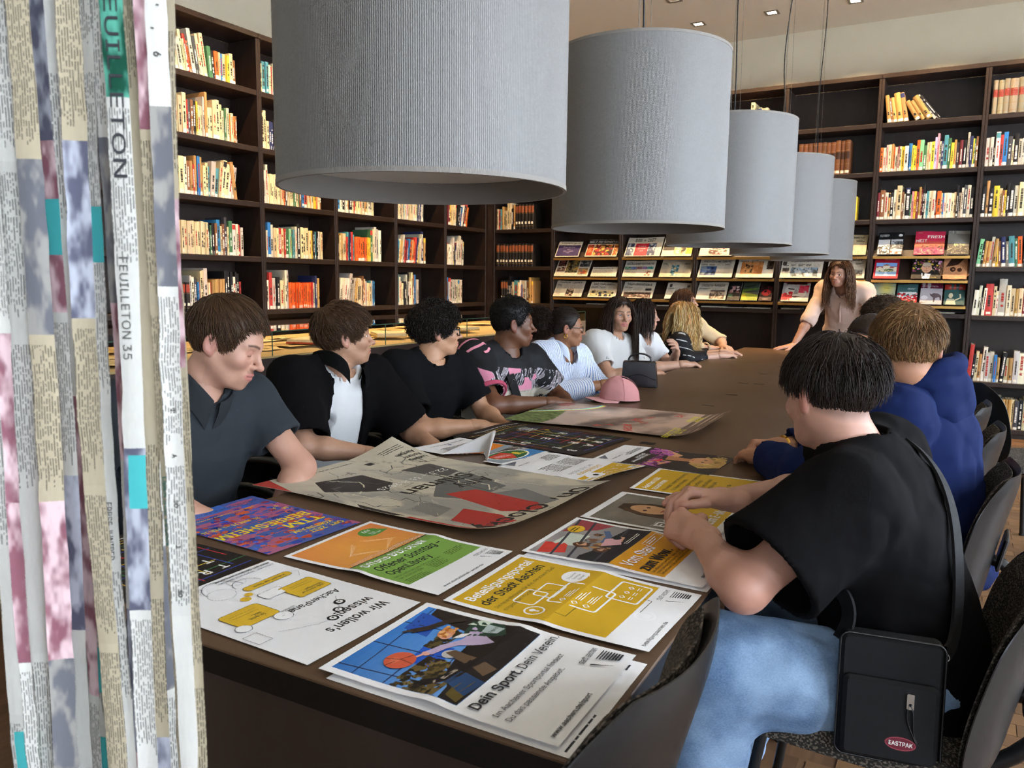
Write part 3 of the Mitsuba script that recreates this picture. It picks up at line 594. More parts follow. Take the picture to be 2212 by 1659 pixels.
def palace(p, w, h):
    p.rect(0, 0, w, h, '#a01c2c', 2, 2).up(); r = np.random.default_rng(7)
    p.rect(w * .08, h * .1, w * .84, h * .58, '#7ea6d8').up(); p.rect(w * .08, h * .1, w * .84, h * .2, '#8aa6c0').rect(w * .08, h * .3, w * .84, h * .2, '#d8d0b8').rect(w * .1, h * .46, w * .8, h * .06, '#8a3a34').up()
    p.rect(w * .36, h * .34, w * .28, h * .22, '#e0d8c0').poly([(w * .36, h * .56), (w * .64, h * .56), (w * .5, h * .62)], '#7a3a30'); p.blobs(w * .2, h * .28, w * .6, h * .14, 26, ['#3a5a34', '#26402a', '#c8b050'], r, (.004, .009)); p.poly([(w * .4, h * .1), (w * .6, h * .1), (w * .53, h * .28), (w * .47, h * .28)], '#c8d8e8'); p.bars(w * .4, h * .84, w * .5, 2, .009, '#e0b0a0', r)
page('B5', 2, .01, .28, .265, palace, 'red magazine with a palace under blue sky on its cover', 'magazine', '#8a2030', group=GM)
def portrait(p, w, h):
    p.rect(0, 0, w, h, '#1a1612', 2, 2).up(); r = np.random.default_rng(8)
    p.blobs(0, h * .3, w, h * .68, 110, ['#3a3018', '#6a5a20', '#c8a838', '#8a3a5a', '#d890b8', '#26301a', '#e8c8d8'], r, (.004, .013)).up()
    p.poly([(w * .2, 0), (w * .8, 0), (w * .7, h * .26), (w * .3, h * .26)], '#15161a').poly([(w * .38, 0), (w * .62, 0), (w * .66, h * .24), (w * .34, h * .24)], '#e4e2dc').circ(w * .5, h * .46, w * .17, '#c89a7c', h * .22).up()
    p.circ(w * .5, h * .60, w * .15, '#b8a590', h * .09); p.line([(w * .37, h * .5), (w * .63, h * .5)], .002, '#6a4a3a'); p.circ(w * .43, h * .5, .006, '#8a6450').circ(w * .57, h * .5, .006, '#8a6450').poly([(w * .42, h * .35), (w * .58, h * .35), (w * .5, h * .32)], '#8a4a3c').poly([(w * .47, h * .4), (w * .53, h * .4), (w * .5, h * .49)], '#b0805f')
    p.bars(w * .62, h * .06, w * .3, 1, .008, '#d8c040', r)
page('B5', 2, .42, .73, .265, portrait, 'magazine with an elderly man in white shirt among dark flowers', 'magazine', '#3a2a24', group=GM)
def sepia(p, w, h):
    p.rect(0, 0, w, h, '#b07a54', 2, 2).up(); r = np.random.default_rng(9)
    for i in range(16): a = np.linspace(0, 6.28, 20); R = .2 + .035 * i; p.ring(w * .5, h * .42, w * R, .002, '#7a4a30' if i % 2 else '#d0a078', h * R * .62)
    p.up(); p.circ(w * .4, h * .4, w * .12, '#2c1710', h * .1).circ(w * .68, h * .38, w * .1, '#3a1e14', h * .08).poly([(w * .1, h * .5), (w * .3, h * .85), (w * .9, h * .9), (w * .6, h * .6)], '#2e1a12').up(); p.circ(w * .42, h * .4, w * .05, '#8a5a40'); p.bars(w * .5, h * .06, w * .4, 1, .012, '#f0c070', r)
page('B5', 2, .75, .99, .265, sepia, 'magazine with a brown swirling close-up picture, right end of the middle magazine shelf', 'magazine', '#8a5a3c', group=GM)
def gogreen(p, w, h):
    p.image(0, 0, w, h, lambda u, v: np.stack([.28 + .28 * np.exp(-((u - .6) ** 2 + (v - .75) ** 2) * 9), .34 + .14 * np.exp(-((u - .6) ** 2 + (v - .75) ** 2) * 9), .30 - .2 * np.exp(-((u - .6) ** 2 + (v - .75) ** 2) * 9)], -1), 14, 14).up(); r = np.random.default_rng(10)
    for x, y, q in ((.12, .1, .13), (.28, .2, .16), (.42, .14, .14), (.3, .06, .2)): p.circ(w * x, h * y, w * q, '#9a86c8', h * q * .8)
    p.poly([(w * .55, h * .22), (w * .78, h * .42), (w, h * .22), (w * .95, h * .1), (w * .6, h * .1)], '#3c7a5c').up(); p.text('Go', w * .62, h * .22, h * .08, '#e8f0e0', bold=True); p.text('Green', w * .62, h * .13, h * .08, '#e8f0e0', bold=True, width=w * .3); p.bars(w * .5, h * .75, w * .3, 2, .007, '#7a7a40', r)
page('B5', 3, .01, .26, .23, gogreen, 'yellow and grey-green magazine reading Go Green', 'magazine', '#7a8a6a', group=GM)
def redwhite(p, w, h):
    p.rect(0, 0, w, h, '#3a5a5c', 2, 2).up(); r = np.random.default_rng(11); p.rect(0, h * .05, w, h * .3, '#b8242c').rect(w * .1, h * .5, w * .85, h * .1, '#e0e4e2').rect(0, h * .35, w, h * .06, '#d8dcda').up(); p.blobs(0, h * .05, w, h * .5, 40, ['#c82a32', '#e8e4e0', '#8a1a22', '#e0a0a0'], r, (.006, .016)); p.bars(w * .5, h * .78, w * .42, 3, .006, '#d0dcdc', r)
page('B5', 3, .28, .50, .22, redwhite, 'magazine with red and white shapes on a dark green cover', 'magazine', '#3a4a4c', group=GM)
def umschau(topc, bgc, bull):
    def d(p, w, h):
        p.rect(0, 0, w, h, bgc, 2, 2).up().rect(0, h * .74, w, h * .26, topc).up(); p.text('AUG Umschau', w * .1, h * .8, h * .085, '#d8c0b8', width=w * .78)
        if bull: p.poly([(w * q, h * z) for q, z in ((.42, .5), (.5, .46), (.62, .52), (.8, .5), (.95, .4), (.97, .18), (.9, .2), (.88, .34), (.7, .3), (.66, .1), (.6, .1), (.6, .3), (.54, .34), (.46, .4))], '#5a4c50'); p.circ(w * .2, h * .3, w * .16, '#d0ccd0', h * .1)
        else: p.circ(w * .32, h * .44, w * .11, '#c9bfa0', h * .13).poly([(w * .08, 0), (w * .6, 0), (w * .5, h * .28), (w * .15, h * .3)], '#a8a890').line([(w * .5, h * .2), (w * .8, h * .34), (w * .76, h * .52)], w * .07, '#c9bfa0').rect(w * .22, h * .54, w * .2, h * .07, '#2a3a38')
    return d
page('B5', 3, .53, .76, .24, umschau('#57182c', '#a8a2a6', True), 'magazine with maroon top reading AUG Umschau above a dark bull', 'magazine', '#9a949a', group=GM)
page('B5', 3, .78, .99, .225, umschau('#a03024', '#2e4c4a', False), 'magazine with red top reading AUG Umschau above a greenish man', 'magazine', '#3a4a48', group=GM)
# loose papers lying on the low ledges
for i, (bay, a, b, dy) in enumerate([('B1', .5, .78, .05), ('B2', .35, .75, .04), ('B3', .05, .35, .05), ('B3', .36, .62, .03), ('B3', .63, .97, .04), ('B4', .02, .26, .05), ('B4', .32, .5, .04), ('B5', .55, .9, .05)]):
    x = XB[int(bay[1])] + .03; W = .78
    n = 2 + i % 3; k = thing('paper_stack', 'thin pale papers on the ledge, %s group counted from the room corner' % ordn(i), 'papers', 'loose papers on the ledges under the display shelves')
    for j in range(n):
        part(k, 'sheet', xf(bx(x + a * W, x + b * W, 0, .2, 0, .0025), rz(RNG.uniform(-.6, .6)) if 0 else None, (0, dy + RNG.uniform(-.01, .01), 1.0955 + j * .0035)), 'm_vc', color='#cfc9b8')
# ---------------------------------------------------------------- glass display case along the left wall
VX0, VX1, VY0, VY1, VZ0, VZ1 = .03, 1.35, -7.2, -.2, .872, 1.02
k = thing('display_case', 'long dark display case with a lit glass top running along the left bookcases', 'display case')
js = [-7.2, -5.84, -4.74, -3.66, -2.58, -1.5, -.2]
for a, b in zip(js[:-1], js[1:]):
    part(k, 'front_panel', cbx(VX1 - .02, VX1, a + .001, b - .001, .08, VZ0 - .012, .001), 'm_panel')
part(k, 'plinth', bx(VX0, VX1 - .05, VY0, VY1 - .03, 0, .08), 'm_black')
part(k, 'end_panel', bx(VX0, VX1 - .021, VY1 - .02, VY1, .081, VZ0 - .012), 'm_panel')
bsdf('m_caselining', prin('#b9a06c', .8))
part(k, 'case_floor', bx(VX0, VX1 - .001, VY0, VY1 - .001, VZ0 - .012, VZ0), 'm_caselining')
bsdf('m_glassedge', prin('#3b5a48', .15, specular=.7))
def sheet4(a, b, c, d): return np.array([a, b, c, d], float), np.array([[0, 1, 2], [0, 2, 3]])
for a, b in zip(js[:-1], js[1:]):
    a, b = a + .002, b - .002
    g = part(k, 'glass_front', sheet4((VX1, a, VZ0), (VX1, b, VZ0), (VX1, b, VZ1), (VX1, a, VZ1)), 'm_glass')
    g = part(k, 'glass_top', sheet4((VX0 + .02, a, VZ1), (VX1, a, VZ1), (VX1, b, VZ1), (VX0 + .02, b, VZ1)), 'm_glass')
    part(k, 'glass_edge', cbx(VX1 - .004, VX1 + .001, a, b, VZ1 - .002, VZ1 + .004, .0005), 'm_glassedge')
    part(k, 'glass_edge', cbx(VX1 - .004, VX1 + .001, b - .003, b + .003, VZ0, VZ1 - .003, .0005), 'm_glassedge')
part(k, 'glass_end', sheet4((VX0 + .02, VY1, VZ0), (VX1, VY1, VZ0), (VX1, VY1, VZ1), (VX0 + .02, VY1, VZ1)), 'm_glass')
bsdf('m_oldpaper', prin(UVC, .85))
for i in range(62):
    y = VY0 + 1.2 + (VY1 - VY0 - 1.4) * (i + .5) / 62; x = RNG.uniform(.28, 1.16)
    w, h = RNG.uniform(.14, .3), RNG.uniform(.18, .32)
    X, Y = np.meshgrid(np.linspace(-w / 2, w / 2, 6), np.linspace(-h / 2, h / 2, 6), indexing='ij')
    Z = .0015 + .003 * (i % 5) + RNG.uniform(.0, .016) * ((X / w + .5) ** 2) * RNG.integers(0, 2) + .004 * np.abs(np.sin(X * 14 + i))
    G, f = gridmesh(np.stack([X, Y, Z], -1)); c = lin(['#d8c48c', '#cdb67a', '#e2d3a4', '#c4aa70'][i % 4])
    q = thing('document', 'yellowed sheet lying inside the lit glass display case', 'document', 'old papers in the glass display case')
    R_ = rz(RNG.uniform(-35, 35)); t_ = (min(x, VX1 - .02 - .5 * math.hypot(w, h)), y, VZ0 + .0006)
    part(q, 'sheet', xf((G, f), R_, t_), 'm_oldpaper', color=c)
    p = Print(.0003); p.bars(-w * .4, h * .38, w * .8, int(h * .75 / .012), .012, '#8a7446', RNG, th=.25)
    V, F, C = p.mesh()
    V[:, 2] += .0015 + .003 * (i % 5) + .02
    V[:, 2] = np.interp(0, [0, 1], [0, 0]) + .0008 + .0015 + .003 * (i % 5) + np.maximum(0, 0) + .004 * np.abs(np.sin(V[:, 0] * 14 + i))
    if Z.max() - Z.min() < .0075: part(q, 'writing', xf((V, F), R_, t_), 'm_oldpaper', color=C)
for i, (y, c, lb) in enumerate([(-4.05, '#a8472e', 'red brown book lying open in the lit glass display case'), (-3.2, '#c9b27a', 'tan booklet lying in the lit glass display case'), (-2.2, '#b59a5e', 'yellow booklet lying in the far part of the lit glass display case')]):
    q = thing('booklet', lb, 'booklet'); R_ = rz(20 + 30 * i); t_ = (1.0, y, VZ0 + .024)
    part(q, 'cover', xf(cbx(-.12, .12, -.16, .16, 0, .012, .002), R_, t_), 'm_vc', color=c)
    part(q, 'page_block', xf(bx(-.115, .118, -.155, .155, .0125, .03), R_, t_), 'm_vc', color='#d9cba0')
# card standing at the end of the case
k = thing('information_card', 'pale card with two lines of text behind the woman with the bun', 'card')
part(k, 'board', cbx(1.353, 1.358, -.5, -.205, .55, .92, .001), 'm_vc', color='#8c8376')
pr = Print(); pr.text('Gute Wünsche', .02, .3, .02, '#3a332c', width=.16); pr.text('Aachen', .05, .27, .016, '#3a332c', width=.09)
put_print(k, 'lettering', pr, lambda V: np.c_[1.3583 + V[:, 2], -.5 + V[:, 0], .55 + V[:, 1]])
k = thing('wall_label', 'small white label with black symbols on the dark cabinet beyond the table', 'label')
lx = 2.62
part(k, 'card', cbx(lx, lx + .06, .3, .304, .62, .7, .001), 'm_vc', color='#c8c4ba')
pr = Print(); pr.rect(.008, .008, .044, .045, '#222222').up().rect(.016, .014, .012, .03, '#d0ccc0').rect(.034, .014, .012, .03, '#d0ccc0'); pr.rect(.008, .06, .044, .012, '#555555')
put_print(k, 'symbols', pr, lambda V: np.c_[lx + V[:, 0], .2998 - V[:, 2], .62 + V[:, 1]])
# ---------------------------------------------------------------- the long table
TZ = .75
TA = math.radians(1.7); TC = np.array([4.02, -7.335]); TU = np.array([-math.sin(TA), math.cos(TA)]); TV = np.array([math.cos(TA), math.sin(TA)])
TWD, TLN = .605, 6.69
def tmap(v):
    """table coordinates: x across (to the window side), y along (away from the near end), z up"""
    v = np.asarray(v, float); p = TC + v[:, :1] * TV + v[:, 1:2] * TU
    return np.c_[p, v[:, 2]]
def tm(m): v, f = mesh_of(m); return tmap(v), f
k = thing('conference_table', 'very long dark brown table covered in posters in its near half', 'table')
part(k, 'table_top', tm(cbx(-TWD, TWD, 0, 5.29, TZ - .006, TZ, .0015)), 'm_table')
part(k, 'table_top', tm(cbx(-TWD, TWD, 5.293, TLN, TZ - .006, TZ, .0015)), 'm_table')
bsdf('m_tedge', prin('#0d0b0a', .45, specular=.4))
part(k, 'edge_band', tm(cbx(-TWD + .002, TWD - .002, .002, TLN - .002, TZ - .05, TZ - .0065, .001)), 'm_tedge')
bsdf('m_tpanel', prin('#332822', .45, specular=.4))
part(k, 'end_panel', tm(cbx(-TWD + .01, TWD - .01, .01, .04, .0, TZ - .051)), 'm_tpanel')
part(k, 'end_panel', tm(cbx(-TWD + .05, TWD - .05, TLN - .3, TLN - .26, .0, TZ - .051)), 'm_tpanel')
part(k, 'spine_panel', tm(cbx(-.02, .02, .041, TLN - .3, .1, TZ - .051)), 'm_tpanel')
part(k, 'end_label', tm(bx(-.28, -.268, .0085, .0099, .545, .549)), 'm_white')
for i, (x, y) in enumerate([(3.94, -4.38), (3.94, -3.94), (3.87, -3.4), (3.96, -3.39), (3.86, -2.83), (4.01, -5.41), (3.87, -5.38), (3.87, -2.26)]):
    w, h = (.03, .009) if i != 5 else (.028, .02)
    part(k, 'cable_slot', xf(cbx(-w, w, -h, h, 0, .0008, .0003), rz(4), (x, y, TZ)), 'm_black')

# ---------------------------------------------------------------- posters
A3W, A3H = .2835, .402
def hbump(H, W, amp=.006, seed=0, fold=True):
    r = np.random.default_rng(seed); a, b, c = r.uniform(0, 6, 3)
    def f(x, y):
        z = amp * .35 * (np.sin(x / W * 3.1 + a) * np.sin(y / H * 4 + b) + 1)
        if fold: z = z + amp * np.exp(-np.abs(y - H * .5) / .035)
        return z + .5 * amp * ((x / W - .5) ** 2 + (y / H - .5) ** 2)
    return f
def poster(name, cx, cy, ang, side, W, H, draw, label, hf, group=None, col='#e9e6e4', n=22, maxe=.03, lift=.0008, cut=None):
    k = thing('poster', label, 'poster', group)
    a = math.radians(ang + (90 if side == 'R' else -90)); r, u = np.array([math.cos(a), math.sin(a)]), np.array([-math.sin(a), math.cos(a)])
    def warp(V):
        V = np.asarray(V, float); p = np.array([cx, cy]) + (V[:, :1] - W / 2) * r + (V[:, 1:2] - H / 2) * u
        return np.c_[p, TZ + lift + V[:, 2] + hf(V[:, 0], V[:, 1])]
    m = max(8, int(n * W / H)); X, Y = np.meshgrid(np.linspace(0, W, m), np.linspace(0, H, n), indexing='ij')
    G, f = gridmesh(np.stack([X, Y, X * 0], -1))
    if cut is not None: f = f[~cut(G[f].mean(1)[:, 0], G[f].mean(1)[:, 1])]
    part(k, 'sheet', (warp(G), f), 'm_print', color=col)
    if draw:
        pr = Print(); draw(pr, W, H)
        V, F, C = pr.mesh(maxe)
        if cut is not None: F = F[~cut(V[F].mean(1)[:, 0], V[F].mean(1)[:, 1])]
        part(k, 'print', (warp(V), F), 'm_print', color=C)
    return k, warp
INK, GOLD, WHT, NIGHT = '#1c1b20', '#c39a22', '#efecea', '#17181c'
def logo(p, x, y, s, c=INK):
    p.text('stadt aachen', x, y + s * .78, s * .2, c, width=s * 1.0)
    p.poly([(x + s * .05, y + s * .62), (x + s * .12, y + s * .62), (x + s * .3, y)], c)
    for i in range(8):
        t = i / 8; p.poly([(x + s * (.42 + .5 * t * .45), y + s * (.62 - .62 * t)), (x + s * 1.0, y + s * (.62 - .62 * t)), (x + s * 1.0, y + s * (.62 - .62 * t - .03 - .035 * t)), (x + s * (.44 + .5 * t * .45), y + s * (.62 - .62 * t - .03 - .035 * t))], c)
def d_sport(p, W, H):
    m = .014; b = H * .405; w, h = W - 2 * m, H - m - b
    def sky(u, v):
        c = np.outer(1 - v, [.16, .36, .72]) + np.outer(v, [.03, .16, .46]); c = c * (.85 + .3 * u[:, None]); return c
    p.image(m, b, w, h, sky, 16, 16).up(); r = np.random.default_rng(21)
    X = lambda q: m + q * w
    Y = lambda q: b + q * h
    P_ = lambda *q: [(X(a), Y(c)) for a, c in q]
    for t in (.12, .45, .78): p.line(P_((t - .06, 1), (t + .02, .2)), .0028, '#16203c')
    for t in (.88, .62, .36): p.line(P_((0, t - .05), (1, t + .06)), .0022, '#1a2850')
    p.poly(P_((.62, .72), (.9, .78), (.9, .98), (.64, .94)), '#234a9c').poly(P_((.28, .38), (.58, .44), (.56, .66), (.3, .62)), '#1c4fae').up()
    p.blobs(X(.0), Y(.18), w * .42, h * .36, 170, ['#1b160c', '#3a2f18', '#5a4a26', '#241c10', '#6a5830'], r, (.003, .009)); p.blobs(X(.5), Y(.52), w * .3, h * .14, 50, ['#2a2414', '#4a4020', '#1b160c'], r, (.003, .008)).up()
    p.poly(P_((0, 0), (1, 0), (1, .34), (.72, .4), (.5, .36), (.3, .3), (.12, .16), (0, .14)), '#17110f').poly(P_((.78, .34), (1, .3), (1, .92), (.9, .9), (.82, .6)), '#1f1815').up()
    p.poly(P_((.06, .34), (.14, .38), (.2, .3), (.36, .26), (.5, .34), (.46, .18), (.2, .2)), '#0e0c0e').poly(P_((.02, .36), (.1, .4), (.12, .36), (.05, .32)), '#15110f').line(P_((.06, .36), (.18, .26), (.34, .24)), .008, '#a89888').circ(X(.5), Y(.42), w * .055, '#b9b2aa', h * .06).up()
    p.poly(P_((.35, .05), (.47, .02), (.56, .42), (.5, .46)), '#5a4634').poly(P_((.02, .02), (.3, .02), (.2, .14), (.05, .12)), '#54461e')
    p.poly(P_((.1, .02), (.3, .0), (.32, .2), (.16, .22)), '#1f3a5c').up()
    p.line(P_((.44, .56), (.56, .52), (.68, .44), (.8, .42)), .015, '#b7a3bc').poly(P_((.62, .44), (.9, .5), (.74, .22), (.68, .3)), '#b7a3bc').circ(X(.43), Y(.57), .007, '#d8a08c').line(P_((.36, .6), (.44, .57)), .005, '#d8a08c')
    p.poly(P_((.74, .5), (.96, .56), (1, .3), (.86, .2), (.78, .36)), '#22382c').poly(P_((.9, .56), (1, .5), (1, .4), (.94, .4)), '#c8d0bc').up()
    p.circ(X(.72), Y(.62), w * .075, '#c98458', h * .06, 12).circ(X(.69), Y(.6), w * .05, '#d29a84', h * .045).poly(P_((.68, .54), (.76, .52), (.8, .46), (.72, .48)), '#e2dcd8').up()
    p.blobs(X(.66), Y(.58), w * .16, h * .1, 26, ['#c8864a', '#a8622c', '#dca868'], r, (.003, .006)); p.poly(P_((.84, .4), (.96, .42), (.94, .26), (.86, .28)), '#a8b4b0').up().text('Titans', X(.85), Y(.32), .007, '#1c2a24', bold=True, width=w * .09)
    p.line(P_((.62, .86), (.72, .78), (.86, .72), (.95, .62)), .014, '#2a211c').line(P_((.58, .9), (.64, .85)), .006, '#3a2e28')
    p.circ(X(.27), Y(.66), w * .11, '#c2543a', h * .105).up().line(P_((.17, .7), (.27, .67), (.37, .62)), .0016, '#4a1c14').line(P_((.24, .76), (.28, .66), (.27, .56)), .0016, '#4a1c14').circ(X(.25), Y(.69), w * .04, '#d06a4c', h * .03)
    p.text('Dein Sport.', .016, H * .325, .0165, INK, bold=True, width=W * .47); p.text('Dein Verein.', W * .545, H * .325, .0165, INK, width=W * .43)
    p.text('Im Aachener Sportportal findest', .016, H * .245, .0095, '#26242c', width=W * .74); p.text('Du das passende Angebot.', .016, H * .195, .0095, '#26242c', width=W * .6)
    p.text('www.aachen.de/sport', .012, .012, .0075, INK, bold=True, width=W * .44); logo(p, W - .072, .014, .058)
def d_portal(p, W, H):
    m = .012; b = H * .2; p.rect(m, b, W - 2 * m, H - m - b, GOLD, 10, 12).up()
    p.text('Beteiligungsportal', m + .012, H - .05, .021, WHT, bold=True, width=W * .83); p.text('der Stadt Aachen', m + .012, H - .082, .021, NIGHT, bold=True, width=W * .79)
    p.text('Die neue Webseite für alle, die unsere Stadt', m + .012, H - .104, .0088, '#2c2410', width=W * .8); p.text('mitgestalten möchten', m + .012, H - .122, .0088, '#2c2410', width=W * .4)
    def rr(x, y, w, h, t=.003, c=WHT): p.shape(sbox(x, y, x + w, y + h).buffer(.006, 3).exterior.buffer(t / 2), c)
    x0, y0 = W * .36, H * .36
    rr(x0, y0, .088, .085, .0042); rr(x0 + .075, y0 - .05, .075, .05, .0042); rr(x0 - .028, y0 + .11, .05, .032, .0036); rr(x0 + .016, y0 + .094, .05, .03, .0036)
    for i in range(3):
        yy = y0 + .012 + i * .024; p.ring(x0 + .01, yy + .006, .006, .002, WHT, n=4)
        for j in range(3): p.line([(x0 + .024, yy + j * .005), (x0 + .07 - .008 * j, yy + j * .005)], .0018, WHT)
    for i in range(3):
        xx = x0 + .084 + i * .024; p.ring(xx + .004, y0 - .02, .0055, .0018, WHT, n=4)
        for j in range(2): p.line([(xx - .002, y0 - .034 - j * .005), (xx + .012, y0 - .034 - j * .005)], .0016, WHT)
    p.line([(x0 + .03, y0 + .12 + .015), (x0 + .05, y0 + .09)], .0014, '#4a3c12').line([(x0 + .1, y0 - .056), (x0 + .1, y0 - .075), (x0 + .04, y0 - .075)], .0014, '#4a3c12').line([(x0 - .008, y0 + .03), (x0 - .05, y0 + .03), (x0 - .05, y0 + .07)], .0014, '#4a3c12')
    p.ring(x0 - .055, y0 + .09, .018, .0035, WHT).circ(x0 - .055, y0 + .094, .006, WHT).line([(x0 - .055, y0 + .09), (x0 - .055, y0 + .08)], .005, WHT)
    p.ring(x0 + .03, y0 - .088, .018, .0035, WHT).poly([(x0 + .02, y0 - .098), (x0 + .04, y0 - .098), (x0 + .04, y0 - .086), (x0 + .032, y0 - .078), (x0 + .026, y0 - .086), (x0 + .02, y0 - .086)], WHT)
    p.circ(W * .80, H * .60, .03, WHT, .026).poly([(W * .80 + .01, H * .6 - .028), (W * .9, H * .55), (W * .8 + .028, H * .6)], WHT).up()
    for i, t in enumerate(('Informieren', 'Abstimmen', 'Mitwirken')): p.text(t, W * .8, H * .61 - i * .0105, .0062, '#5a5040', al='c', width=.036 - .004 * i)
    p.text('beteiligung.aachen.de', .014, .012, .007, INK, bold=True, width=W * .4); logo(p, W - .07, .014, .056)
def d_wissen(p, W, H):
    p.text("Wir wollen's", .03, H - .068, .021, NIGHT, bold=True, width=W * .52); p.text('wissen!', .03, H - .103, .021, NIGHT, bold=True, width=W * .32)
    p.text('AachenPanel', .035, H * .555, .016, NIGHT, bold=True, width=W * .45)
    for (x, y) in ((W * .47, H * .775), (W * .36, H * .735), (W * .27, H * .68)): p.circ(x, y, .011, NIGHT).up().circ(x, y, .0065, WHT).up().poly([(x - .003, y - .003), (x + .003, y - .003), (x, y + .003)], NIGHT)
    p.dots([(W * .8, H * .69), (W * .6, H * .77), (W * .5, H * .78)], .0012, NIGHT); p.dots([(W * .45, H * .76), (W * .38, H * .74)], .0012, NIGHT); p.dots([(W * .33, H * .72), (W * .22, H * .62)], .0012, NIGHT)
    def ry_(x, y, w, h, c, r=.01): p.shape(sbox(x, y, x + w, y + h).buffer(r, 4), c); p.shape(sbox(x, y, x + w, y + h).buffer(r, 4).exterior.buffer(.0006), NIGHT)
    ry_(W * .62, H * .4, W * .23, H * .12, '#d2a92c'); ry_(W * .1, H * .36, W * .24, H * .13, '#d2a92c', .006); ry_(W * .12, H * .22, W * .34, H * .012, '#d2a92c', .008); ry_(W * .34, H * .33, .04, .02, WHT, .006)
    p.up(); p.text('Ich denke,', W * .66, H * .49, .0075, NIGHT, bold=True, width=W * .12); p.text('dass...', W * .66, H * .468, .0075, NIGHT, bold=True, width=W * .08)
    for i in range(2): p.line([(W * .64, H * (.44 - .022 * i)), (W * .84, H * (.44 - .022 * i))], .0008, NIGHT); p.line([(W * .12, H * (.4 - .02 * i)), (W * .3, H * (.4 - .02 * i))], .0008, NIGHT)
    p.text('Viele Aachener', W * .11, H * .465, .0062, NIGHT, bold=True, width=W * .2); p.text('Meinungen', W * .11, H * .445, .0062, NIGHT, bold=True, width=W * .15); p.text('Zukunft der Stadt', W * .14, H * .222, .0064, NIGHT, bold=True, width=W * .28)
    p.circ(W * .885, H * .55, .014, WHT).ring(W * .885, H * .55, .014, .001, NIGHT).circ(W * .62, H * .585, .017, WHT).ring(W * .62, H * .585, .017, .001, NIGHT).line([(W * .6, H * .585), (W * .64, H * .585), (W * .625, H * .597)], .001, NIGHT)
    p.text('easy', W * .5, H * .56, .006, NIGHT, width=W * .06); p.text('anmelden', W * .48, H * .54, .006, NIGHT, width=W * .12)
    p.line([(W * .88, H * .62), (W * .98, H * .62), (W * .98, H * .72), (W * .88, H * .72), (W * .88, H * .62)], .0008, NIGHT)
    for x, y, r in ((W * .62, H * .18, .026), (W * .42, H * .11, .018), (W * .72, H * .06, .016), (W * .52, H * .28, .008), (W * .58, H * .31, .01)): p.dots(Point(x, y).buffer(r).exterior.coords, .001, NIGHT) if r > .012 else p.circ(x, y, r, '#d2a92c')
    a = np.linspace(0, math.pi, 14)
    p.line(np.c_[W * .55 + .04 * np.cos(a), H * .15 - .05 * np.sin(a)], .0011, NIGHT).line(np.c_[W * .4 + .03 * np.cos(a), H * .18 - .03 * np.sin(a)], .0011, NIGHT).line(np.c_[W * .75 + .03 * np.cos(a), H * .07 - .04 * np.sin(a)], .0011, NIGHT)
    p.dots([(W * .1, H * .3), (W * .04, H * .25), (W * .1, H * .2)], .001, NIGHT); p.text('Informieren. Registrieren. Mitwirken', .012, .026, .0062, '#3a3a44', width=W * .48); p.text('aachen.de/aachenpanel', .012, .013, .0074, NIGHT, bold=True, width=W * .48); p.text('stadt aachen', W * .77, H * .02, .008, INK, width=W * .2)
def d_bib(p, W, H):
    m = .011; b1, b0 = H * .56, H * .19
    p.image(m, b1, W - 2 * m, H - m - b1, lambda u, v: np.stack([.72 - .12 * np.abs(u - .4), .32 - .12 * np.abs(u - .4) - .05 * v, .05 + 0 * u], -1), 14, 10); p.rect(m, b0, W - 2 * m, b1 - b0, '#6f9340', 8, 8).up()
    for s, c in ((1, '#f0b87c'), (-1, '#f2c08c')):
        for q in range(5):
            t = np.linspace(0, 1, 16); x = W * .52 + s * W * (.02 + .26 * np.sin(t * math.pi * .95)) * (1 - .05 * q); y = b1 + .02 + (H * .17 + .004 * q) * (1 - np.cos(t * math.pi)) / 2 + .03 * np.sin(t * math.pi * 2) * .6
            p.line(np.c_[x, y], .0009, c)
    for q in range(7):
        t = np.linspace(0, 1, 12); y = b1 + .003 + .0022 * q
        p.line(np.c_[W * .52 + t * W * .43, y + .012 * np.sin(t * math.pi) * (1 - t)], .0009, '#f3ece0' if q % 2 else '#4a2f20'); p.line(np.c_[W * .52 - t * W * .43, y + .012 * np.sin(t * math.pi) * (1 - t)], .0009, '#f0d8c8' if q % 2 else '#b0603a')
    p.rect(m, b1 - .001, W - 2 * m, .004, '#2f2a24'); p.circ(W * .77, H - .052, .03, '#4f7f35', .024).poly([(W * .8, H - .076), (W * .93, H - .07), (W * .86, H - .045)], '#4f7f35').up()
    for i in range(5): p.line([(W * .73 + i * .005, H - .048), (W * .73 + i * .005 + .002, H - .035 - .004 * (i % 2))], .0018, WHT)
    p.text('Stadt', W * .74, H - .06, .0055, WHT, width=.02); p.text('Bibliothek', W * .74, H - .068, .0055, WHT, width=.034)
    p.text('Offene Bibliothek', m + .012, b1 - .03, .0205, WHT, bold=True, width=W * .74); p.text('Offener Sonntag –', m + .02, b1 - .06, .0205, NIGHT, bold=True, width=W * .78); p.text('OpenLibrary', m + .02, b1 - .09, .0205, NIGHT, bold=True, width=W * .5)
    p.text('Neue und erweiterte Öffnungszeiten', m + .012, b1 - .107, .0072, '#24300e', width=W * .55); p.text('der Stadtbibliothek', m + .012, b1 - .119, .0072, '#24300e', width=W * .28)
    r = np.random.default_rng(5); p.bars(m + .012, b1 - .13, W * .26, 4, .0058, '#33421a', r, .34); p.bars(W * .42, b1 - .112, W * .2, 5, .0058, '#33421a', r, .34); p.bars(W * .7, b1 - .1, W * .22, 4, .0058, '#33421a', r, .34)
    p.text('www.stadtbibliothek-aachen.de', .04, .012, .0065, INK, bold=True, width=W * .5); logo(p, W - .066, .014, .052)
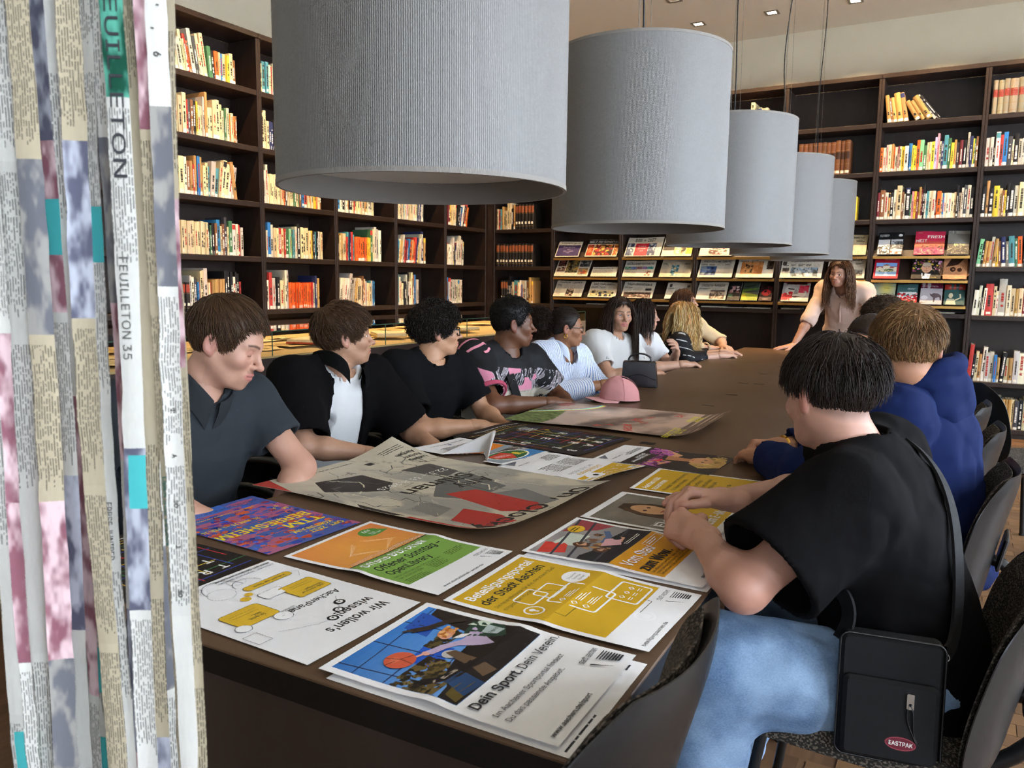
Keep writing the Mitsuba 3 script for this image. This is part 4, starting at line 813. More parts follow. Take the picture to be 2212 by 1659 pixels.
def d_berk(p, W, H):
    r = np.random.default_rng(31)
    p.image(0, 0, W, H, lambda u, v: np.stack([.055 + .30 * (meshkit.fbm(np.c_[u * 5, v * 14, u * 0], 4, 3) > .53), .085 + .02 * u, .30 - .12 * (meshkit.fbm(np.c_[u * 5, v * 14, u * 0], 4, 3) > .53)], -1), 70, 100)
    p.rect(0, 0, W, H * .13, '#3d68b8').up(); p.blobs(0, H * .14, W, H * .84, 260, ['#b0402c', '#2a3f96', '#c85a34', '#1d2a6c', '#5a3a8a', '#3a5ab8', '#7a3050'], r, (.002, .012))
    for y in np.linspace(.18, .9, 9): p.line([(W * r.random() * .3, H * y), (W * (.6 + .4 * r.random()), H * (y + .03))], .002, '#d0583a')
    p.up(); Yl = '#e6c62e'
    p.text('TIM', .014, H * .655, .034, Yl, bold=True, width=W * .4); p.text('BERRESHEIM', .014, H * .53, .034, Yl, bold=True, width=W * .94)
    p.text('ORT. ZEIT.', .014, H * .86, .017, Yl, bold=True, width=W * .4); p.text('KONTINUUM.', .03, H * .80, .017, Yl, bold=True, width=W * .44)
    p.text('25. JUNI 25 – 1. FEB. 26', W * .4, H * .4, .014, Yl, bold=True, width=W * .58); p.text('M', .012, H * .37, .014, Yl, bold=True).text('J', W * .12, H * .33, .014, Yl, bold=True).text('S', .02, H * .3, .012, Yl, bold=True)
    p.text('SUERMONDT MUSEUM AACHEN', W * .2, H * .19, .0062, Yl, width=W * .6); p.bars(W * .05, H * .1, W * .85, 2, .007, '#22305c', r, .35)
def d_rast(p, W, H):
    p.rect(0, 0, W, H, '#16120f', 6, 8).up(); r = np.random.default_rng(17); cs = ['#c9a23a', '#a8262c', '#2a3c8c', '#2f6a3c']
    for i in range(11): y = H * (.1 + .085 * i); c = cs[(i * 3) % 4]; p.line([(W * r.uniform(.0, .3), y), (W * r.uniform(.6, 1), y)], .0032, c)
    for i in range(9): x = W * (.06 + .11 * i); c = cs[(i * 5 + 1) % 4]; p.line([(x, H * r.uniform(.1, .45)), (x, H * r.uniform(.6, .98))], .0032, c)
    p.line([(W * .02, H * .14), (W * .98, H * .14)], .003, '#c9a23a').line([(W * .3, H * .28), (W * .3, H * .6)], .003, '#c9a23a'); p.up()
    for row, y in (('TRA S', .86), ('TER I', .74), ('RTE', .52), ('O', .5)):
        for j, ch in enumerate(row):
            if ch != ' ': p.text(ch, W * (.2 + .15 * j) + (W * .58 if row == 'O' else 0), H * y, W * .085, '#e9e6e0', bold=True)
    p.text('AUSSTELLUNG', W * .93, H * .35, W * .04, '#e9e6e0', bold=True, rotd=90, width=H * .22); p.text('27.6. – 31.8.', W * .55, H * .2, W * .03, '#e9e6e0', bold=True, width=W * .3)
    for i in range(6): p.line([(W * .2, H * (.21 + .022 * i)), (W * (.34 + .02 * (i % 3)), H * (.21 + .022 * i))], .004, '#e9e6e0')
    p.circ(W * .18, H * .39, .01, '#d2b02c').bars(W * .04, H * .06, W * .9, 1, .008, '#d8d4cc', r, .5)
def d_sill(p, W, H):
    r = np.random.default_rng(41)
    def tone(u, v):
        a = meshkit.fbm(np.c_[u * 7 + 3 * meshkit.fbm(np.c_[u * 3, v * 3, u * 0], 3, 5), v * 4, u * 0], 4, 11); g = np.clip((a - .47) * 7, 0, 1)[:, None] * np.clip(v * 3 - .2, 0, 1)[:, None]
        return np.outer(1 - 0 * u, [.50, .44, .33]) * (1 - .62 * g) + .62 * g * np.array([.16, .16, .16]) + .03 * (meshkit.noise(np.c_[u * 90, v * 30, u * 0], 3)[:, None] - .5)
    p.image(0, 0, W, H, tone, 110, 150).up()
    P_ = lambda *q: [(W * a, H * b) for a, b in q]
    C = lambda *q: Polygon(P_(*q)).buffer(.02).buffer(-.015)
    p.shape(C((.55, .2), (.8, .16), (.9, .28), (.7, .42), (.58, .36)), '#2b2724').shape(C((.18, .3), (.36, .28), (.34, .46), (.2, .44)), '#4a4744')
    p.shape(C((.2, .5), (.42, .48), (.66, .6), (.6, .72), (.3, .7)), '#5b5955').shape(C((.3, .78), (.5, .72), (.6, .9), (.4, .95)), '#6a6864').up()
    p.shape(C((.46, .66), (.6, .62), (.66, .86), (.56, .96), (.47, .9)), '#a1302a').shape(C((.74, .76), (.9, .8), (.92, .94), (.8, .97), (.72, .88)), '#a1302a').poly(P_((.9, 0), (1, .0), (1, .2), (.97, .14)), '#a83a32').poly(P_((.97, .68), (1, .68), (1, .96), (.985, .96)), '#a1302a').poly(P_((.96, .46), (1, .5), (1, .64), (.97, .66)), '#26221f').poly(P_((.9, .86), (.98, .93), (.95, .985), (.88, .9)), '#1f1c1a')
    for _ in range(38):
        x, y = r.uniform(.05, .95, 2); q = np.cumsum(r.normal(0, .03, (7, 2)) + [r.uniform(-.02, .02), .02], 0) + [x, y]; p.line(np.clip(q, .01, .99) * [W, H], r.uniform(.001, .004), ['#3a3734', '#5e5b57', '#cfc4a8', '#2a2725'][r.integers(4)])
    p.poly(P_((.74, .6), (.86, .62), (.9, .74), (.76, .72)), '#77736c'); 
    for i in range(14): p.line(P_((.75 + .01 * i, .61), (.77 + .009 * i, .73)), .001, '#4a4744')
    p.up(); B_ = '#1d1a18'
    p.text('Oh,', W * .16, H * .93, W * .085, B_, bold=True, width=W * .24); p.text('Clock!', W * .48, H * .905, W * .085, B_, bold=True, width=W * .46)
    p.text('Amy', W * .2, H * .56, W * .085, B_, bold=True, width=W * .26); p.text('Sillman', W * .2, H * .47, W * .085, B_, bold=True, width=W * .5)
    p.text('22.3. – 31.8.2025', W * .2, H * .38, W * .042, '#e6e2d8', width=W * .52)
    p.text('Ludwig', W * .04, H * .2, W * .03, B_, bold=True); p.text('Forum', W * .04, H * .165, W * .03, B_, bold=True); p.text('Aachen', W * .04, H * .13, W * .03, B_, bold=True); p.bars(W * .05, H * .09, W * .22, 3, .012, '#4a453e', r, .35); p.bars(W * .4, H * .045, W * .52, 1, .014, '#5a554c', r, .3); p.rect(W * .34, H * .1, W * .045, W * .045, '#2a2725')
def d_fest(p, W, H):
    r = np.random.default_rng(51); p.rect(W * .02, H * .36, W * .94, H * .6, '#8a949c', 8, 8).up()
    p.poly([(W * .04, H * .36), (W * .04, H * .54), (W * .96, H * .62), (W * .96, H * .38)], '#d87a22'); p.poly([(W * .0, H * .62), (W, H * .68), (W, H * .8), (0, H * .72)], '#4a4440').rect(W * .02, H * .8, W * .6, H * .16, '#3a7ab0').up(); p.blobs(0, H * .64, W, H * .14, 60, ['#2a2725', '#8a8078', '#c9beb0', '#5a5048'], r, (.003, .009)).up()
    p.circ(W * .5, H * .8, W * .36, '#e8e4dc', H * .14).up().circ(W * .5, H * .8, W * .33, '#2f5a34', H * .125).up().poly([(W * .45, H * .69), (W * .8, H * .74), (W * .8, H * .84), (W * .55, H * .92), (W * .4, H * .8)], '#c2402a').circ(W * .34, H * .8, W * .05, '#e2c230').up()
    p.text('Der Aktionstag', W * .48, H * .8, .011, WHT, width=W * .28); p.text('für Inklusion', W * .5, H * .77, .011, WHT, width=W * .24); p.text('Projekt', W * .2, H * .83, .014, '#e8d84a', bold=True, width=W * .2)
    for i in range(5): p.bars(W * .1, H * (.3 - .022 * i), W * .75, 1, .0065, '#3a3a38', r, .45)
    p.bars(W * .1, H * .1, W * .7, 1, .01, '#4a4a48', r, .3); p.circ(W * .45, H * .14, .006, '#2a3a6a')
def d_wonder(p, W, H):
    def sky(u, v):
        a = meshkit.fbm(np.c_[u * 3 + v * 2, v * 6, u * 0], 4, 3); w = np.clip((a - .38) * 3.2, 0, 1)[:, None]
        c = np.outer(1 - w[:, 0], [.11, .085, .075]) + np.outer(w[:, 0], [.52, .40, .33]); br = np.clip(v * 1.4 - .1, 0, 1)[:, None]
        c = c * (1 - .55 * br) + .55 * br * np.array([.28, .16, .10]) * (.6 + w); g = np.clip(1 - ((u - .28) ** 2 * 14 + (v - .36) ** 2 * 30), 0, 1)[:, None]; c = c + g * np.array([.4, .34, .3]) * .5
        gr = ((v < .22 - .1 * np.abs(u - .8)) & (u > .45))[:, None]; gg = meshkit.noise(np.c_[u * 60, v * 60, u * 0], 9)[:, None]
        c = np.where(gr, np.array([.12, .16, .05]) * (.5 + gg), c)
        d = np.abs(np.hypot(u - .05, (v + .28) * 1.1) - .62) ; t = (np.hypot(u - .05, (v + .28) * 1.1) - .62) / .03
        k = np.clip(1 - np.abs(t), 0, 1)[:, None] * ((v > .0) & (v < .42))[:, None]; bow = np.stack([np.clip(1.0 - np.abs(t - .5) * 1.2, 0, 1) + .3, np.clip(1 - np.abs(t) * 1.2, 0, 1) + .3, np.clip(1 - np.abs(t + .6) * 1.2, 0, 1) + .2], -1)
        return c * (1 - k * .8) + k * .9 * bow
    p.image(0, 0, W, H, sky, 110, 160).up(); R_ = '#b0302a'
    for i, ch in enumerate('THE WORN ARROW'[:3] + ' OWNABLOW'[:9] if 0 else 'THE NOMAD RAW'):
        if ch != ' ': p.text(ch, W * (.1 + .062 * i), H * (.72 - .016 * i + .06 * math.sin(i * .9)), W * .06, R_, bold=True, rotd=-12 + 8 * math.sin(i))
    p.text('WORM', W * .74, H * .58, W * .06, R_, bold=True, rotd=20)
    Yl = '#c9b82c'; p.text('Isabelle', W * .18, H * .87, W * .045, Yl, bold=True); p.text('Brourman', W * .16, H * .835, W * .045, Yl, bold=True); p.text('11.07. –', W * .74, H * .87, W * .045, Yl, bold=True); p.text('02.11.2025', W * .7, H * .835, W * .045, Yl, bold=True)
    r = np.random.default_rng(3); p.bars(W * .02, H * .12, W * .22, 5, .014, R_, r, .4)
def d_online(p, W, H):
    b = H * .72; p.rect(.01, b, W - .02, H - b - .01, GOLD, 8, 6).up(); r = np.random.default_rng(61)
    p.text('Onlinedienste', W * .25, H * .655, .018, '#b8902a', bold=True, width=W * .55); p.text('der Stadt Aachen', W * .3, H * .6, .018, '#8a857c', width=W * .56)
    p.circ(W * .7, H * .78, W * .13, WHT, W * .1)
    for x, y in ((.2, .93), (.34, .9), (.5, .93), (.62, .88), (.8, .93), (.3, .82), (.48, .83), (.85, .8), (.12, .8)): p.ring(W * x, H * y, .008, .002, WHT); p.line([(W * x, H * y), (W * x + .03, H * y - .015)], .0014, WHT)
    p.rect(W * .08, H * .9, W * .16, H * .06, WHT).up().rect(W * .1, H * .915, W * .05, H * .03, NIGHT).circ(W * .68, H * .78, .01, NIGHT)
    for c, x in ((4, .1), (4, .5)): p.bars(W * x, H * .5, W * .36, 9, .0085, '#55524c', r, .4)
    p.bars(W * .1, H * .25, W * .34, 6, .008, '#6a665f', r, .4); p.text('serviceportal.aachen.de', W * .06, .014, .006, INK, bold=True, width=W * .4); p.poly([(W * .6, .014), (W * .85, .014), (W * .85, .05)], '#6a6a72'); p.text('stadt aachen', W * .6, .06, .008, INK, width=W * .25)
def d_karr(p, W, H):
    r = np.random.default_rng(71); p.rect(0, H * .26, W, H * .74, '#2b231f', 8, 12).up(); Sk, S2 = '#c08a64', '#a06a48'
    P_ = lambda *q: [(W * a, H * b) for a, b in q]
    p.poly(P_((.1, .92), (.32, 1), (.62, 1), (.78, .86), (.6, .74), (.3, .76)), '#b08a50').blobs(W * .06, H * .8, W * .7, H * .18, 40, ['#c9a464', '#8a6a38', '#a8864a'], r, (.004, .012)).up()
    p.circ(W * .4, H * .8, W * .17, Sk, H * .1).poly(P_((.3, .5), (.52, .52), (.5, .72), (.36, .72)), S2).poly(P_((.05, .34), (.3, .46), (.36, .58), (.2, .6), (.02, .44)), Sk).poly(P_((.55, .44), (.9, .42), (.86, .54), (.6, .6)), Sk).up()
    p.circ(W * .34, H * .83, .006, '#3a2a22').circ(W * .47, H * .83, .006, '#3a2a22').poly(P_((.36, .74), (.44, .74), (.4, .72)), '#a03a3a').poly(P_((.5, .5), (.7, .44), (.66, .52)), '#c22a3a'); p.blobs(W * .02, H * .3, W * .3, H * .22, 40, ['#8a3a7a', '#a85a9a', '#5a2450'], r, (.004, .012)); p.blobs(W * .62, H * .4, W * .36, H * .2, 40, ['#8a3a7a', '#a85a9a', '#5a2450'], r, (.004, .012)).up()
    p.text('THEATER', W * .06, H * .42, .022, '#9a4a86', bold=True, width=W * .6); p.text('NEU', W * .06, H * .34, .022, '#9a4a86', bold=True, width=W * .3); p.text('Darstellerinnen', W * .4, H * .33, .012, WHT, bold=True, width=W * .5); p.text('gesucht', W * .4, H * .295, .012, WHT, bold=True, width=W * .28)
    p.bars(W * .1, H * .2, W * .5, 3, .008, '#55524c', r, .4); p.poly([(W * .72, .014), (W * .9, .014), (W * .9, .05)], '#6a6a72'); p.text('stadt aachen', W * .6, .06, .008, INK, width=W * .3)
def d_zusam(p, W, H):
    m = .012; b = H * .22; p.rect(m, b, W - 2 * m, H - m - b, GOLD, 10, 12).up()
    p.text('Aachen hält', m + .01, H - .045, .018, WHT, bold=True, width=W * .5); p.text('zusammen', m + .01, H - .072, .018, WHT, bold=True, width=W * .42)
    for i, t in enumerate(('Für Vielfalt, Toleranz und Ausgrenzung.', 'Für Respekt miteinander.', 'Für ein Handeln im Sinne der anderen.', 'Für gute Ideen und Energie.', 'Für Verständigung und Frieden.', 'Für freie Entfaltung des', 'Handelns und Lebens.', 'Für das Vertrauen in die', 'gute Nachbarschaft.')):
        p.text(t, W * (.1 + .03 * (i % 3)), H - .1 - .0215 * i, .011, '#2a2210', bold=True, width=W * min(.82, .022 * len(t)))
    logo(p, W - .07, .02, .042); p.text('Stadtrat', .02, .02, .007, '#55504a', width=.03); p.line([(W * .55, .015), (W * .55, .07)], .0008, '#8a857c')
def d_elek(p, W, H):
    m = .014; b2, b1, b0 = H * .46, H * .39, H * .2
    p.image(m, b2, W - 2 * m, H - .02 - b2, lambda u, v: np.stack([.10 + .10 * meshkit.fbm(np.c_[u * 4, v * 5, u * 0], 3, 2), .09 + .08 * meshkit.fbm(np.c_[u * 4, v * 5, u * 0], 3, 2), .07 + .06 * meshkit.fbm(np.c_[u * 4, v * 5, u * 0], 3, 2)], -1), 40, 34); p.rect(m, b0, W - 2 * m, b2 - b0, GOLD, 8, 6).up()
    P_ = lambda *q: [(W * a, H * c) for a, c in q]
    p.poly(P_((.35, .48), (.34, .7), (.46, .88), (.62, .88), (.74, .7), (.74, .48)), '#3a281a').up().circ(W * .55, H * .68, W * .13, '#b98c66', H * .13).up().circ(W * .5, H * .7, .0055, '#2a1c14').circ(W * .6, H * .7, .0055, '#2a1c14').poly(P_((.5, .6), (.6, .6), (.55, .58)), '#8a4438').poly(P_((.35, .5), (.4, .82), (.5, .84), (.42, .7)), '#4a3322')
    p.text('Vom', m + .012, H * .53, .013, WHT, width=W * .14); p.text('Elektro', m + .012, H * .475, .026, WHT, bold=True, width=W * .62, rotd=0); p.text('zum E-Mob', W * .4, H * .24, .026, WHT, bold=True, width=W * .54)
    p.text('Es gibt viel zu tun', W * .08, H * .13, .008, '#4a463e', width=W * .4); p.text('aachen.de/karriere', W * .08, .02, .012, INK, bold=True, width=W * .6); p.poly([(W * .8, .02), (W * .93, .02), (W * .93, .05)], INK)
def d_stau(p, W, H):
    m = .012; b1, b0 = H * .5, H * .2; r = np.random.default_rng(81)
    p.image(m, b1, W - 2 * m, H - m - b1, lambda u, v: np.stack([.16 + .25 * v * (meshkit.fbm(np.c_[u * 3, v * 4, u * 0], 3, 8)), .16 + .18 * v * meshkit.fbm(np.c_[u * 3, v * 4, u * 0], 3, 8), .16 + .16 * v * meshkit.fbm(np.c_[u * 3, v * 4, u * 0], 3, 8)], -1), 30, 24); p.rect(m, b0, W - 2 * m, b1 - b0, '#c98a1c', 8, 6).up()
    w, h = W - 2 * m, H - m - b1; P_ = lambda *q: [(m + w * a, b1 + h * c) for a, c in q]
    p.poly(P_((0, .9), (.28, .98), (.34, .72), (.1, .6)), '#c23a30').poly(P_((.6, .98), (1, .96), (1, .5), (.8, .62)), '#8a3a3e').poly(P_((.25, .9), (.6, .86), (.62, .6), (.3, .62)), '#c2c8b8').poly(P_((0, .0), (1, 0), (1, .3), (.7, .36), (.4, .3), (.1, .42), (0, .4)), '#1d1b20').up()
    for a, c in (((0, .72), (1, .98)), ((0, .5), (1, .76)), ((0, .18), (1, .3))): p.line(P_(a, c), .006, '#34323a')
    p.blobs(m + w * .28, b1 + h * .2, w * .44, h * .4, 40, ['#6a4a34', '#3a2a24', '#a87a4a'], r, (.004, .01)).up()
    for x, y, q in ((.36, .56, .07), (.3, .28, .06)): p.circ(m + w * x, b1 + h * y, w * q, '#4a2f20', h * q * 1.5).circ(m + w * x + .006, b1 + h * y, w * q * .7, '#c9987a', h * q * 1.1).up().circ(m + w * x + .004, b1 + h * y + .003, .002, '#2a1c16').poly([(m + w * x + .004, b1 + h * y - .008), (m + w * x + .014, b1 + h * y - .008), (m + w * x + .009, b1 + h * y - .012)], '#a04a44')
    p.poly(P_((.4, .34), (.62, .4), (.7, .24), (.52, .14)), '#d0a0a4').line(P_((.5, .36), (.7, .4), (.82, .5)), .014, '#4a5a78').line(P_((.6, .2), (.74, .24)), .01, '#c9987a').up().circ(m + w * .68, b1 + h * .28, .012, '#1a1a1e', .009).bars(m + w * .56, b1 + h * .12, w * .4, 2, .006, '#e0dcd4', r, .45)
    p.circ(m + w * .72, b1 + h * .86, .026, '#d8a82a', .02).up().bars(m + w * .64, b1 + h * .88, .036, 2, .008, '#4a3a10', r, .45)
    p.text('Vom Stau', m + .012, b1 - .045, .027, WHT, bold=True, width=W * .52); p.text('zum Wow.', m + .012, b1 - .083, .027, NIGHT, bold=True, width=W * .56)
    p.line([(W * .62, b1 - .012), (W * .92, b1 - .012), (W * .92, b1 - .032), (W * .62, b1 - .032), (W * .62, b1 - .012)], .0015, WHT).bars(W * .65, b1 - .02, W * .22, 2, .006, WHT, r, .5)
    for i, t in enumerate(('Das Klima liebt den ÖPNV. Steig um in Bus und Bahn,', 'nutze Park & Ride, Sharing- und Leihangebote,', 'Rad und mehr. Sei gerne flexibel für das Klima.')): p.text(t, m + .012, b1 - .095 - .0095 * i, .0062, '#2a1e08', width=W * (.82 - .05 * i))
    p.text('aachenklima.de', .05, .012, .008, INK, bold=True, width=W * .34); logo(p, W - .07, .014, .05)
GP = 'posters lying on the long table'
poster('sport', 4.409, -7.174, 1.2, 'R', A3W, A3H, lambda p, W, H: (logo(p, W - .068, .02, .052), p.bars(.01, .012, W * .4, 1, .007, INK, np.random.default_rng(1), .5)), 'sheet almost hidden under the basketball poster, only its striped logo corner showing', lambda x, y: .0005 + 0 * x, GP, lift=.0006)
poster('sport', 4.388, -7.168, 1.0, 'R', A3W, A3H, d_sport, 'white poster with a basketball photo reading Dein Sport, at the near table corner', hbump(A3H, A3W, .008, 1), GP, lift=.0035)
poster('portal', 4.399, -6.857, -.4, 'R', A3W, A3H, d_portal, 'mustard yellow poster with white line icons reading Beteiligungsportal', hbump(A3H, A3W, .007, 2), GP)
poster('wissen', 3.963, -7.163, -.9, 'L', A3W, A3H, d_wissen, 'white poster with yellow speech bubbles reading Wir wollen\'s wissen', hbump(A3H, A3W, .004, 3, False), GP)
poster('bib', 3.976, -6.844, 0.2, 'R', A3W, A3H, d_bib, 'orange and green poster with an open book reading Offene Bibliothek', hbump(A3H, A3W, .007, 4), GP)
poster('berk', 3.547, -6.845, -2.5, 'L', A3W, A3H, d_berk, 'blue and red poster with yellow letters reading Tim Berresheim', hbump(A3H, A3W, .004, 5, False), GP, col='#3d5aa0')
poster('rast', 3.553, -7.165, 1.2, 'L', A3W, A3H, d_rast, 'small black poster with coloured grid lines beside the newspaper strips', lambda x, y: .0008 + 0 * x, GP, col='#17130f')
def h_sill(x, y): return .002 + .016 * np.clip((y / .841 - .86) / .14, 0, 1) ** 2 + .045 * np.clip(1 - np.hypot(x, y) / .22, 0, 1) ** 1.5 + .012 * np.clip((x / .594 - .8) / .2, 0, 1) ** 2 * np.clip(y / .841, .0, 1) + .003 * np.sin(x * 14) * np.sin(y * 9) + .0035
poster('sill', 3.705, -6.345, -3.0, 'L', .594, .841, d_sill, 'large grey and beige painted poster reading Oh, Clock!', h_sill, GP, col='#a39a86', n=34, maxe=.04)
FW, FH = A3W, A3H
cutf = lambda x, y: (x > FW - .115 + (FH - y) * 0) & (y < FH * .80) & (y > FH * .38) & ((x - (FW - .115)) > .115 * np.abs(y - FH * .6) / (FH * .24))
poster('fest', 3.562, -5.87, -4.5, 'L', FW, FH, d_fest, 'poster with orange photo and a green oval whose edge curls up', lambda x, y: .002 + .006 * np.clip((x - .15) / .13, 0, 1), GP, maxe=.012, n=40, cut=cutf)
t = np.linspace(0, 1, 14); s = np.linspace(-1, 1, 13); S_, T_ = np.meshgrid(s, t, indexing='ij')
al = math.radians(-4.5 - 90); r_, u_ = np.array([math.cos(al), math.sin(al)]), np.array([-math.sin(al), math.cos(al)])
hx = FW - .115 + .115 * np.abs(S_) - T_ * .07 * (1 - np.abs(S_)); hy = FH * .6 + FH * .24 * S_; hz = .008 + .075 * np.sin(T_ * 1.9) * (1 - np.abs(S_)) * .9
pp = np.array([3.562, -5.87]) + (hx[..., None] - FW / 2) * r_ + (hy[..., None] - FH / 2) * u_
part('poster_%03d' % 8 if 'poster_%03d' % 8 in labels else 'poster', 'curled_edge', gridmesh(np.concatenate([pp, (TZ + hz)[..., None]], -1)), 'm_print', color='#b9b6b2', smooth=True, label='grey back of the curled edge')
poster('rast', 3.632, -5.535, -6.0, 'L', .4, .56, d_rast, 'black poster with coloured grid lines and white letters, beneath the rainbow poster', lambda x, y: .001 + .004 * np.sin(x * 12) ** 2, GP, col='#17130f', n=26)
def h_won(x, y): return .004 + .03 * np.clip((y / .83 - .85) / .15, 0, 1) ** 2 + .004 * np.sin(y * 12) * np.sin(x * 7) + .004
poster('wonder', 3.735, -5.015, 2.2, 'L', .56, .83, d_wonder, 'large brown cloudy sky poster crossed by a rainbow, farthest poster on the table', h_won, GP, col='#6a5648', n=30, maxe=.04, lift=.004)
poster('online', 3.935, -5.91, -1.4, 'L', A3W, A3H, d_online, 'white poster with grey text and a mustard icon field, beside the large grey poster', lambda x, y: .001 + .03 * np.clip((y / A3H - .75) / .25, 0, 1) ** 2 * np.clip(x / A3W, 0, 1) + .003 * np.sin(y * 20) ** 2, GP, lift=.001)
poster('karr', 4.148, -5.635, -1.5, 'L', A3W, A3H, d_karr, 'dark poster of a blond figure in purple gloves, beyond the mustard posters', lambda x, y: .001 + .003 * np.sin(y * 14) ** 2, GP)
poster('zusam', 4.389, -5.91, 2.0, 'R', A3W, A3H, d_zusam, 'mustard yellow poster covered in black lines reading Aachen hält zusammen', hbump(A3H, A3W, .004, 6, False), GP)
poster('elek', 4.39, -6.243, 0., 'R', A3W, A3H, d_elek, 'poster with a woman\'s portrait reading Elektro, under the clasped hands', hbump(A3H, A3W, .003, 7, False), GP)
poster('stau', 4.402, -6.556, .6, 'R', A3W, A3H, None, 'white sheet lying under the bus photo poster', lambda x, y: .0004 + 0 * x, GP, lift=.0006)
poster('stau', 4.393, -6.55, 0., 'R', A3W, A3H, d_stau, 'orange poster with a bus passenger photo reading Vom Stau zum Wow', hbump(A3H, A3W, .006, 8), GP, lift=.003)
# ---------------------------------------------------------------- hanging lamps
def shade_bump(p, n, uv): return .5 * dr.sin(uv.x * 6.2831853) * .0006 + .0002 * noise(uv.x * 3, uv.y * 900, 1)
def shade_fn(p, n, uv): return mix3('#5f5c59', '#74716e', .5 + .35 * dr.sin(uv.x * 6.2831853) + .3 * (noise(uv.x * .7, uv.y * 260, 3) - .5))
bsdf('m_shade', two({'type': 'bumpmap', 'arbitrary': {'type': 'proc', **{k: v for k, v in proc(shade_bump, eps=2e-4).items() if k != 'type'}}, 'scale': 1.0, 'nested': {'type': 'principled', 'base_color': proc(shade_fn), 'roughness': .48, 'specular': .55, 'sheen': .25}}))
bsdf('m_shadein', prin('#77716a', .7))
bsdf('m_diffuser', prin('#c9c5bd', .12, specular=.6))
bsdf('m_cord', prin('#141312', .6))
bsdf('m_steel', prin('#8f8a82', .35, metallic=1.))
LR, LZ0, LZ1 = .318, 1.5436, 2.156
lampw = ['nearest the camera, largest of the row', 'second from the camera', 'third from the camera', 'fourth from the camera', 'farthest from the camera']
for i in range(5):
    x, y = 3.923 - .0173 * i, -6.681 + 1.358 * i
    k = thing('pendant_lamp', 'big grey drum pendant lamp over the table, ' + lampw[i], 'lamp', 'drum lamps hanging in a row over the table')
    N = 160; g = np.linspace(0, 2 * np.pi, N + 1); nr = 480
    def cyl(r, z0, z1, flip=False):
        P = np.stack([np.stack([x + r * np.cos(g), y + r * np.sin(g), g * 0 + z], -1) for z in (z0, z1)], 0)
        m, f = gridmesh(P); return m, (f if flip else f[:, ::-1])
    v, f = cyl(LR, LZ0, LZ1)
    uv = np.c_[np.tile(g / (2 * np.pi) * nr, 2), np.r_[g * 0, g * 0 + (LZ1 - LZ0)]]
    part(k, 'shade', (v, f), 'm_shade', smooth=True, uv=uv)
    part(k, 'lining', cyl(LR - .004, LZ0, LZ1, True), 'm_shadein', smooth=True)
    for z in (LZ0, LZ1):
        a = np.linspace(0, 2 * np.pi, 97)[:-1]; P = np.c_[x + (LR - .002) * np.cos(a), y + (LR - .002) * np.sin(a), a * 0 + z]
        part(k, 'rim', xf(lathe([(LR - .0055, -.004), (LR + .0012, -.004), (LR + .0012, .006), (LR - .0055, .006), (LR - .0055, -.004)], 96), None, (x, y, z)), 'm_shadein')
    part(k, 'diffuser', xf(lathe([(.0005, 0), (LR - .006, 0), (LR - .006, .006), (.0005, .006)], 64), None, (x, y, LZ0 + .05)), 'm_diffuser')
    part(k, 'canopy', xf(lathe([(.0005, -.03), (.05, -.03), (.055, -.0005), (.0005, -.0005)], 32), None, (x, y, CEIL)), 'm_white')
    part(k, 'frame_ring', cat([tube([(x, y, LZ1 - .03), (x + .3165 * math.cos(t), y + .3165 * math.sin(t), LZ1 - .004)], .003) for t in (.3, 2.4, 4.5)] + [xf(lathe([(.0005, 0), (.03, 0), (.03, .05), (.0005, .05)], 16), None, (x, y, LZ1 - .06))]), 'm_steel')
    for t in (.3, 2.4, 4.5):
        part(k, 'suspension_wire', tube([(x + .03 * math.cos(t), y + .03 * math.sin(t), LZ1 - .02), (x + .015 * math.cos(t), y + .015 * math.sin(t), CEIL - .02)], .0009, 5), 'm_steel')
    part(k, 'cord', tube(smoothcurve([(x, y, LZ1 - .01), (x + .012, y - .03, LZ1 + .18), (x - .01 - .02 * (i % 2), y + .02, LZ1 + .6), (x + .01, y, LZ1 + 1.1), (x, y, CEIL - .02)], 30), .0035, 7), 'm_cord')
# ---------------------------------------------------------------- recessed ceiling spots
bsdf('m_bulb', prin('#fff2d8', .5))
for i, (x, y, *_) in enumerate(SPOTS):
    k = thing('ceiling_spotlight', 'small square recessed twin ceiling spotlight, ' + ('%s from left in the row before the back wall' % ordn(i) if y > -.5 else ('%s from the back in the row along the left wall' % ordn(i - 8) if x < 1 else 'alone between lamps and back row')), 'spotlight', 'square spotlights in the ceiling along the %s' % ('back wall' if y > -.5 else ('left wall' if x < 1 else 'table')))
    s = .062
    part(k, 'frame', cat([bx(x - s, x + s, y - s, y - s + .014, CEIL - .004, CEIL - .0003), bx(x - s, x + s, y + s - .014, y + s, CEIL - .004, CEIL - .0003), bx(x - s, x - s + .014, y - s + .014, y + s - .014, CEIL - .004, CEIL - .0003), bx(x + s - .014, x + s, y - s + .014, y + s - .014, CEIL - .004, CEIL - .0003)]), 'm_steel')
    for q in (-1, 1):
        v = np.array([[x - .04, y + q * .022 - .015, CEIL - .003], [x + .04, y + q * .022 - .015, CEIL - .003], [x + .04, y + q * .022 + .015, CEIL - .003], [x - .04, y + q * .022 + .015, CEIL - .003]])
        scene[nm('bulb', k)] = ply((v, np.array([[0, 2, 1], [0, 3, 2]])), 'm_bulb', emitter={'type': 'area', 'radiance': {'type': 'rgb', 'value': [9., 7.4, 5.]}}) if (y > -.5 and 2 < x < 5) else ply((v, np.array([[0, 2, 1], [0, 3, 2]])), 'm_bulb')
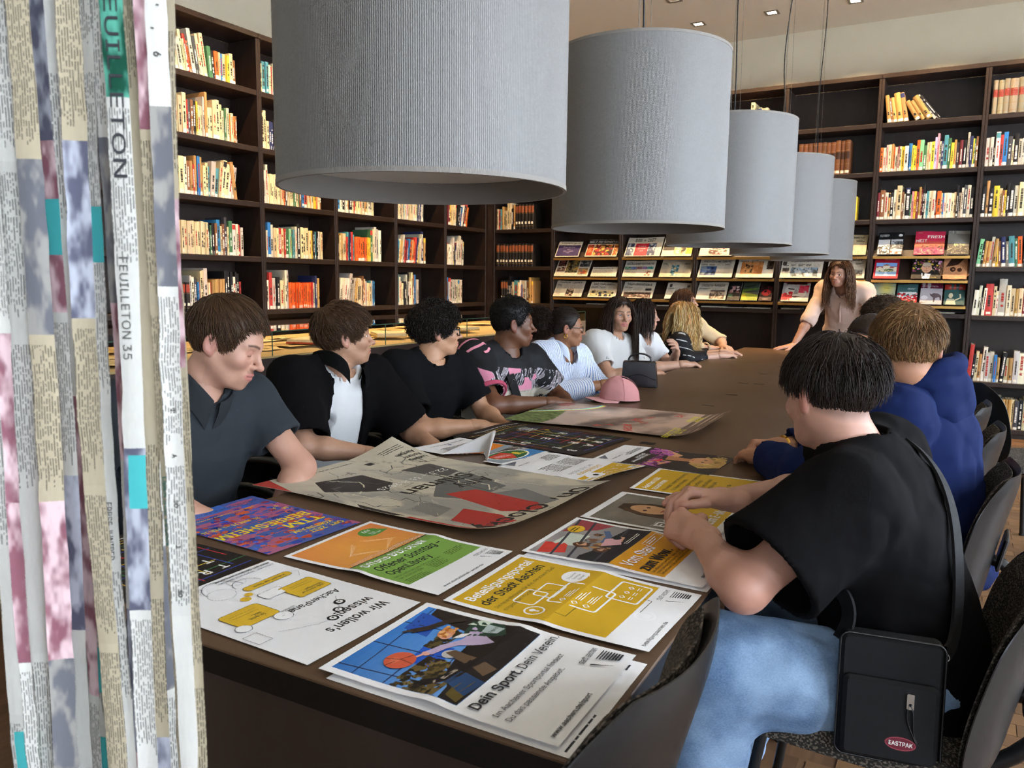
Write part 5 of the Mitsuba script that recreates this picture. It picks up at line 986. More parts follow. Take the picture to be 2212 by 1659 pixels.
# ---------------------------------------------------------------- chairs
def speck(p, n, uv): return mix3('#24211e', '#5a5148', smoothstep(.45, .75, noise(p.x * 330, p.y * 330, p.z * 330)))
bsdf('m_seatcloth', prin(proc(speck), .9, specular=.15))
bsdf('m_shell', prin('#08090a', .35, specular=.6))
bsdf('m_leather', prin('#100f0f', .38, specular=.5))
bsdf('m_blackmetal', prin('#0c0c0d', .35, specular=.5))
def backrest(w, h, th, inset=0., bulge=.0, n=22, m=18):
    """a rounded, curved slab; x across, y depth (front is +y), z up from 0 to h"""
    rows = []
    for sgn in (1, -1):
        P = []
        for i in range(n):
            t = i / (n - 1); z = inset + (h - 2 * inset) * t
            e = (abs(2 * t - 1)) ** 3.2; half = (w / 2 - inset) * (1 - .36 * max(0, 2 * t - 1) ** 3.5 - .18 * max(0, 1 - 2 * t) ** 3)
            x = np.linspace(-half, half, m); edge = 1 - np.clip(np.maximum((np.abs(x) / half) ** 6, e ** 2), 0, 1) * .92
            y = 1.15 * x ** 2 - .10 * (z - h * .45) ** 2 * 2 + sgn * (th / 2) * edge + (bulge * edge if sgn > 0 else 0)
            P.append(np.stack([x, y, 0 * x + z], -1))
        rows.append(np.array(P))
    a, f = gridmesh(rows[0]); b, g = gridmesh(rows[1])
    idx = np.arange(n * m).reshape(n, m); ring = np.r_[idx[:, 0], idx[-1, 1:], idx[-2::-1, -1], idx[0, -2:0:-1]]; r2 = np.roll(ring, -1); o = n * m
    return np.vstack([a, b]), np.vstack([f, g[:, ::-1] + o, np.c_[ring, r2, r2 + o], np.c_[ring, r2 + o, ring + o]])
def visitor_chair(x, y, yaw, label, top=.86, rec=11):
    """yaw: the direction the sitter faces"""
    k = thing('padded_chair', label, 'chair', 'padded chairs on the window side of the table')
    Rm = rz(yaw - 90); o = np.array([x, y, 0.])
    put = lambda m: xf(m, Rm, o)
    H = .40; tilt = rx(rec)
    bk = lambda m, dy: put(xf(xf(m, tilt), None, (0, dy, top - H * math.cos(math.radians(rec)))))
    part(k, 'back_shell', bk(backrest(.47, H, .026), -.012), 'm_shell', smooth=50)
    part(k, 'back_pad', bk(backrest(.455, H, .022, .012, .008), .004), 'm_seatcloth', smooth=50)
    if True:
        v, f = bk(cbx(-.055, .055, -.034, -.022, .12, .22, .008), -.012); part(k, 'shell_rib', (v, f), 'm_shell')
    part(k, 'back_bracket', put(tube(smoothcurve([(0, -.045, top - .26), (0, -.10, .56), (0, -.04, .425), (0, .1, .42)], 14), .016, 10)), 'm_blackmetal', smooth=True)
    seat = hull([(sx * (.225 - a), b, z) for sx in (-1, 1) for a, b, z in ((.0, .06, .455), (.03, .02, .45), (.0, .40, .455), (.05, .47, .45), (.012, .06, .49), (.05, .03, .485), (.02, .40, .492), (.07, .45, .475))])
    part(k, 'seat_pad', put(seat), 'm_seatcloth')
    part(k, 'seat_shell', put(hull([(sx * (.215 - a), b, z) for sx in (-1, 1) for a, b, z in ((0, .03, .449), (0, .44, .449), (.04, .08, .425), (.04, .40, .425))])), 'm_shell')
    for sx in (-1, 1):
        for yy, y1 in ((.38, .44), (.06, -.02)):
            part(k, 'leg', put(tube([(sx * .17, yy, .43), (sx * .215, y1, .012)], .011, 10)), 'm_blackmetal', smooth=True)
            part(k, 'foot', put(tube([(sx * .215, y1, .014), (sx * .2155, y1, .0)], .014, 10)), 'm_plastic')
visitor_chair(4.66, -7.31, 180, 'empty padded chair with black shell at the near table corner, in the foreground', .935, 13)
visitor_chair(5.085, -6.42, 178, 'padded chair under the young man in the black tee', .825, 12)
visitor_chair(5.06, -5.66, 178, 'padded chair behind the blue hooded sweatshirt', .855)
visitor_chair(5.05, -4.98, 178, 'padded chair with grey edge, second beyond the blue hooded sweatshirt', .86)
visitor_chair(5.02, -4.38, 176, 'padded chair with shiny rim, third beyond the blue hooded sweatshirt', .86)
visitor_chair(5.09, -3.6, 32, 'empty padded chair turned with its black ribbed shell to the camera', .88, 14)
def arm_chair(x, y, yaw, label):
    k = thing('arm_chair', label, 'chair', 'black armchairs along the display case side')
    Rm = rz(yaw - 90); put = lambda m: xf(m, Rm, (x, y, 0))
    part(k, 'backrest', put(xf(cbx(-.25, .25, -.02, .02, 0, .42, .012), rx(8), (0, -.02, .46))), 'm_leather')
    part(k, 'seat', put(cbx(-.24, .24, .0, .46, .40, .46, .015)), 'm_leather')
    for s in (-1, 1):
        part(k, 'armrest', put(tube(smoothcurve([(s * .27, -.04, .66), (s * .27, .1, .665), (s * .27, .32, .655), (s * .27, .38, .60)], 16), .014, 8)), 'm_blackmetal', smooth=True)
        for yy, zt in ((-.03, .66), (.38, .60)): part(k, 'leg', put(tube([(s * .27, yy, zt), (s * .265, yy, .0)], .013, 8)), 'm_blackmetal', smooth=True)
        part(k, 'side_rail', put(tube([(s * .268, -.03, .42), (s * .268, .38, .42)], .011, 8)), 'm_blackmetal', smooth=True)
for y, xx, lb in ((-6.70, 2.84, 'black armchair of the man in the grey polo'), (-5.86, 2.60, 'black armchair of the man with the white tee'), (-5.28, 2.64, 'black armchair of the man with curls and glasses'), (-4.74, 2.62, 'black armchair of the man in the football jersey'), (-4.03, 2.68, 'black armchair of the woman in stripes'), (-3.30, 2.68, 'black armchair of the woman facing the camera'), (-2.69, 2.68, 'black armchair of the woman with hair tucked back'), (-1.91, 2.74, 'black armchair of the blonde woman'), (-1.27, 2.62, 'black armchair of the woman in the cardigan')):
    arm_chair(xx, y, 0, lb)
# ---------------------------------------------------------------- people: signed distance fields turned into meshes
def nrm(v): return np.sqrt(np.einsum('ij,ij->i', v, v))
def rc(p, a, b, ra, rb):
    a, b = np.asarray(a, float), np.asarray(b, float); ab = b - a
    h = np.clip((p - a) @ ab / (ab @ ab), 0, 1); return nrm(p - a - h[:, None] * ab) - (ra + (rb - ra) * h)
def ell(p, c, r):
    r = np.asarray(r, float); q = (p - c) / r; k = nrm(q); return (k - 1) * k / (nrm(q / r) + 1e-9)
def smin(a, b, k):
    h = np.clip(.5 + .5 * (b - a) / k, 0, 1); return b + (a - b) * h - k * h * (1 - h)
def smax(a, b, k): return -smin(-a, -b, k)
def nets(fn, lo, hi, h):
    lo, hi = np.asarray(lo, float), np.asarray(hi, float); n = np.ceil((hi - lo) / h).astype(int) + 1
    ax = [lo[i] + h * np.arange(n[i]) for i in range(3)]
    P = np.stack(np.meshgrid(*ax, indexing='ij'), -1).reshape(-1, 3)
    f = np.concatenate([fn(P[i:i + 400000]) for i in range(0, len(P), 400000)]).reshape(n)
    s = f < 0
    c = np.zeros(np.array(n) - 1, int); corners = list(np.ndindex(2, 2, 2)); sl = lambda o: tuple(slice(q, q + m - 1) for q, m in zip(o, n))
    for o in corners: c += s[sl(o)]
    act = (c > 0) & (c < 8); idx = -np.ones(act.shape, int); idx[act] = np.arange(act.sum()); cell = np.argwhere(act)
    acc, cnt = np.zeros((len(cell), 3)), np.zeros(len(cell)); fv = {o: f[tuple((cell + o).T)] for o in corners}
    for a in range(3):
        for o in corners:
            if o[a]: continue
            q = list(o); q[a] = 1; q = tuple(q); d0, d1 = fv[o], fv[q]; m = (d0 < 0) != (d1 < 0)
            t = np.where(m, d0 / np.where(m, d0 - d1, 1), 0); w = np.tile(np.array(o, float), (len(cell), 1)); w[:, a] = t
            acc[m] += w[m]; cnt[m] += 1
    V = lo + h * (cell + acc / cnt[:, None]); F = []
    for a in range(3):
        b, d = (a + 1) % 3, (a + 2) % 3
        s0 = [slice(None)] * 3; s1 = [slice(None)] * 3; s0[a], s1[a] = slice(0, -1), slice(1, None)
        e = np.argwhere(s[tuple(s0)] != s[tuple(s1)]); e = e[(e[:, b] > 0) & (e[:, d] > 0) & (e[:, b] < n[b] - 1) & (e[:, d] < n[d] - 1)]
        B, D = np.eye(3, dtype=int)[b], np.eye(3, dtype=int)[d]
        q = np.stack([idx[tuple((e - B - D).T)], idx[tuple((e - D).T)], idx[tuple(e.T)], idx[tuple((e - B).T)]], 1)
        fl = s[tuple(e.T)]; q = np.where(fl[:, None], q, q[:, ::-1]); F.append(q)
    q = np.vstack(F); q = q[(q >= 0).all(1)]
    return V, np.vstack([q[:, [0, 1, 2]], q[:, [0, 2, 3]]])
TONES = []
def tone_fn(p, n, uv):
    i = dr.floor(uv.x + .02); fx, fy = dr.clip(uv.x - i, 0, 1), dr.clip(uv.y, 0, 1); base, lip, dk = mi.Color3f(.4, .25, .18), mi.Color3f(.4, .2, .18), mi.Color3f(.05, .04, .03)
    for j, (a, b, c) in enumerate(TONES):
        m = dr.abs(i - j) < .5; base = dr.select(m, mi.Color3f(*a), base); lip = dr.select(m, mi.Color3f(*b), lip); dk = dr.select(m, mi.Color3f(*c), dk)
    base = base * (.94 + .12 * fbm(p.x * 45, p.y * 45, p.z * 45, 3))
    c = base * (1 - fx) + lip * fx; return c * (1 - fy) + dk * fy
bsdf('m_skin', two({'type': 'principled', 'base_color': proc(tone_fn), 'roughness': .47, 'specular': .4}))
bsdf('m_hair', prin(UVC, .5, specular=.22))
def weave(p, n, uv): return noise(p.x * 700, p.y * 700, p.z * 700) * .0006 + fbm(p.x * 30, p.y * 30, p.z * 22, 2) * .004
bsdf('m_fab', two({'type': 'bumpmap', 'arbitrary': {**proc(weave, 6e-4), 'type': 'proc'}, 'scale': 1., 'nested': {'type': 'principled', 'base_color': UVC, 'roughness': .9, 'specular': .08, 'sheen': .06}}))
CR, CC = np.array([.079, .098, .093]), np.array([0, -.012, .034])
def head_sdf(q, k):
    """q: head coordinates, x to the person's right, y forward, z up"""
    a = np.c_[np.abs(q[:, 0]), q[:, 1:]]; fem = k.get('fem', 0); jw = k.get('jaw', 1.) * (1 - .1 * fem)
    d = ell(q, CC, CR)
    d = smin(d, ell(q, (0, .022, -.018), (.064 * (.97 + .03 * jw), .068, .088)), .03)
    d = smin(d, ell(q, (0, .040, -.070), (.047 * jw, .044, .042)), .025)
    d = smin(d, rc(a, (.052 * jw, -.004, -.048), (.030 * jw, .05, -.088), .018, .016), .03)
    d = smin(d, ell(q, (0, .074, -.096), (.02 * jw, .016, .015)), .02)
    d = smin(d, ell(a, (.044, .058, -.022), (.024, .026, .022)), .025)
    d = smin(d, rc(a, (.0, .083, .026), (.042, .068, .024), .0135, .012), .016)
    d = smax(d, -ell(a, (.0315, .099, .002), (.018, .022, .0135)), .012)
    lid = k.get('lid', .35)
    e = np.linalg.norm(a - [.0315, .0715, .003], axis=1) - .0136
    up = smax(e, -(a[:, 2] - .003 - .0125 * (1 - 2 * lid) * 1 - .25 * (a[:, 1] - .0835)), .002)
    lo_ = smax(e, a[:, 2] + .0055, .002)
    d = smin(smin(d, up, .004), lo_, .004)
    nw = k.get('nose', 1.)
    d = smin(d, rc(q, (0, .085, .016), (0, .106 + .004 * nw, -.026), .0075, .0095), .012)
    d = smin(d, ell(q, (0, .108 + .005 * nw, -.029), (.0115 * nw, .0115, .0095)), .008)
    d = smin(d, ell(a, (.0125 * nw, .096, -.033), (.0075, .0105, .0075)), .007)
    d = smax(d, -ell(a, (.0065 * nw, .103, -.0415), (.0035, .006, .004)), .003)
    lp = k.get('lips', 1.)
    d = smin(d, ell(q, (0, .076, -.064), (.034, .022, .022)), .018)
    d = smin(d, smin(rc(a, (.004, .0985, -.0565), (.023, .0875, -.0605), .0052 * lp, .003), rc(a, (0, .0965, -.0675), (.020, .0875, -.0635), .0066 * lp, .003), .0025), .006)
    d = smax(d, -rc(a, (0, .1045, -.0617), (.022, .092, -.0617), .0018, .0012), .003)
    # ears
    if k.get('ears', 1):
        c, s = math.cos(.38), math.sin(.38); r = a - [.0765, -.008, -.005]; r = np.c_[r[:, 0] * c + r[:, 1] * s, -r[:, 0] * s + r[:, 1] * c, r[:, 2] + .12 * r[:, 1]]
        o = ell(r, (.004, -.008, 0), (.009, .0185, .031)); o = smax(o, -ell(r, (.0125, -.0065, .004), (.007, .0115, .020)), .004)
        o = smin(o, ell(r, (.003, -.001, -.024), (.006, .009, .010)), .006); o = smin(o, rc(r, (.002, .006, -.008), (.005, .002, -.004), .005, .004), .004)
        d = smin(d, o, .006)
    return d
def head_cols(q, k, tid):
    a = np.abs(q[:, 0]); fx = np.zeros(len(q)); fy = np.zeros(len(q)); y, z = q[:, 1], q[:, 2]
    fr = y > .07
    lipm = np.clip(1.3 - np.sqrt((a / .0255) ** 2 + ((z + .062) / (.0115 * k.get('lips', 1.))) ** 2), 0, .3) / .3 * fr
    fx = np.maximum(fx, lipm * k.get('lipc', .75)); fy = np.maximum(fy, .55 * np.clip(1 - np.abs(z + .0617 + .0 * a) / .0016, 0, 1) * (a < .023) * fr * (y > .085))
    fx = np.maximum(fx, .22 * np.exp(-(((a - .045) / .02) ** 2 + ((z + .028) / .018) ** 2)) * (y > .03)); fx = np.maximum(fx, .25 * np.exp(-((a / .014) ** 2 + ((z + .03) / .012) ** 2)) * (y > .09))
    fx = np.maximum(fx, .4 * (a > .077) * (np.abs(z) < .04))
    bz = .0265 + .004 * np.sin(np.clip((a - .012) / .038, 0, 1) * 2.6) - k.get('brow', 0.)
    fy = np.maximum(fy, k.get('browd', .85) * np.clip(1.5 - np.abs(z - bz) / (.0032 + .0008 * (a < .035)), 0, 1) * (a > .011) * (a < .053) * (y > .05))
    e = np.sqrt((a - .0315) ** 2 + (y - .0715) ** 2 + (z - .003) ** 2)
    lid = k.get('lid', .35); zl = .003 + .0125 * (1 - 2 * lid) + .25 * (y - .0835)
    fy = np.maximum(fy, .8 * (np.abs(z - zl) < .0018) * (e < .0155) * (y > .07)); fx = np.maximum(fx, .25 * (e < .021) * (y > .06))
    if k.get('beard'): fy = np.maximum(fy, k['beard'] * np.clip((-.03 - z) / .02, 0, 1) * (y > -.01) * (1 - lipm) * (.6 + .4 * meshkit.noise(q * 160)) * np.clip(1.2 - ((z + .045) / .02) ** 2 * (y > .06) * (a < .01) * 0, 0, 1))
    if k.get('tache'): fy = np.maximum(fy, k['tache'] * np.clip(1.2 - np.abs(z + .049) / .006, 0, 1) * (a < .024) * (y > .07)); fy = np.maximum(fy, k['tache'] * .8 * np.clip(1.2 - np.hypot(a / .014, (z + .088) / .012), 0, 1) * (y > .06))
    if k.get('fade'): m = hairmask(q, k); fy = np.maximum(fy, k['fade'] * np.clip((m + .012) / .02, 0, 1) * (a < .0815 + .0 * y))
    return np.c_[tid + np.clip(fx, 0, .93), np.clip(fy, 0, 1)]
def hairmask(q, k):
    """how far inside the hair, in metres"""
    hl = k.get('hl', .082); nape = k.get('nape', -.06); sb = k.get('sb', .012)
    zm = np.interp(q[:, 1], [-.11, -.075, -.03, -.008, .012, .035, .062, .08, .1], [nape, nape, nape * .35 - .01, .028, sb - .012, sb + .018, hl - .008, hl, hl + .01]) + np.clip(np.abs(q[:, 0]) - .03, 0, .05) * k.get('temple', .12) * (q[:, 1] > .045)
    return q[:, 2] - zm
def hframe(yaw, pitch, roll=0):
    y, p, r = np.radians([yaw, pitch, roll]); f = np.array([math.cos(y) * math.cos(p), math.sin(y) * math.cos(p), math.sin(p)]); x = np.array([math.sin(y), -math.cos(y), 0.]); u = np.cross(x, f)
    return np.stack([x * math.cos(r) + u * math.sin(r), f, u * math.cos(r) - x * math.sin(r)], 1)
# canonical hands: x to the thumb side, y along the fingers, z out of the back of the hand
def hand_mesh(curl, spread=.06, thumb=0., h=.003, per=None):
    K = [(.027, .086, 0), (.0085, .091, .002), (-.0105, .087, .001), (-.0275, .079, -.002)]; Ln = [(.043, .026, .021), (.047, .030, .022), (.044, .028, .021), (.034, .021, .019)]
    chains = []
    for i, (k, l) in enumerate(zip(K, Ln)):
        c1, c2, c3 = np.radians(per[i] if per else curl); sp = spread * (1.2 - i * .8); p = np.array(k); P, an = [p], 0
        for j, (cc, ll) in enumerate(zip((c1, c2, c3), l)):
            an += cc; p = p + ll * np.array([math.sin(sp) * math.cos(an), math.cos(an) * math.cos(sp), -math.sin(an)]); P.append(p)
        chains.append(P)
    T_ = [np.array(v) for v in ((.018, .02, -.006), (.042, .05, -.016 - .012 * thumb), (.050 - .018 * thumb, .080, -.024 - .02 * thumb), (.049 - .034 * thumb, .106, -.03 - .022 * thumb))]
    def f(p):
        d = rc(p, (0, -.03, 0), (0, .012, 0), .026, .024)
        d = np.minimum(d, 1)
        q = p * [1, 1, 1.35]; d = smin(d, rc(q, (0, -.02, 0), (0, .01, 0), .027, .029), .02)
        for i, k in enumerate(K): d = smin(d, rc(p, ((.016, .006, -.006, -.016)[i], .01, 0), k, .0145, .0115), .016)
        d = smin(d, ell(p, (.02, .03, -.012), (.014, .026, .012)), .014); d = smin(d, ell(p, (-.022, .032, -.01), (.011, .03, .011)), .012)
        for i, P in enumerate(chains):
            r = (.0092, .0094, .009, .008)[i]; e = rc(p, P[0], P[1], r * 1.12, r)
            e = smin(e, rc(p, P[1], P[2], r * 1.02, r * .92), .003); e = smin(e, rc(p, P[2], P[3] - (P[3] - P[2]) * .25, r * .93, r * .82), .003)
            d = smin(d, e, .006)
        e = smin(rc(p, T_[0], T_[1], .0155, .0125), rc(p, T_[1], T_[2], .0118, .0105), .006); e = smin(e, rc(p, T_[2], T_[3] - (T_[3] - T_[2]) * .2, .0105, .0088), .003)
        return smin(d, e, .008)
    v, fc = nets(f, (-.07, -.06, -.13), (.09, .215, .05), h)
    nl = [(P[3] - (P[3] - P[2]) * .12, P[3] - P[2]) for P in chains] + [(T_[3] - (T_[3] - T_[2]) * .12, T_[3] - T_[2])]
    red = np.zeros(len(v))
    for c, _ in nl: red = np.maximum(red, .35 * np.exp(-(np.linalg.norm(v - c, axis=1) / .012) ** 2))
    for P in chains: red = np.maximum(red, .25 * np.exp(-(np.linalg.norm(v - P[0] - [0, 0, .008], axis=1) / .01) ** 2)); red = np.maximum(red, .2 * np.exp(-(np.linalg.norm(v - P[1], axis=1) / .009) ** 2))
    return v, fc, red
HANDS = {'relaxed': hand_mesh((28, 34, 20), h=.0042), 'flat': hand_mesh((4, 6, 4), .12, h=.004), 'fist': hand_mesh((58, 62, 35), .02, .6), 'drape': hand_mesh(None, .08, .3, per=[(52, 46, 26), (46, 42, 24), (38, 38, 22), (8, 30, 18)])}
def place_hand(pose, left, wr, dirv, back):
    v, f, red = HANDS[pose]; v = v.copy(); f = f.copy()
    # right hand: thumb (x) = back x dir ... mirrored for the left
    y = np.asarray(dirv, float); y /= np.linalg.norm(y); z = np.asarray(back, float); z = z - y * (z @ y); z /= np.linalg.norm(z); x = np.cross(y, z)
    if not left: x = -x; f = f[:, ::-1]
    m = np.stack([x, y, z], 1); return v @ m.T + wr + y * .0, f, red
def torso_sdf(Pv, Tp, yaw, prof):
    Pv, Tp = np.asarray(Pv, float), np.asarray(Tp, float); A = Tp - Pv; Lg = np.linalg.norm(A); A = A / Lg
    fw = np.array([math.cos(math.radians(yaw)), math.sin(math.radians(yaw)), 0]); fw = fw - A * (A @ fw); fw /= np.linalg.norm(fw); rt = np.cross(fw, A)
    pr = np.asarray(prof, float)
    def f(p):
        r = p - Pv; w = r @ A; t = w / Lg; a = np.interp(t, pr[:, 0], pr[:, 1]); b = np.interp(t, pr[:, 0], pr[:, 2]); l, q = r @ rt, r @ fw + .0
        bow = .0
        k = np.sqrt((l / a) ** 2 + ((q - bow) / b) ** 2); d = (k - 1) * np.minimum(a, b)
        return smax(smax(d, w - Lg * pr[-1, 0], .03), Lg * pr[0, 0] - w, .03)
    return f, A, fw, rt, Lg
MALE = [(-.1, .17, .125), (.15, .162, .12), (.4, .168, .12), (.7, .19, .125), (.86, .185, .105), (.97, .11, .075), (1.04, .07, .055)]
FEM = [(-.1, .175, .125), (.15, .15, .11), (.35, .138, .105), (.62, .155, .115), (.84, .16, .095), (.97, .09, .065), (1.04, .055, .048)]
def strands(paths, rad, cols, flat=1.):
    """paths (n, s, 3), rad (n,) -> mesh of thin three-sided tapering tubes, colours per vertex"""
    n, s, _ = paths.shape; t = np.gradient(paths, axis=1); t /= np.linalg.norm(t, axis=2, keepdims=True) + 1e-12
    a = np.cross(t, np.array([.31, .47, .83])); a /= np.linalg.norm(a, axis=2, keepdims=True) + 1e-9; b = np.cross(t, a)
    tp = np.interp(np.linspace(0, 1, s), [0, .15, .6, 1], [.7, 1, .9, .12]); r = rad[:, None] * tp
    g = np.arange(3) * 2 * np.pi / 3; v = paths[:, :, None] + r[..., None, None] * (np.cos(g)[:, None] * a[:, :, None] + np.sin(g)[:, None] * b[:, :, None])
    i, j, k = np.meshgrid(np.arange(n), np.arange(s - 1), np.arange(3), indexing='ij'); B = i * s * 3
    q = np.stack([B + j * 3 + k, B + j * 3 + (k + 1) % 3, B + (j + 1) * 3 + (k + 1) % 3, B + (j + 1) * 3 + k], -1).reshape(-1, 4)
    return (v.reshape(-1, 3), np.vstack([q[:, [0, 1, 2]], q[:, [0, 2, 3]]])), np.repeat(cols, s * 3, 0)
def hair(root, Hc, R, sc, k, seed):
    """a cap over the scalp and strands along it"""
    r = np.random.default_rng(seed); hc = lin(k['hair']); top, side = k.get('top', .025), k.get('side', .008)
    wh = np.array(k.get('whorl', (0, -.55, .85))); swp = np.array(k.get('sweep', (0, 0, -.35)))
    def thick(u, q):
        w = np.clip((u[:, 2] - k.get('tz', .05)) / .5, 0, 1); w = w * w * (3 - 2 * w)
        t = side + (top - side) * w + k.get('front', 0.) * np.clip(u[:, 1], 0, 1) * np.clip(u[:, 2], 0, 1) + k.get('back', 0.) * np.clip(-u[:, 1] - .2, 0, 1) * np.clip(u[:, 2] + .45, 0, 1)
        return t
    th, ph = np.meshgrid(np.linspace(0, math.pi * .92, 56), np.linspace(0, 2 * math.pi, 97), indexing='ij')
    u = np.stack([np.sin(th) * np.cos(ph), np.sin(th) * np.sin(ph), np.cos(th)], -1).reshape(-1, 3)
    q = CC + u * CR; m = hairmask(q, k); T_ = thick(u, q) * np.clip((m + .004) / .018, .0, 1); lump = k.get('lump', .2)
    T_ = T_ * (1 - lump + 2 * lump * meshkit.fbm(u * k.get('lumpf', 5.) + seed, 3)) * .85
    n = u / CR; n /= np.linalg.norm(n, axis=1, keepdims=True)
    V = q + n * (T_[:, None] + .0012); G, F = gridmesh(V.reshape(56, 97, 3)); keep = (m[F] > -.003).all(1); F = F[keep]
    toW = lambda x: Hc + (x * sc) @ R.T
    part(root, 'hair', (toW(G), F), 'm_hair', color=hc * .75, smooth=True)
    N = k.get('n', 1500); S = k.get('s', 8)
    if not N: return
    u = r.normal(size=(N * 4, 3)); u /= np.linalg.norm(u, axis=1, keepdims=True); q = CC + u * CR; m = hairmask(q, k); ok = (m > .001); u, m = u[ok][:N], m[ok][:N]; N = len(u)
    Ltot = k.get('len', .06) * (.6 + .6 * r.random(N)) * np.clip(.35 + thick(u, q[ok][:N]) / max(top, .001), 0, 1.1); tt = thick(u, None) * np.clip((m + .006) / .016, .15, 1) * (.55 + .5 * r.random(N)); curl = k.get('curl', 0.)
    pts = []; d = u.copy(); ph = r.uniform(0, 6.28, N); cf = k.get('curlf', 3.)
    jit = r.normal(size=(N, 3)) * k.get('jit', .25)
    jm = r.uniform(-.012, .006, N)
    for i in range(S):
        t = i / (S - 1); n = d / CR; n /= np.linalg.norm(n, axis=1, keepdims=True)
        fl = d - wh; fl /= np.linalg.norm(fl, axis=1, keepdims=True) + .15; fl = fl + swp + jit + np.c_[0 * t + k.get('part', 0.) * np.sign(d[:, 0]), 0 * d[:, 0], 0 * d[:, 0]]; fl = fl - n * (fl * n).sum(1, keepdims=True); fl /= np.linalg.norm(fl, axis=1, keepdims=True) + 1e-9
        off = tt * min(1, t * 3) * (1 + k.get('lift', .25) * t * t) + .002
        p = CC + d * CR + n * off[:, None]
        if curl: b = np.cross(n, fl); p = p + curl * min(1, 2 * t) * (np.cos(ph + cf * 6.28 * t)[:, None] * b + np.sin(ph + cf * 6.28 * t)[:, None] * (n + fl) * .7)
        mq = hairmask(CC + d * CR, k) + jm; go = np.where(d[:, 1] > .45, np.clip((mq + k.get('fringe', .02)) / .015, 0, 1), np.clip((mq + .006) / .012, 0, 1))
        pts.append(p); d = d + fl * (Ltot * (.12 + .88 * go) / (S - 1))[:, None] / .095; d /= np.linalg.norm(d, axis=1, keepdims=True)
    P = toW(np.stack(pts, 1)); cl = hc * (.55 + .9 * r.random((N, 1)) ** 1.3) * (1 + .08 * r.normal(size=(N, 3)))
    if k.get('tips') is not None: cl = cl * (1 - (w := (r.random((N, 1)) < .3) * .6)) + lin(k['tips']) * w
    m_, c_ = strands(P, (k.get('w', .0011) * (.6 + .8 * r.random(N))) * sc, np.clip(cl, .002, .9)); part(root, 'hair_strands', m_, 'm_hair', color=c_, smooth=True, kind='stuff')
def longhair(root, Hc, R, sc, k, seed, body=()):
    """long strands that fall from a parting and slide over head, neck and shoulders; body: spheres (centre, radius)"""
    r = np.random.default_rng(seed + 5); N, S = k.get('ln', 900), 15; hc = lin(k['hair']); L_ = k['long']
    u = r.normal(size=(N * 5, 3)); u[:, 2] = np.abs(u[:, 2]) + .1; u /= np.linalg.norm(u, axis=1, keepdims=True); q = CC + u * CR; ok = hairmask(q, k) > .0; u = u[ok][:N]; N = len(u)
    p = Hc + ((CC + u * CR * 1.06) * sc) @ R.T; up = R[:, 2]; sd = np.sign(u[:, 0] + k.get('px', 0.) + 1e-6); d = (u * [1, .6, .3] + np.c_[sd * .8, u[:, 1] * 0 + k.get('pfwd', -.1), 0 * sd]) @ R.T; d /= np.linalg.norm(d, axis=1, keepdims=True)
    st = L_ * (.75 + .3 * r.random(N)) / S; pts = [p]; lay = r.random(N) * k.get('thick', .022); ph = r.uniform(0, 6.28, N); g = np.array([0, 0, -1.])
    cols_ = [(Hc + (CC * sc) @ R.T, CR * sc * 1.03), (Hc + (np.array([0, .022, -.02]) * sc) @ R.T, np.array([.068, .06, .088]) * sc)]
    for i in range(S - 1):
        d = d * .62 + g * .5 + np.array(k.get('drift', (0, 0, 0))) * .1; d /= np.linalg.norm(d, axis=1, keepdims=True); p = p + d * st[:, None]
        for c, rr in cols_:
            z = ((p - c) @ R) / (rr + lay[:, None] + .004); ln_ = np.linalg.norm(z, axis=1); ins = ln_ < 1; z[ins] /= ln_[ins, None]; p[ins] = c + (z[ins] * (rr + lay[ins, None] + .004)) @ R.T
        for c, rad in body:
            v = p - c; ln_ = np.linalg.norm(v, axis=1); ins = ln_ < rad + lay * .7; p[ins] = np.asarray(c) + v[ins] / ln_[ins, None] * (rad + lay[ins] * .7)[:, None]
        ql = ((p - Hc) @ R) / sc; inf = (ql[:, 1] > .028) & (ql[:, 2] < .07) & (ql[:, 2] > -.16) & (np.abs(ql[:, 0]) < k.get('fx', .068))
        ql[inf, 0] = (sd[inf] * (k.get('fx', .068) + .3 * lay[inf])); ql[inf, 1] = np.minimum(ql[inf, 1], k.get('fy', .055)); p[inf] = Hc + (ql[inf] * sc) @ R.T
        d2 = p - pts[-1]; d = d2 / (np.linalg.norm(d2, axis=1, keepdims=True) + 1e-9); pts.append(p.copy())
    P = np.stack(pts, 1); t = np.linspace(0, 1, S); wv = k.get('wave', .004); cl0 = np.floor(r.random(N) * 24)
    P = P + (wv * t[None, :] * np.sin(t[None, :] * k.get('wf', 14.) + cl0[:, None] * 1.7 + .5 * ph[:, None] * .4))[..., None] * R[:, 0] + (wv * t[None, :] * np.cos(t[None, :] * k.get('wf', 14.) + cl0[:, None] * 2.3))[..., None] * R[:, 1]
    cl = hc * (.55 + .9 * r.random((N, 1))) * (1 + .06 * r.normal(size=(N, 3)))
    if k.get('tips') is not None: w = (r.random((N, 1)) < .4) * .7; cl = cl * (1 - w) + lin(k['tips']) * w
    m_, c_ = strands(P, k.get('lw', .0024) * (.6 + .7 * r.random(N)), np.clip(cl, .002, .9)); part(root, 'hair_strands', m_, 'm_hair', color=c_, smooth=True, kind='stuff')
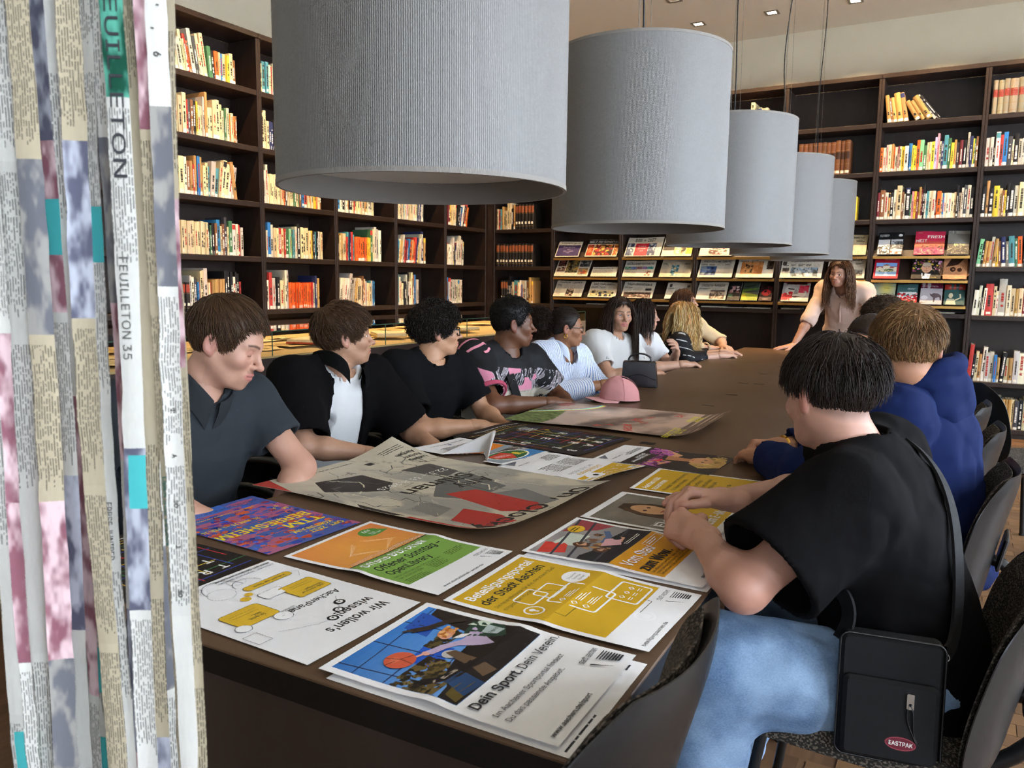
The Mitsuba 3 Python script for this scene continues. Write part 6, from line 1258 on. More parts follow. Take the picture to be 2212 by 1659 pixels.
def person(label, tone, lipc, Hc, hd, k, Pv, Tp, byaw, prof, arms, cloth, nr=.056, h=.0034, hb=.009, shw=.185, shd=.055, seed=1, group=None, wr_amp=.012, skirt=None):
    """Hc head centre, hd (yaw, pitch, roll, scale); Pv pelvis, Tp base of the neck; arms: (right?, elbow, wrist, hand pose, hand dir, back of hand, sleeve end 0..2, radius, radius)"""
    Hc = np.asarray(Hc, float); R = hframe(*hd[:3]); sc = hd[3]; tid = len(TONES); b = lin(tone)
    b = b * .8; TONES.append(tuple(tuple(float(q) for q in v) for v in (b, lin(lipc), lin(k.get('browc', k['hair'])) * .7)))
    root = thing('person', label, 'person', group)
    tf, A, fw, rt, Lg = torso_sdf(Pv, Tp, byaw, prof); Tp = np.asarray(Tp, float)
    nb = Hc + (np.array([0, -.02, -.055]) * sc) @ R.T; nlow = Tp - A * .03 + fw * .0
    sh = {s: Tp - A * shd + rt * shw * (1 if s else -1) for s in (True, False)}
    armd = [(sh[s], np.asarray(e, float), np.asarray(w, float)) for s, e, w, *_ in arms]; am = k.get('arm', 1.)
    def skin(p):
        d = rc(p, nlow, nb, nr * 1.12, nr); d = smin(d, rc(p, Tp - A * .05 - fw * .0, Tp - A * .06 + fw * .03, .06, .06), .05)
        d = smin(d, rc(p, Tp - A * .05 - rt * .09, Tp - A * .05 + rt * .09, .045, .045), .05)
        for s_, e, w in armd:
            u = rc(p, s_, e, .05 * am, .041 * am); m = e + (w - e) * .3; f2 = smin(rc(p, e, m, .040 * am, .043 * am), rc(p, m, w, .042 * am, .026 * am), .02); d = smin(d, smin(u, f2, .03), .03)
        return d
    def headw(p): q = ((p - Hc) @ R) / sc; return smin(head_sdf(q, k) * sc, rc(p, nlow, nb, nr * 1.12, nr), .025)
    pts = np.vstack([[nb, nlow] + [q for a in armd for q in a]]); lo, hi = pts.min(0) - .1, pts.max(0) + .1
    V1, F1 = nets(skin, lo, hi, hb * .85)
    lc = (V1 - Hc) @ R; inside = (np.abs(lc[:, 0]) < .1) & (lc[:, 2] > -.125) & (np.abs(lc[:, 1]) < .12); F1 = F1[~inside[F1].all(1)]
    c1 = np.c_[np.full(len(V1), tid + .0), np.zeros(len(V1))]
    for _, e, w in armd: c1[:, 0] = np.maximum(c1[:, 0], tid + .22 * np.exp(-(np.linalg.norm(V1 - e, axis=1) / .05) ** 2))
    bl = np.array([.105, .13, .15]) * sc
    cs = np.array([[x, y, z] for x in (-1, 1) for y in (-1, 1) for z in (-1, 1)]) * bl
    W_ = Hc + cs @ R.T; V2, F2 = nets(lambda q: headw(Hc + q @ R.T), -bl - [0, 0, .0], bl, h); q2 = V2 / sc; c2 = head_cols(q2, k, tid); V2 = Hc + V2 @ R.T
    ms, cols = [(V1, F1), (V2, F2)], [c1, c2]
    for (s, e, w, pose, dv, bk, *_), (_, e2, w2) in zip(arms, armd):
        if pose:
            v, f, red = place_hand(pose, not s, w2, dv, bk); ms.append((v, f)); cols.append(np.c_[tid + red, 0 * red])
    M_ = cat(ms); kk = nm('body', root); scene[kk] = ply(M_, 'm_skin', smooth=True, uv=np.vstack(cols))
    # eyes
    if k.get('eyes', 1):
        for s in (-1, 1):
            c = Hc + (np.array([s * .0315, .0715, .003]) * sc) @ R.T; g = R @ np.array([k.get('gx', 0.), 1., k.get('gz', 0.)]); g /= np.linalg.norm(g)
            sp = trimesh.creation.icosphere(2, .0126 * sc); a = np.cross(g, [0, 0, 1.]); a /= np.linalg.norm(a); b2 = np.cross(a, g); ang = np.arange(20) * 2 * np.pi / 20
            disk = lambda rr, off: (np.vstack([c + g * off * sc, c + sc * (g * off + rr * (np.cos(ang)[:, None] * a + np.sin(ang)[:, None] * b2))]), np.c_[np.zeros(20, int), 1 + np.arange(20), 1 + (np.arange(20) + 1) % 20])
            m_, c_ = catc([((sp.vertices + c, sp.faces), '#d8d2cc'), (disk(.0058, .0124), k.get('iris', '#3a281c')), (disk(.0028, .0128), '#050505')]); part(root, 'eye', m_, 'm_gloss', color=c_)
    # garment
    for ci, cl in enumerate(cloth):
        nm_, col, off = cl['name'], cl['color'], cl.get('off', .012); arms_ = arms; arms = [(*q[:6], q[6] * cl.get('ts', 1.), *q[7:]) for q in arms]
        def garment(p):
            d = tf(p) - off
            d = smin(d, smin(rc(p, Tp - A * .035, sh[True] - A * .0, .05 + off, .062 + off), rc(p, Tp - A * .035, sh[False], .05 + off, .062 + off), .02), .04)
            for (s_, e, w), ar in zip(armd, arms):
                t, r0, r1 = ar[6:9]
                if t <= 0: continue
                r0, r1 = r0 + cl.get('sl', 0), r1 + cl.get('sl', 0)
                if t <= 1: en = s_ + (e - s_) * t; sl_ = rc(p, s_, en, r0, r1); dv = (e - s_) / np.linalg.norm(e - s_); sl_ = np.maximum(sl_, (p - en) @ dv)
                else:
                    en = e + (w - e) * (t - 1); dv = (w - e) / np.linalg.norm(w - e); sl_ = smin(rc(p, s_, e, r0, (r0 + r1) / 2), np.maximum(rc(p, e, en, (r0 + r1) / 2, r1), (p - en) @ dv), .03)
                d = smin(d, sl_, cl.get('ks', .045))
            wq = np.ones(len(p))
            for (s_, e, w), ar in zip(armd, arms):
                t = ar[6]
                if t > 0: en = s_ + (e - s_) * t if t <= 1 else e + (w - e) * (t - 1); wq = np.minimum(wq, np.clip(np.linalg.norm(p - en, axis=1) / .12 - .7, .08, 1))
            w_ = meshkit.noise(p * [26, 26, 14] + seed * 3.1) - .5 + .6 * (meshkit.noise(p * [11, 11, 34] + seed) - .5)
            ridge = np.abs(meshkit.noise(p * [9, 9, 7] + 2 * seed + 1.5 * meshkit.noise(p * 6 + 9)[:, None]) - .5); d = d + wq * wr_amp * cl.get('wr', 1.) * (w_ * .55 + np.clip(.12 - ridge, 0, 1) * 2.2 - .1)
            for (s_, e, w), ar in zip(armd, arms):
                t = ar[6]
                if t <= 0: continue
                if t <= 1: en = s_ + (e - s_) * t; dv = (e - s_) / np.linalg.norm(e - s_)
                else: en = e + (w - e) * (t - 1); dv = (w - e) / np.linalg.norm(w - e)
                inr = (ar[8] + cl.get('sl', 0) - .017) if t <= 1 else ar[8] - .014
                d = np.maximum(d, -rc(p, en - dv * .02, en + dv * .12, inr, inr))
                pl = (p - en) @ dv; tubeend = (pl > 0) & (np.linalg.norm(p - en - pl[:, None] * dv, axis=1) < r_lim(ar)); d = np.where(tubeend, np.maximum(d, pl), d)
            # opening for the neck
            nk = cl.get('neck', .066); d = np.maximum(d, -rc(p, Tp - A * cl.get('nd', .02) + fw * cl.get('nf', .012), Tp + A * .12 + fw * .03, nk, nk + .02))
            if 'open' in cl:   # an open front: cut a wedge
                lw = np.abs((p - Tp) @ rt - cl.get('ox', 0.)); dn = -((p - Tp) @ A); wd = np.interp(dn, [-.05, .1, .5], cl['open']); d = np.where((p - Tp) @ fw > .0, np.maximum(d, wd - lw), d)
            if 'inner' in cl: d = np.maximum(d, tf(p) - off + .02 if False else d)
            return d
        r_lim = lambda ar: ar[7] * 1.7
        pts2 = [np.asarray(Pv, float) - [.2, .2, .06], np.asarray(Pv, float) + [.2, .2, .0], Tp + [.2, .2, .05], Tp - [.2, .2, .05]]
        for (s_, e, w), ar in zip(armd, arms): pts2 += [s_ + .1, s_ - .1, s_ + (e - s_) * min(1, ar[6]) - .09, s_ + (e - s_) * min(1, ar[6]) + .09] + ([e + (w - e) * (ar[6] - 1) - .07, e + (w - e) * (ar[6] - 1) + .07] if ar[6] > 1 else [])
        pts2 = np.array(pts2); v, f = nets(garment, pts2.min(0) - .015, pts2.max(0) + .02, hb * cl.get('res', 1.))
        kw = {}
        if cl.get('mat'):
            r_ = v - np.asarray(Pv); uvw = np.c_[r_ @ rt, r_ @ A]
            kq = nm(nm_, root); scene[kq] = ply((v, f), cl['mat'], smooth=True, uv=uvw)
        else: kq = part(root, nm_, (v, f), 'm_fab', color=col, smooth=True)
        if cl.get('label'): labels[kq] = {'label': cl['label']}
        arms = arms_
    return dict(root=root, Hc=Hc, R=R, sc=sc, A=A, fw=fw, rt=rt, sh=sh, Tp=Tp, tf=tf, nb=nb, nlow=nlow, nr=nr, k=k, seed=seed)
def collar(P, color, name='collar', r0=.012, z0=-.01, z1=.035, fold=.016, gap=.02, mat='m_fab'):
    """a folded collar round the neck, open at the front"""
    ax = P['nb'] - P['nlow']; ax = ax / np.linalg.norm(ax); f0 = P['fw'] - ax * (P['fw'] @ ax); f0 /= np.linalg.norm(f0); r0v = np.cross(f0, ax)
    a = np.linspace(-math.pi + 0, math.pi, 60); g = np.clip((math.pi - np.abs(a)) / 1.2, 0, 1)   # a = 0 at the back
    rows = []
    for s, (rr, zz) in enumerate([(r0, z0), (r0 + .003, z1), (r0 + .006, z1 + .004), (r0 + fold * .7, z1 - .006), (r0 + fold * 1.25, z0 - .012)]):
        rad = P['nr'] * 1.1 + rr + (.012 * (1 - g) if s >= 3 else .004 * (1 - g)); z = zz - .035 * (1 - g) ** 1.5 - (.02 * (1 - g) ** 3 if s >= 3 else 0)
        off = np.where(np.abs(a) > math.pi - gap * 8, 0, 0)
        rows.append(P['nlow'] + ax * .035 + (rad * -np.cos(a))[:, None] * f0 * 1.05 + (rad * np.sin(a) + np.sign(a) * gap * (1 - g) * .9)[:, None] * r0v + z[:, None] * ax + (.012 * (1 - g))[:, None] * f0)
    part(P['root'], name, gridmesh(np.stack(rows, 1)), mat, color=color, smooth=True)
def legs(P, hip, knees, ankles, color, mat=None, r=(.095, .072, .05), shoe='#1a1a1c', nm_='trousers', h=.011, pel=.15):
    hip = np.asarray(hip, float); L = [(hip + P['rt'] * s * .09, np.asarray(kn, float), np.asarray(an, float)) for s, kn, an in zip((1, -1), knees, ankles)]
    def f(p):
        d = ell(p, hip + [0, 0, .03], (pel * 1.1, pel * 1.1, .11))
        for a, b, c in L: d = smin(d, smin(rc(p, a, b, r[0], r[1]), np.maximum(rc(p, b, c, r[1], r[2]), (c[2] - p[:, 2]) - .0), .03), .03)
        return d + .010 * (meshkit.noise(p * [20, 20, 26]) - .5) + .008 * (meshkit.noise(p * [9, 9, 40]) - .5)
    q = np.vstack([hip] + [v for l in L for v in l]); v, fc = nets(f, q.min(0) - .17, q.max(0) + .17, h)
    if mat: k_ = nm(nm_, P['root']); scene[k_] = ply((v, fc), mat, smooth=True)
    else: part(P['root'], nm_, (v, fc), 'm_fab', color=color, smooth=True)
    for a, b, c in L:
        dv = b - a; dv[2] = 0; dv /= np.linalg.norm(dv) + 1e-9; sd = np.cross(dv, [0, 0, 1.]); M3 = np.stack([sd, dv, [0, 0, 1.]], 1); base = np.array([c[0], c[1], 0])
        g = lambda p: smax(smin(ell(p, (0, .06, .035), (.046, .135, .045)), rc(p, (0, -.02, .04), (0, -.02, .1), .045, .042), .03), .002 - p[:, 2], .006)
        w, ff = nets(g, (-.07, -.11, -.01), (.07, .22, .15), .012); part(P['root'], 'shoe', (w @ M3.T + base, ff), 'm_vc', color=shoe, smooth=True)
BACK = lambda x: x
# ---- left side of the table, nearest first
k1 = dict(hair='#45301f', jaw=1.03, lid=.78, lips=.95, tache=.35, beard=.1, top=.015, side=.009, front=.006, back=.004, len=.06, fringe=.012, sweep=(-.35, .25, -.45), n=2600, s=9, w=.0011, jit=.16, hl=.078, nape=-.075, sb=-.018, tz=-.1, gz=-.6, lipc=.8, brow=.002)
P1 = person('young man in a dark grey polo shirt looking down, nearest on the far side', '#bf9079', '#a5605a', (3.205, -6.635, 1.158), (27, -22, 4, .99), k1, (2.97, -6.70, .50), (3.13, -6.69, 1.035), -6, MALE,
            [(True, (3.27, -6.93, .77), (3.40, -6.80, .70), 'relaxed', (.8, .5, -.2), (0, 0, 1), .60, .078, .076), (False, (3.30, -6.46, .78), (3.36, -6.62, .68), 'relaxed', (.7, -.4, -.4), (0, 0, 1), .60, .078, .076)],
            [dict(name='polo_shirt', color='#2c2f32', wr=.8, neck=.062, nf=.02)], seed=3, h=.0032, hb=.0085, shw=.19)
hair(P1['root'], P1['Hc'], P1['R'], .99, k1, 1); collar(P1, '#26292c', gap=.012)
k2 = dict(hair='#4c3524', jaw=1.0, lid=.3, lips=1., beard=.12, top=.018, side=.011, front=.012, back=.008, len=.065, fringe=.03, sweep=(-.2, .3, -.35), n=2600, s=9, w=.0013, jit=.3, hl=.075, nape=-.085, sb=-.02, tz=-.2, lift=.5, lump=.3)
P2 = person('young man in an open black shirt over a white tee, second from the near end', '#bd8f72', '#a86860', (2.874, -5.785, 1.115), (52, 2, 0, .98), k2, (2.72, -5.83, .50), (2.87, -5.83, 1.0), -12, MALE,
            [(True, (2.95, -6.10, .74), (3.14, -5.93, .70), 'relaxed', (.6, .6, -.2), (0, 0, 1), .92, .095, .105), (False, (3.02, -5.56, .72), (3.2, -5.66, .70), 'relaxed', (.8, -.4, -.2), (0, 0, 1), .92, .095, .105)],
            [dict(name='t_shirt', color='#d9d8d6', off=.004, sl=-.03, ts=.5, wr=.5, neck=.064, nf=.015), dict(name='overshirt', color='#0b0a0b', off=.02, neck=.085, nf=.03, open=(.05, .075, .13), ox=-.0, wr=1.2)], seed=5, h=.0034, hb=.0095)
hair(P2['root'], P2['Hc'], P2['R'], .98, k2, 2); collar(P2, '#0c0b0c', gap=.045, fold=.03, r0=.016)
k3 = dict(hair='#1f1814', jaw=.97, lid=.3, lips=1.1, top=.024, side=.012, front=.014, back=.008, len=.07, fringe=.025, n=2600, s=12, w=.0014, jit=.6, curl=.008, curlf=2.2, hl=.07, nape=-.075, sb=-.01, tz=-.25, lump=.45, lumpf=9.)
P3 = person('young man with black curls and glasses in a black tee', '#bd8d6c', '#a8655c', (2.924, -5.232, 1.112), (48, 2, 0, .97), k3, (2.78, -5.28, .50), (2.92, -5.28, 1.0), -14, MALE,
            [(True, (3.06, -5.53, .72), (3.24, -5.36, .73), 'relaxed', (.7, .6, -.1), (0, 0, 1), .74, .078, .08), (False, (3.08, -5.06, .73), (3.24, -5.16, .70), 'relaxed', (.8, -.5, -.1), (0, 0, 1), .74, .078, .08)],
            [dict(name='t_shirt', color='#0e0e10', neck=.064, nf=.014)], seed=7, h=.0036, hb=.010, shw=.18)
hair(P3['root'], P3['Hc'], P3['R'], .97, k3, 3)
def glasses(P, color, w=.03, h=.022, r=.0016):
    R, Hc, sc = P['R'], P['Hc'], P['sc']; W_ = lambda q: Hc + (np.asarray(q, float) * sc) @ R.T; ms = []
    for s in (-1, 1):
        a = np.linspace(0, 2 * np.pi, 25); c = np.sign(np.cos(a)) * np.abs(np.cos(a)) ** .6; d = np.sign(np.sin(a)) * np.abs(np.sin(a)) ** .6
        ms.append(tube(W_(np.c_[s * .034 + .0265 * c, .100 - .004 * np.abs(c), -.002 + .019 * d]), r, 6, False)); ms.append(tube(W_([(s * .06, .094, .008), (s * .078, .05, .01), (s * .083, .0, .006), (s * .083, -.018, -.008)]), r * 1.1, 6))
    ms.append(tube(W_([(-.008, .106, .004), (0, .109, .006), (.008, .106, .004)]), r, 6)); g = nm('glasses', P['root']); scene[g] = ply(cat(ms), 'm_plastic', smooth=True); labels[g] = {'label': color + ' framed glasses'}
glasses(P3, 'black', r=.0024)
k4 = dict(hair='#140f0d', jaw=1.12, lid=.85, lips=1.35, nose=1.3, top=.016, side=.006, n=2200, s=6, len=.03, w=.0011, jit=1.2, curl=.004, curlf=2., hl=.074, nape=-.055, sb=-.012, lump=.12, lumpf=22., fade=.5, eyes=0, lipc=.6)
BIG = [(-.1, .22, .18), (.15, .22, .18), (.4, .215, .17), (.7, .225, .155), (.86, .205, .125), (.97, .12, .085), (1.04, .08, .06)]
def jersey(p, n, uv):
    x, y = uv.x, uv.y; c = mi.Color3f(.006, .006, .007)
    g = .55 * fbm(x * 60 + 5 * noise(x * 16, y * 16, 2), y * 26 + x * 40, 4, 3) + .45 * noise((x + .6 * y) * 240, y * 40, 3); fr = dr.select((n.x > .05), 1., 0.); m = smoothstep(.34, .37, y) * smoothstep(.49, .44, y) * fr
    c = dr.select((g > .53) & (m > .5), mi.Color3f(.55, .52, .55), c); c = dr.select((g > .6) & (m > .5), mi.Color3f(.20, .17, .19), c); c = dr.select((noise(x * 20, y * 24, 9) > .74) & (m > .5), mi.Color3f(.55, .2, .28), c)
    low = smoothstep(.375, .35, y) * fr; c = c * (1 - low) + mi.Color3f(.50, .45, .36) * low * (.8 + .3 * g)
    return c
bsdf('m_jersey', prin(proc(jersey), .7, specular=.25))
P4 = person('broad young man in a black football jersey with pink shoulder stripes', '#6b452f', '#7a4238', (3.022, -4.708, 1.128), (42, -2, 0, 1.0), k4, (2.84, -4.74, .50), (2.99, -4.73, 1.0), -14, BIG,
            [(True, (3.11, -5.03, .76), (3.30, -4.80, .765), 'relaxed', (.5, .8, -.05), (0, 0, 1), .78, .088, .088), (False, (3.16, -4.46, .74), (3.3, -4.58, .72), 'relaxed', (.7, -.5, -.1), (0, 0, 1), .78, .088, .088)],
            [dict(name='jersey', color='#141314', mat='m_jersey', neck=.068, nf=.018, wr=.7)], nr=.064, seed=9, h=.0036, hb=.0105, shw=.21)
hair(P4['root'], P4['Hc'], P4['R'], 1., k4, 4)
k5 = dict(hair='#241914', fem=1, jaw=.98, lid=.3, lips=1.2, nose=1.1, top=.009, side=.007, n=1000, s=7, len=.1, w=.0011, whorl=(0, 1, .25), sweep=(0, -.6, .1), jit=.06, hl=.072, nape=-.06, sb=.0, lump=.06)
def stripes(p, n, uv): s = smoothstep(.32, .42, dr.abs(dr.sin(uv.x * 260 + 1.5 * noise(uv.x * 20, uv.y * 14)))) ; return mix3('#4a72b0', '#dfe3ea', s)
bsdf('m_stripes', prin(proc(stripes), .8, specular=.2))
P5 = person('woman with a curly bun, glasses and a blue striped blouse', '#9c6c4e', '#a0594e', (2.972, -3.989, 1.072), (34, -3, 0, .93), k5, (2.83, -4.02, .48), (2.95, -4.01, .955), -16, FEM,
            [(True, (3.05, -4.27, .72), (3.26, -4.05, .77), 'relaxed', (.4, .8, 0), (0, 0, 1), 1.7, .07, .06), (False, (3.12, -3.80, .70), (3.28, -3.9, .72), 'relaxed', (.6, -.6, 0), (0, 0, 1), 1.7, .07, .06)],
            [dict(name='blouse', color='#c8d0e0', mat='m_stripes', off=.026, neck=.07, nd=.06, nf=.04, wr=1.3)], nr=.047, seed=11, h=.004, hb=.0105, shw=.165)
hair(P5['root'], P5['Hc'], P5['R'], .93, k5, 5); glasses(P5, 'dark', r=.0018)
collar(P5, '#c9d3e4', gap=.04, fold=.024)
r = np.random.default_rng(3); bc = P5['Hc'] + np.array([0, -.165, .02]) @ P5['R'].T
sp = trimesh.creation.icosphere(4, .078); v = sp.vertices * (1 + .16 * (meshkit.fbm(sp.vertices * 40, 3)[:, None] - .5)) * [1, 1, 1.05]
part(P5['root'], 'hair_bun', (v + bc, sp.faces), 'm_hair', color='#21160f', smooth=True)
u = r.normal(size=(900, 3)); u /= np.linalg.norm(u, axis=1, keepdims=True); t = np.linspace(0, 1, 10)[None, :, None]; a = np.cross(u, r.normal(size=(900, 3))); ph = r.uniform(0, 6, (900, 1, 1))
pp = bc + u[:, None] * (.07 + .035 * t) + .011 * (np.sin(ph + 14 * t) * a[:, None] + np.cos(ph + 14 * t) * np.cross(u, a)[:, None]); m_, c_ = strands(pp, np.full(900, .0011), lin('#241710') * (.6 + r.random((900, 1)))); part(P5['root'], 'hair_strands', m_, 'm_hair', color=c_, smooth=True, kind='stuff')
for s in (1,): part(P5['root'], 'earring', tube(P5['Hc'] + (np.array([s * .083, -.014, -.046]) + .010 * np.c_[0 * (q := np.linspace(0, 6.28, 16)), np.cos(q), np.sin(q)]) * .93 @ P5['R'].T, .0024, 6, False), 'm_gold', smooth=True)
k6 = dict(hair='#33241c', fem=1, jaw=.95, lid=.35, lips=1.15, lipc=.85, top=.014, side=.01, n=900, s=7, len=.1, w=.0012, whorl=(0, .2, 1), sweep=(0, -.2, -.6), part=.5, jit=.08, hl=.085, nape=-.09, sb=-.02, long=.5, ln=1100, lw=.0026, thick=.011, wave=.002, gx=.1, fy=.045, temple=-.1)
P6 = person('woman with very long dark hair in a pale grey tee facing the camera', '#c09174', '#a85f5a', (2.967, -3.169, 1.122), (-42, -1, 2, .93), k6, (2.84, -3.24, .48), (2.94, -3.21, .985), -20, FEM,
            [(True, (3.02, -3.46, .74), (3.24, -3.30, .76), 'relaxed', (.5, .7, 0), (0, 0, 1), .72, .072, .074), (False, (3.12, -3.03, .72), (3.24, -3.1, .73), 'relaxed', (.6, -.6, 0), (0, 0, 1), .72, .072, .074)],
            [dict(name='t_shirt', color='#c4c2be', off=.016, neck=.06, nf=.012)], nr=.045, seed=13, h=.0042, hb=.011, shw=.165)
hair(P6['root'], P6['Hc'], P6['R'], .93, k6, 6)
bd = lambda P, a=.075, b=.1: [(P['sh'][True], a), (P['sh'][False], a), (P['nlow'], .062), (P['Tp'] - P['A'] * .12 + P['fw'] * .0, b), (P['Tp'] - P['A'] * .25 + P['fw'] * .02, b + .015), (P['Tp'] - P['A'] * .16 + P['rt'] * .08, b - .005), (P['Tp'] - P['A'] * .16 - P['rt'] * .08, b - .005)]
longhair(P6['root'], P6['Hc'], P6['R'], .93, k6, 6, bd(P6))
k7 = dict(hair='#2d201a', fem=1, jaw=.95, lid=.35, lips=1.05, top=.012, side=.009, n=700, s=7, len=.1, w=.0013, whorl=(0, .3, 1), sweep=(0, -.5, -.5), part=.4, jit=.08, hl=.082, nape=-.09, sb=.0, long=.28, ln=700, lw=.0028, thick=.016, pfwd=-.5, wave=.003)
P7 = person('woman in profile with dark hair tucked behind her ear and a white top', '#c79a80', '#b06a62', (2.954, -2.656, 1.099), (28, 0, 0, .92), k7, (2.84, -2.70, .48), (2.94, -2.68, .965), -12, FEM,
            [(True, (3.08, -2.93, .74), (3.3, -2.76, .775), 'relaxed', (.5, .6, 0), (0, 0, 1), .6, .066, .068), (False, (3.12, -2.50, .72), (3.22, -2.7, .85), 'relaxed', (.2, -.6, .5), (.7, .3, .3), .6, .066, .068)],
            [dict(name='top', color='#dcdcdc', off=.012, neck=.062, nd=.05, nf=.03)], nr=.044, seed=15, h=.0045, hb=.0115, shw=.16)
hair(P7['root'], P7['Hc'], P7['R'], .92, k7, 7); longhair(P7['root'], P7['Hc'], P7['R'], .92, k7, 7, bd(P7))
k8 = dict(hair='#cda869', tips='#f2deb0', fem=1, jaw=.95, top=.018, side=.012, n=900, s=7, len=.12, w=.0014, whorl=(0, .2, 1), sweep=(0, -.2, -.6), part=.5, jit=.1, hl=.082, nape=-.09, sb=-.03, long=.42, ln=1100, lw=.003, thick=.03, wave=.016, wf=16., browc='#8a6a44')
def printed(p, n, uv):
    cx, cy = dr.floor(uv.x / .055), dr.floor(uv.y / .05); ox, oy = cell_rand(cx, cy, 1) * .02, cell_rand(cx, cy, 2) * .02
    fx, fy = uv.x - cx * .055 - ox - .017, uv.y - cy * .05 - oy - .014; a = (cell_rand(cx, cy, 5) - .5) * 1.6; gx, gy = fx + a * fy, fy - a * fx * .8
    m = (dr.abs(gx) < .014) & (dr.abs(gy) < .0042) & (cell_rand(dr.floor(gx / .003), cx, cy) > .3); return dr.select(m, mi.Color3f(.55), mi.Color3f(.008, .008, .01))
bsdf('m_printed', prin(proc(printed), .7, specular=.25))
P8 = person('blonde woman seen from behind in a black blouse with white lettering print', '#d0a48c', '#b0706a', (3.007, -1.876, 1.056), (62, -4, 0, .93), k8, (2.90, -1.92, .48), (2.99, -1.90, .93), 20, FEM,
            [(True, (3.12, -2.10, .74), (3.34, -1.90, .775), 'relaxed', (.5, .7, 0), (0, 0, 1), 1.5, .072, .06), (False, (3.02, -1.64, .72), (3.28, -1.6, .775), 'relaxed', (.8, .3, 0), (0, 0, 1), 1.5, .072, .06)],
            [dict(name='blouse', color='#131316', mat='m_printed', off=.02, neck=.06, nf=.012)], nr=.044, seed=17, h=.0048, hb=.0115, shw=.16)
hair(P8['root'], P8['Hc'], P8['R'], .93, k8, 8); longhair(P8['root'], P8['Hc'], P8['R'], .93, k8, 8, bd(P8))
k9 = dict(hair='#4a3020', fem=1, jaw=.96, lid=.25, lips=1., top=.011, side=.008, n=700, s=7, len=.1, w=.0013, whorl=(0, .4, 1), sweep=(0, -.5, -.5), jit=.08, hl=.09, nape=-.09, sb=.0, long=.36, ln=700, lw=.003, thick=.014, pfwd=-.6, iris='#4a5a6a', gz=.2)
P9 = person('woman in a cream cardigan with long brown hair at the far table corner', '#d0a38a', '#b8766c', (2.817, -1.27, 1.165), (18, 6, 0, .93), k9, (2.78, -1.30, .50), (2.83, -1.30, 1.03), -18, FEM,
            [(True, (2.93, -1.58, .80), (3.06, -1.28, .775), 'relaxed', (.5, .8, 0), (0, 0, 1), 1.86, .068, .052), (False, (3.08, -1.0, .82), (3.16, -1.2, .785), 'relaxed', (.6, -.6, 0), (0, 0, 1), 1.86, .068, .052)],
            [dict(name='blouse', color='#d8d2c6', off=.006, sl=-.02, ts=.25, neck=.06, nf=.012), dict(name='cardigan', color='#cbb791', off=.022, neck=.075, nd=.05, nf=.03, open=(.02, .03, .03), wr=1.1)], nr=.045, seed=19, h=.0048, hb=.0115, shw=.17)
hair(P9['root'], P9['Hc'], P9['R'], .93, k9, 9); longhair(P9['root'], P9['Hc'], P9['R'], .93, k9, 9, bd(P9))
# ---- the standing woman
k10 = dict(hair='#4a3222', tips='#6a4a30', fem=1, jaw=1., lid=.38, lips=.9, lipc=.6, top=.012, side=.008, n=900, s=7, len=.1, w=.0013, whorl=(0, .3, 1), sweep=(0, -.3, -.6), part=.5, jit=.12, hl=.088, nape=-.09, sb=.0, long=.44, ln=1000, lw=.0028, thick=.015, wave=.012, wf=18., pfwd=-.25, fx=.082, fy=.02, iris='#3a4450')
P10 = person('woman with long brown hair in a pale pink blouse, leaning on the table end', '#c09078', '#a3625a', (3.992, -.53, 1.44), (-104, -8, 3, .95), k10, (4.03, -.22, .93), (4.02, -.40, 1.345), -98, FEM,
             [(True, (3.76, -.56, 1.03), (3.66, -.68, .79), 'flat', (-.7, -.35, -.12), (.1, -.1, 1), 1.18, .07, .062), (False, (4.31, -.5, 1.05), (4.36, -.72, .79), 'flat', (.3, -.7, -.12), (0, -.1, 1), 1.18, .07, .062)],
             [dict(name='blouse', color='#c8b0a2', off=.024, neck=.062, nd=.08, nf=.05, wr=1.2)], nr=.046, seed=21, h=.0045, hb=.011, shw=.175)
hair(P10['root'], P10['Hc'], P10['R'], .95, k10, 10); longhair(P10['root'], P10['Hc'], P10['R'], .95, k10, 10, bd(P10))
part(P10['root'], 'placket', tube([P10['Tp'] + P10['fw'] * .118 - P10['A'] * .12, P10['Tp'] + P10['fw'] * .15 - P10['A'] * .2, P10['Tp'] + P10['fw'] * .155 - P10['A'] * .3], .011, 8), 'm_fab', color='#b39a8c', smooth=True)
for s in (-1, 1): part(P10['root'], 'earring', tube(P10['Hc'] + np.array([[s * .084, -.005, -.04], [s * .085, -.003, -.055], [s * .085, -.003, -.075]]) @ P10['R'].T, [.003, .010, .004], 8), 'm_white', smooth=True)
legs(P10, (4.03, -.2, .86), [(3.95, -.22, .47), (4.12, -.22, .47)], [(3.95, -.12, .06), (4.12, -.14, .06)], '#2c3442', h=.014)
for P, kx in ((P1, .33), (P2, .30), (P3, .33), (P4, .36), (P5, .3), (P6, .3), (P7, .3), (P8, .3), (P9, .3)):
    b = P['Tp'] * [1, 1, 0]; hp = np.array([P['Tp'][0] - .13, P['Tp'][1] - .02, .50]); f_ = np.array([1., .0, 0]) 
    kn = [hp + f_ * .42 + P['rt'] * s * .12 + [0, 0, .03] for s in (1, -1)]; an = [np.array([q[0] - .02, q[1], .07]) for q in kn]
    legs(P, hp, kn, an, ['#20242c', '#2b3240', '#1b1b1e', '#2a2a2e', '#3a4658', '#2e3440', '#20242c', '#24262c', '#3a3f4c'][[P1, P2, P3, P4, P5, P6, P7, P8, P9].index(P)] if 0 else '#23272f', h=.016)
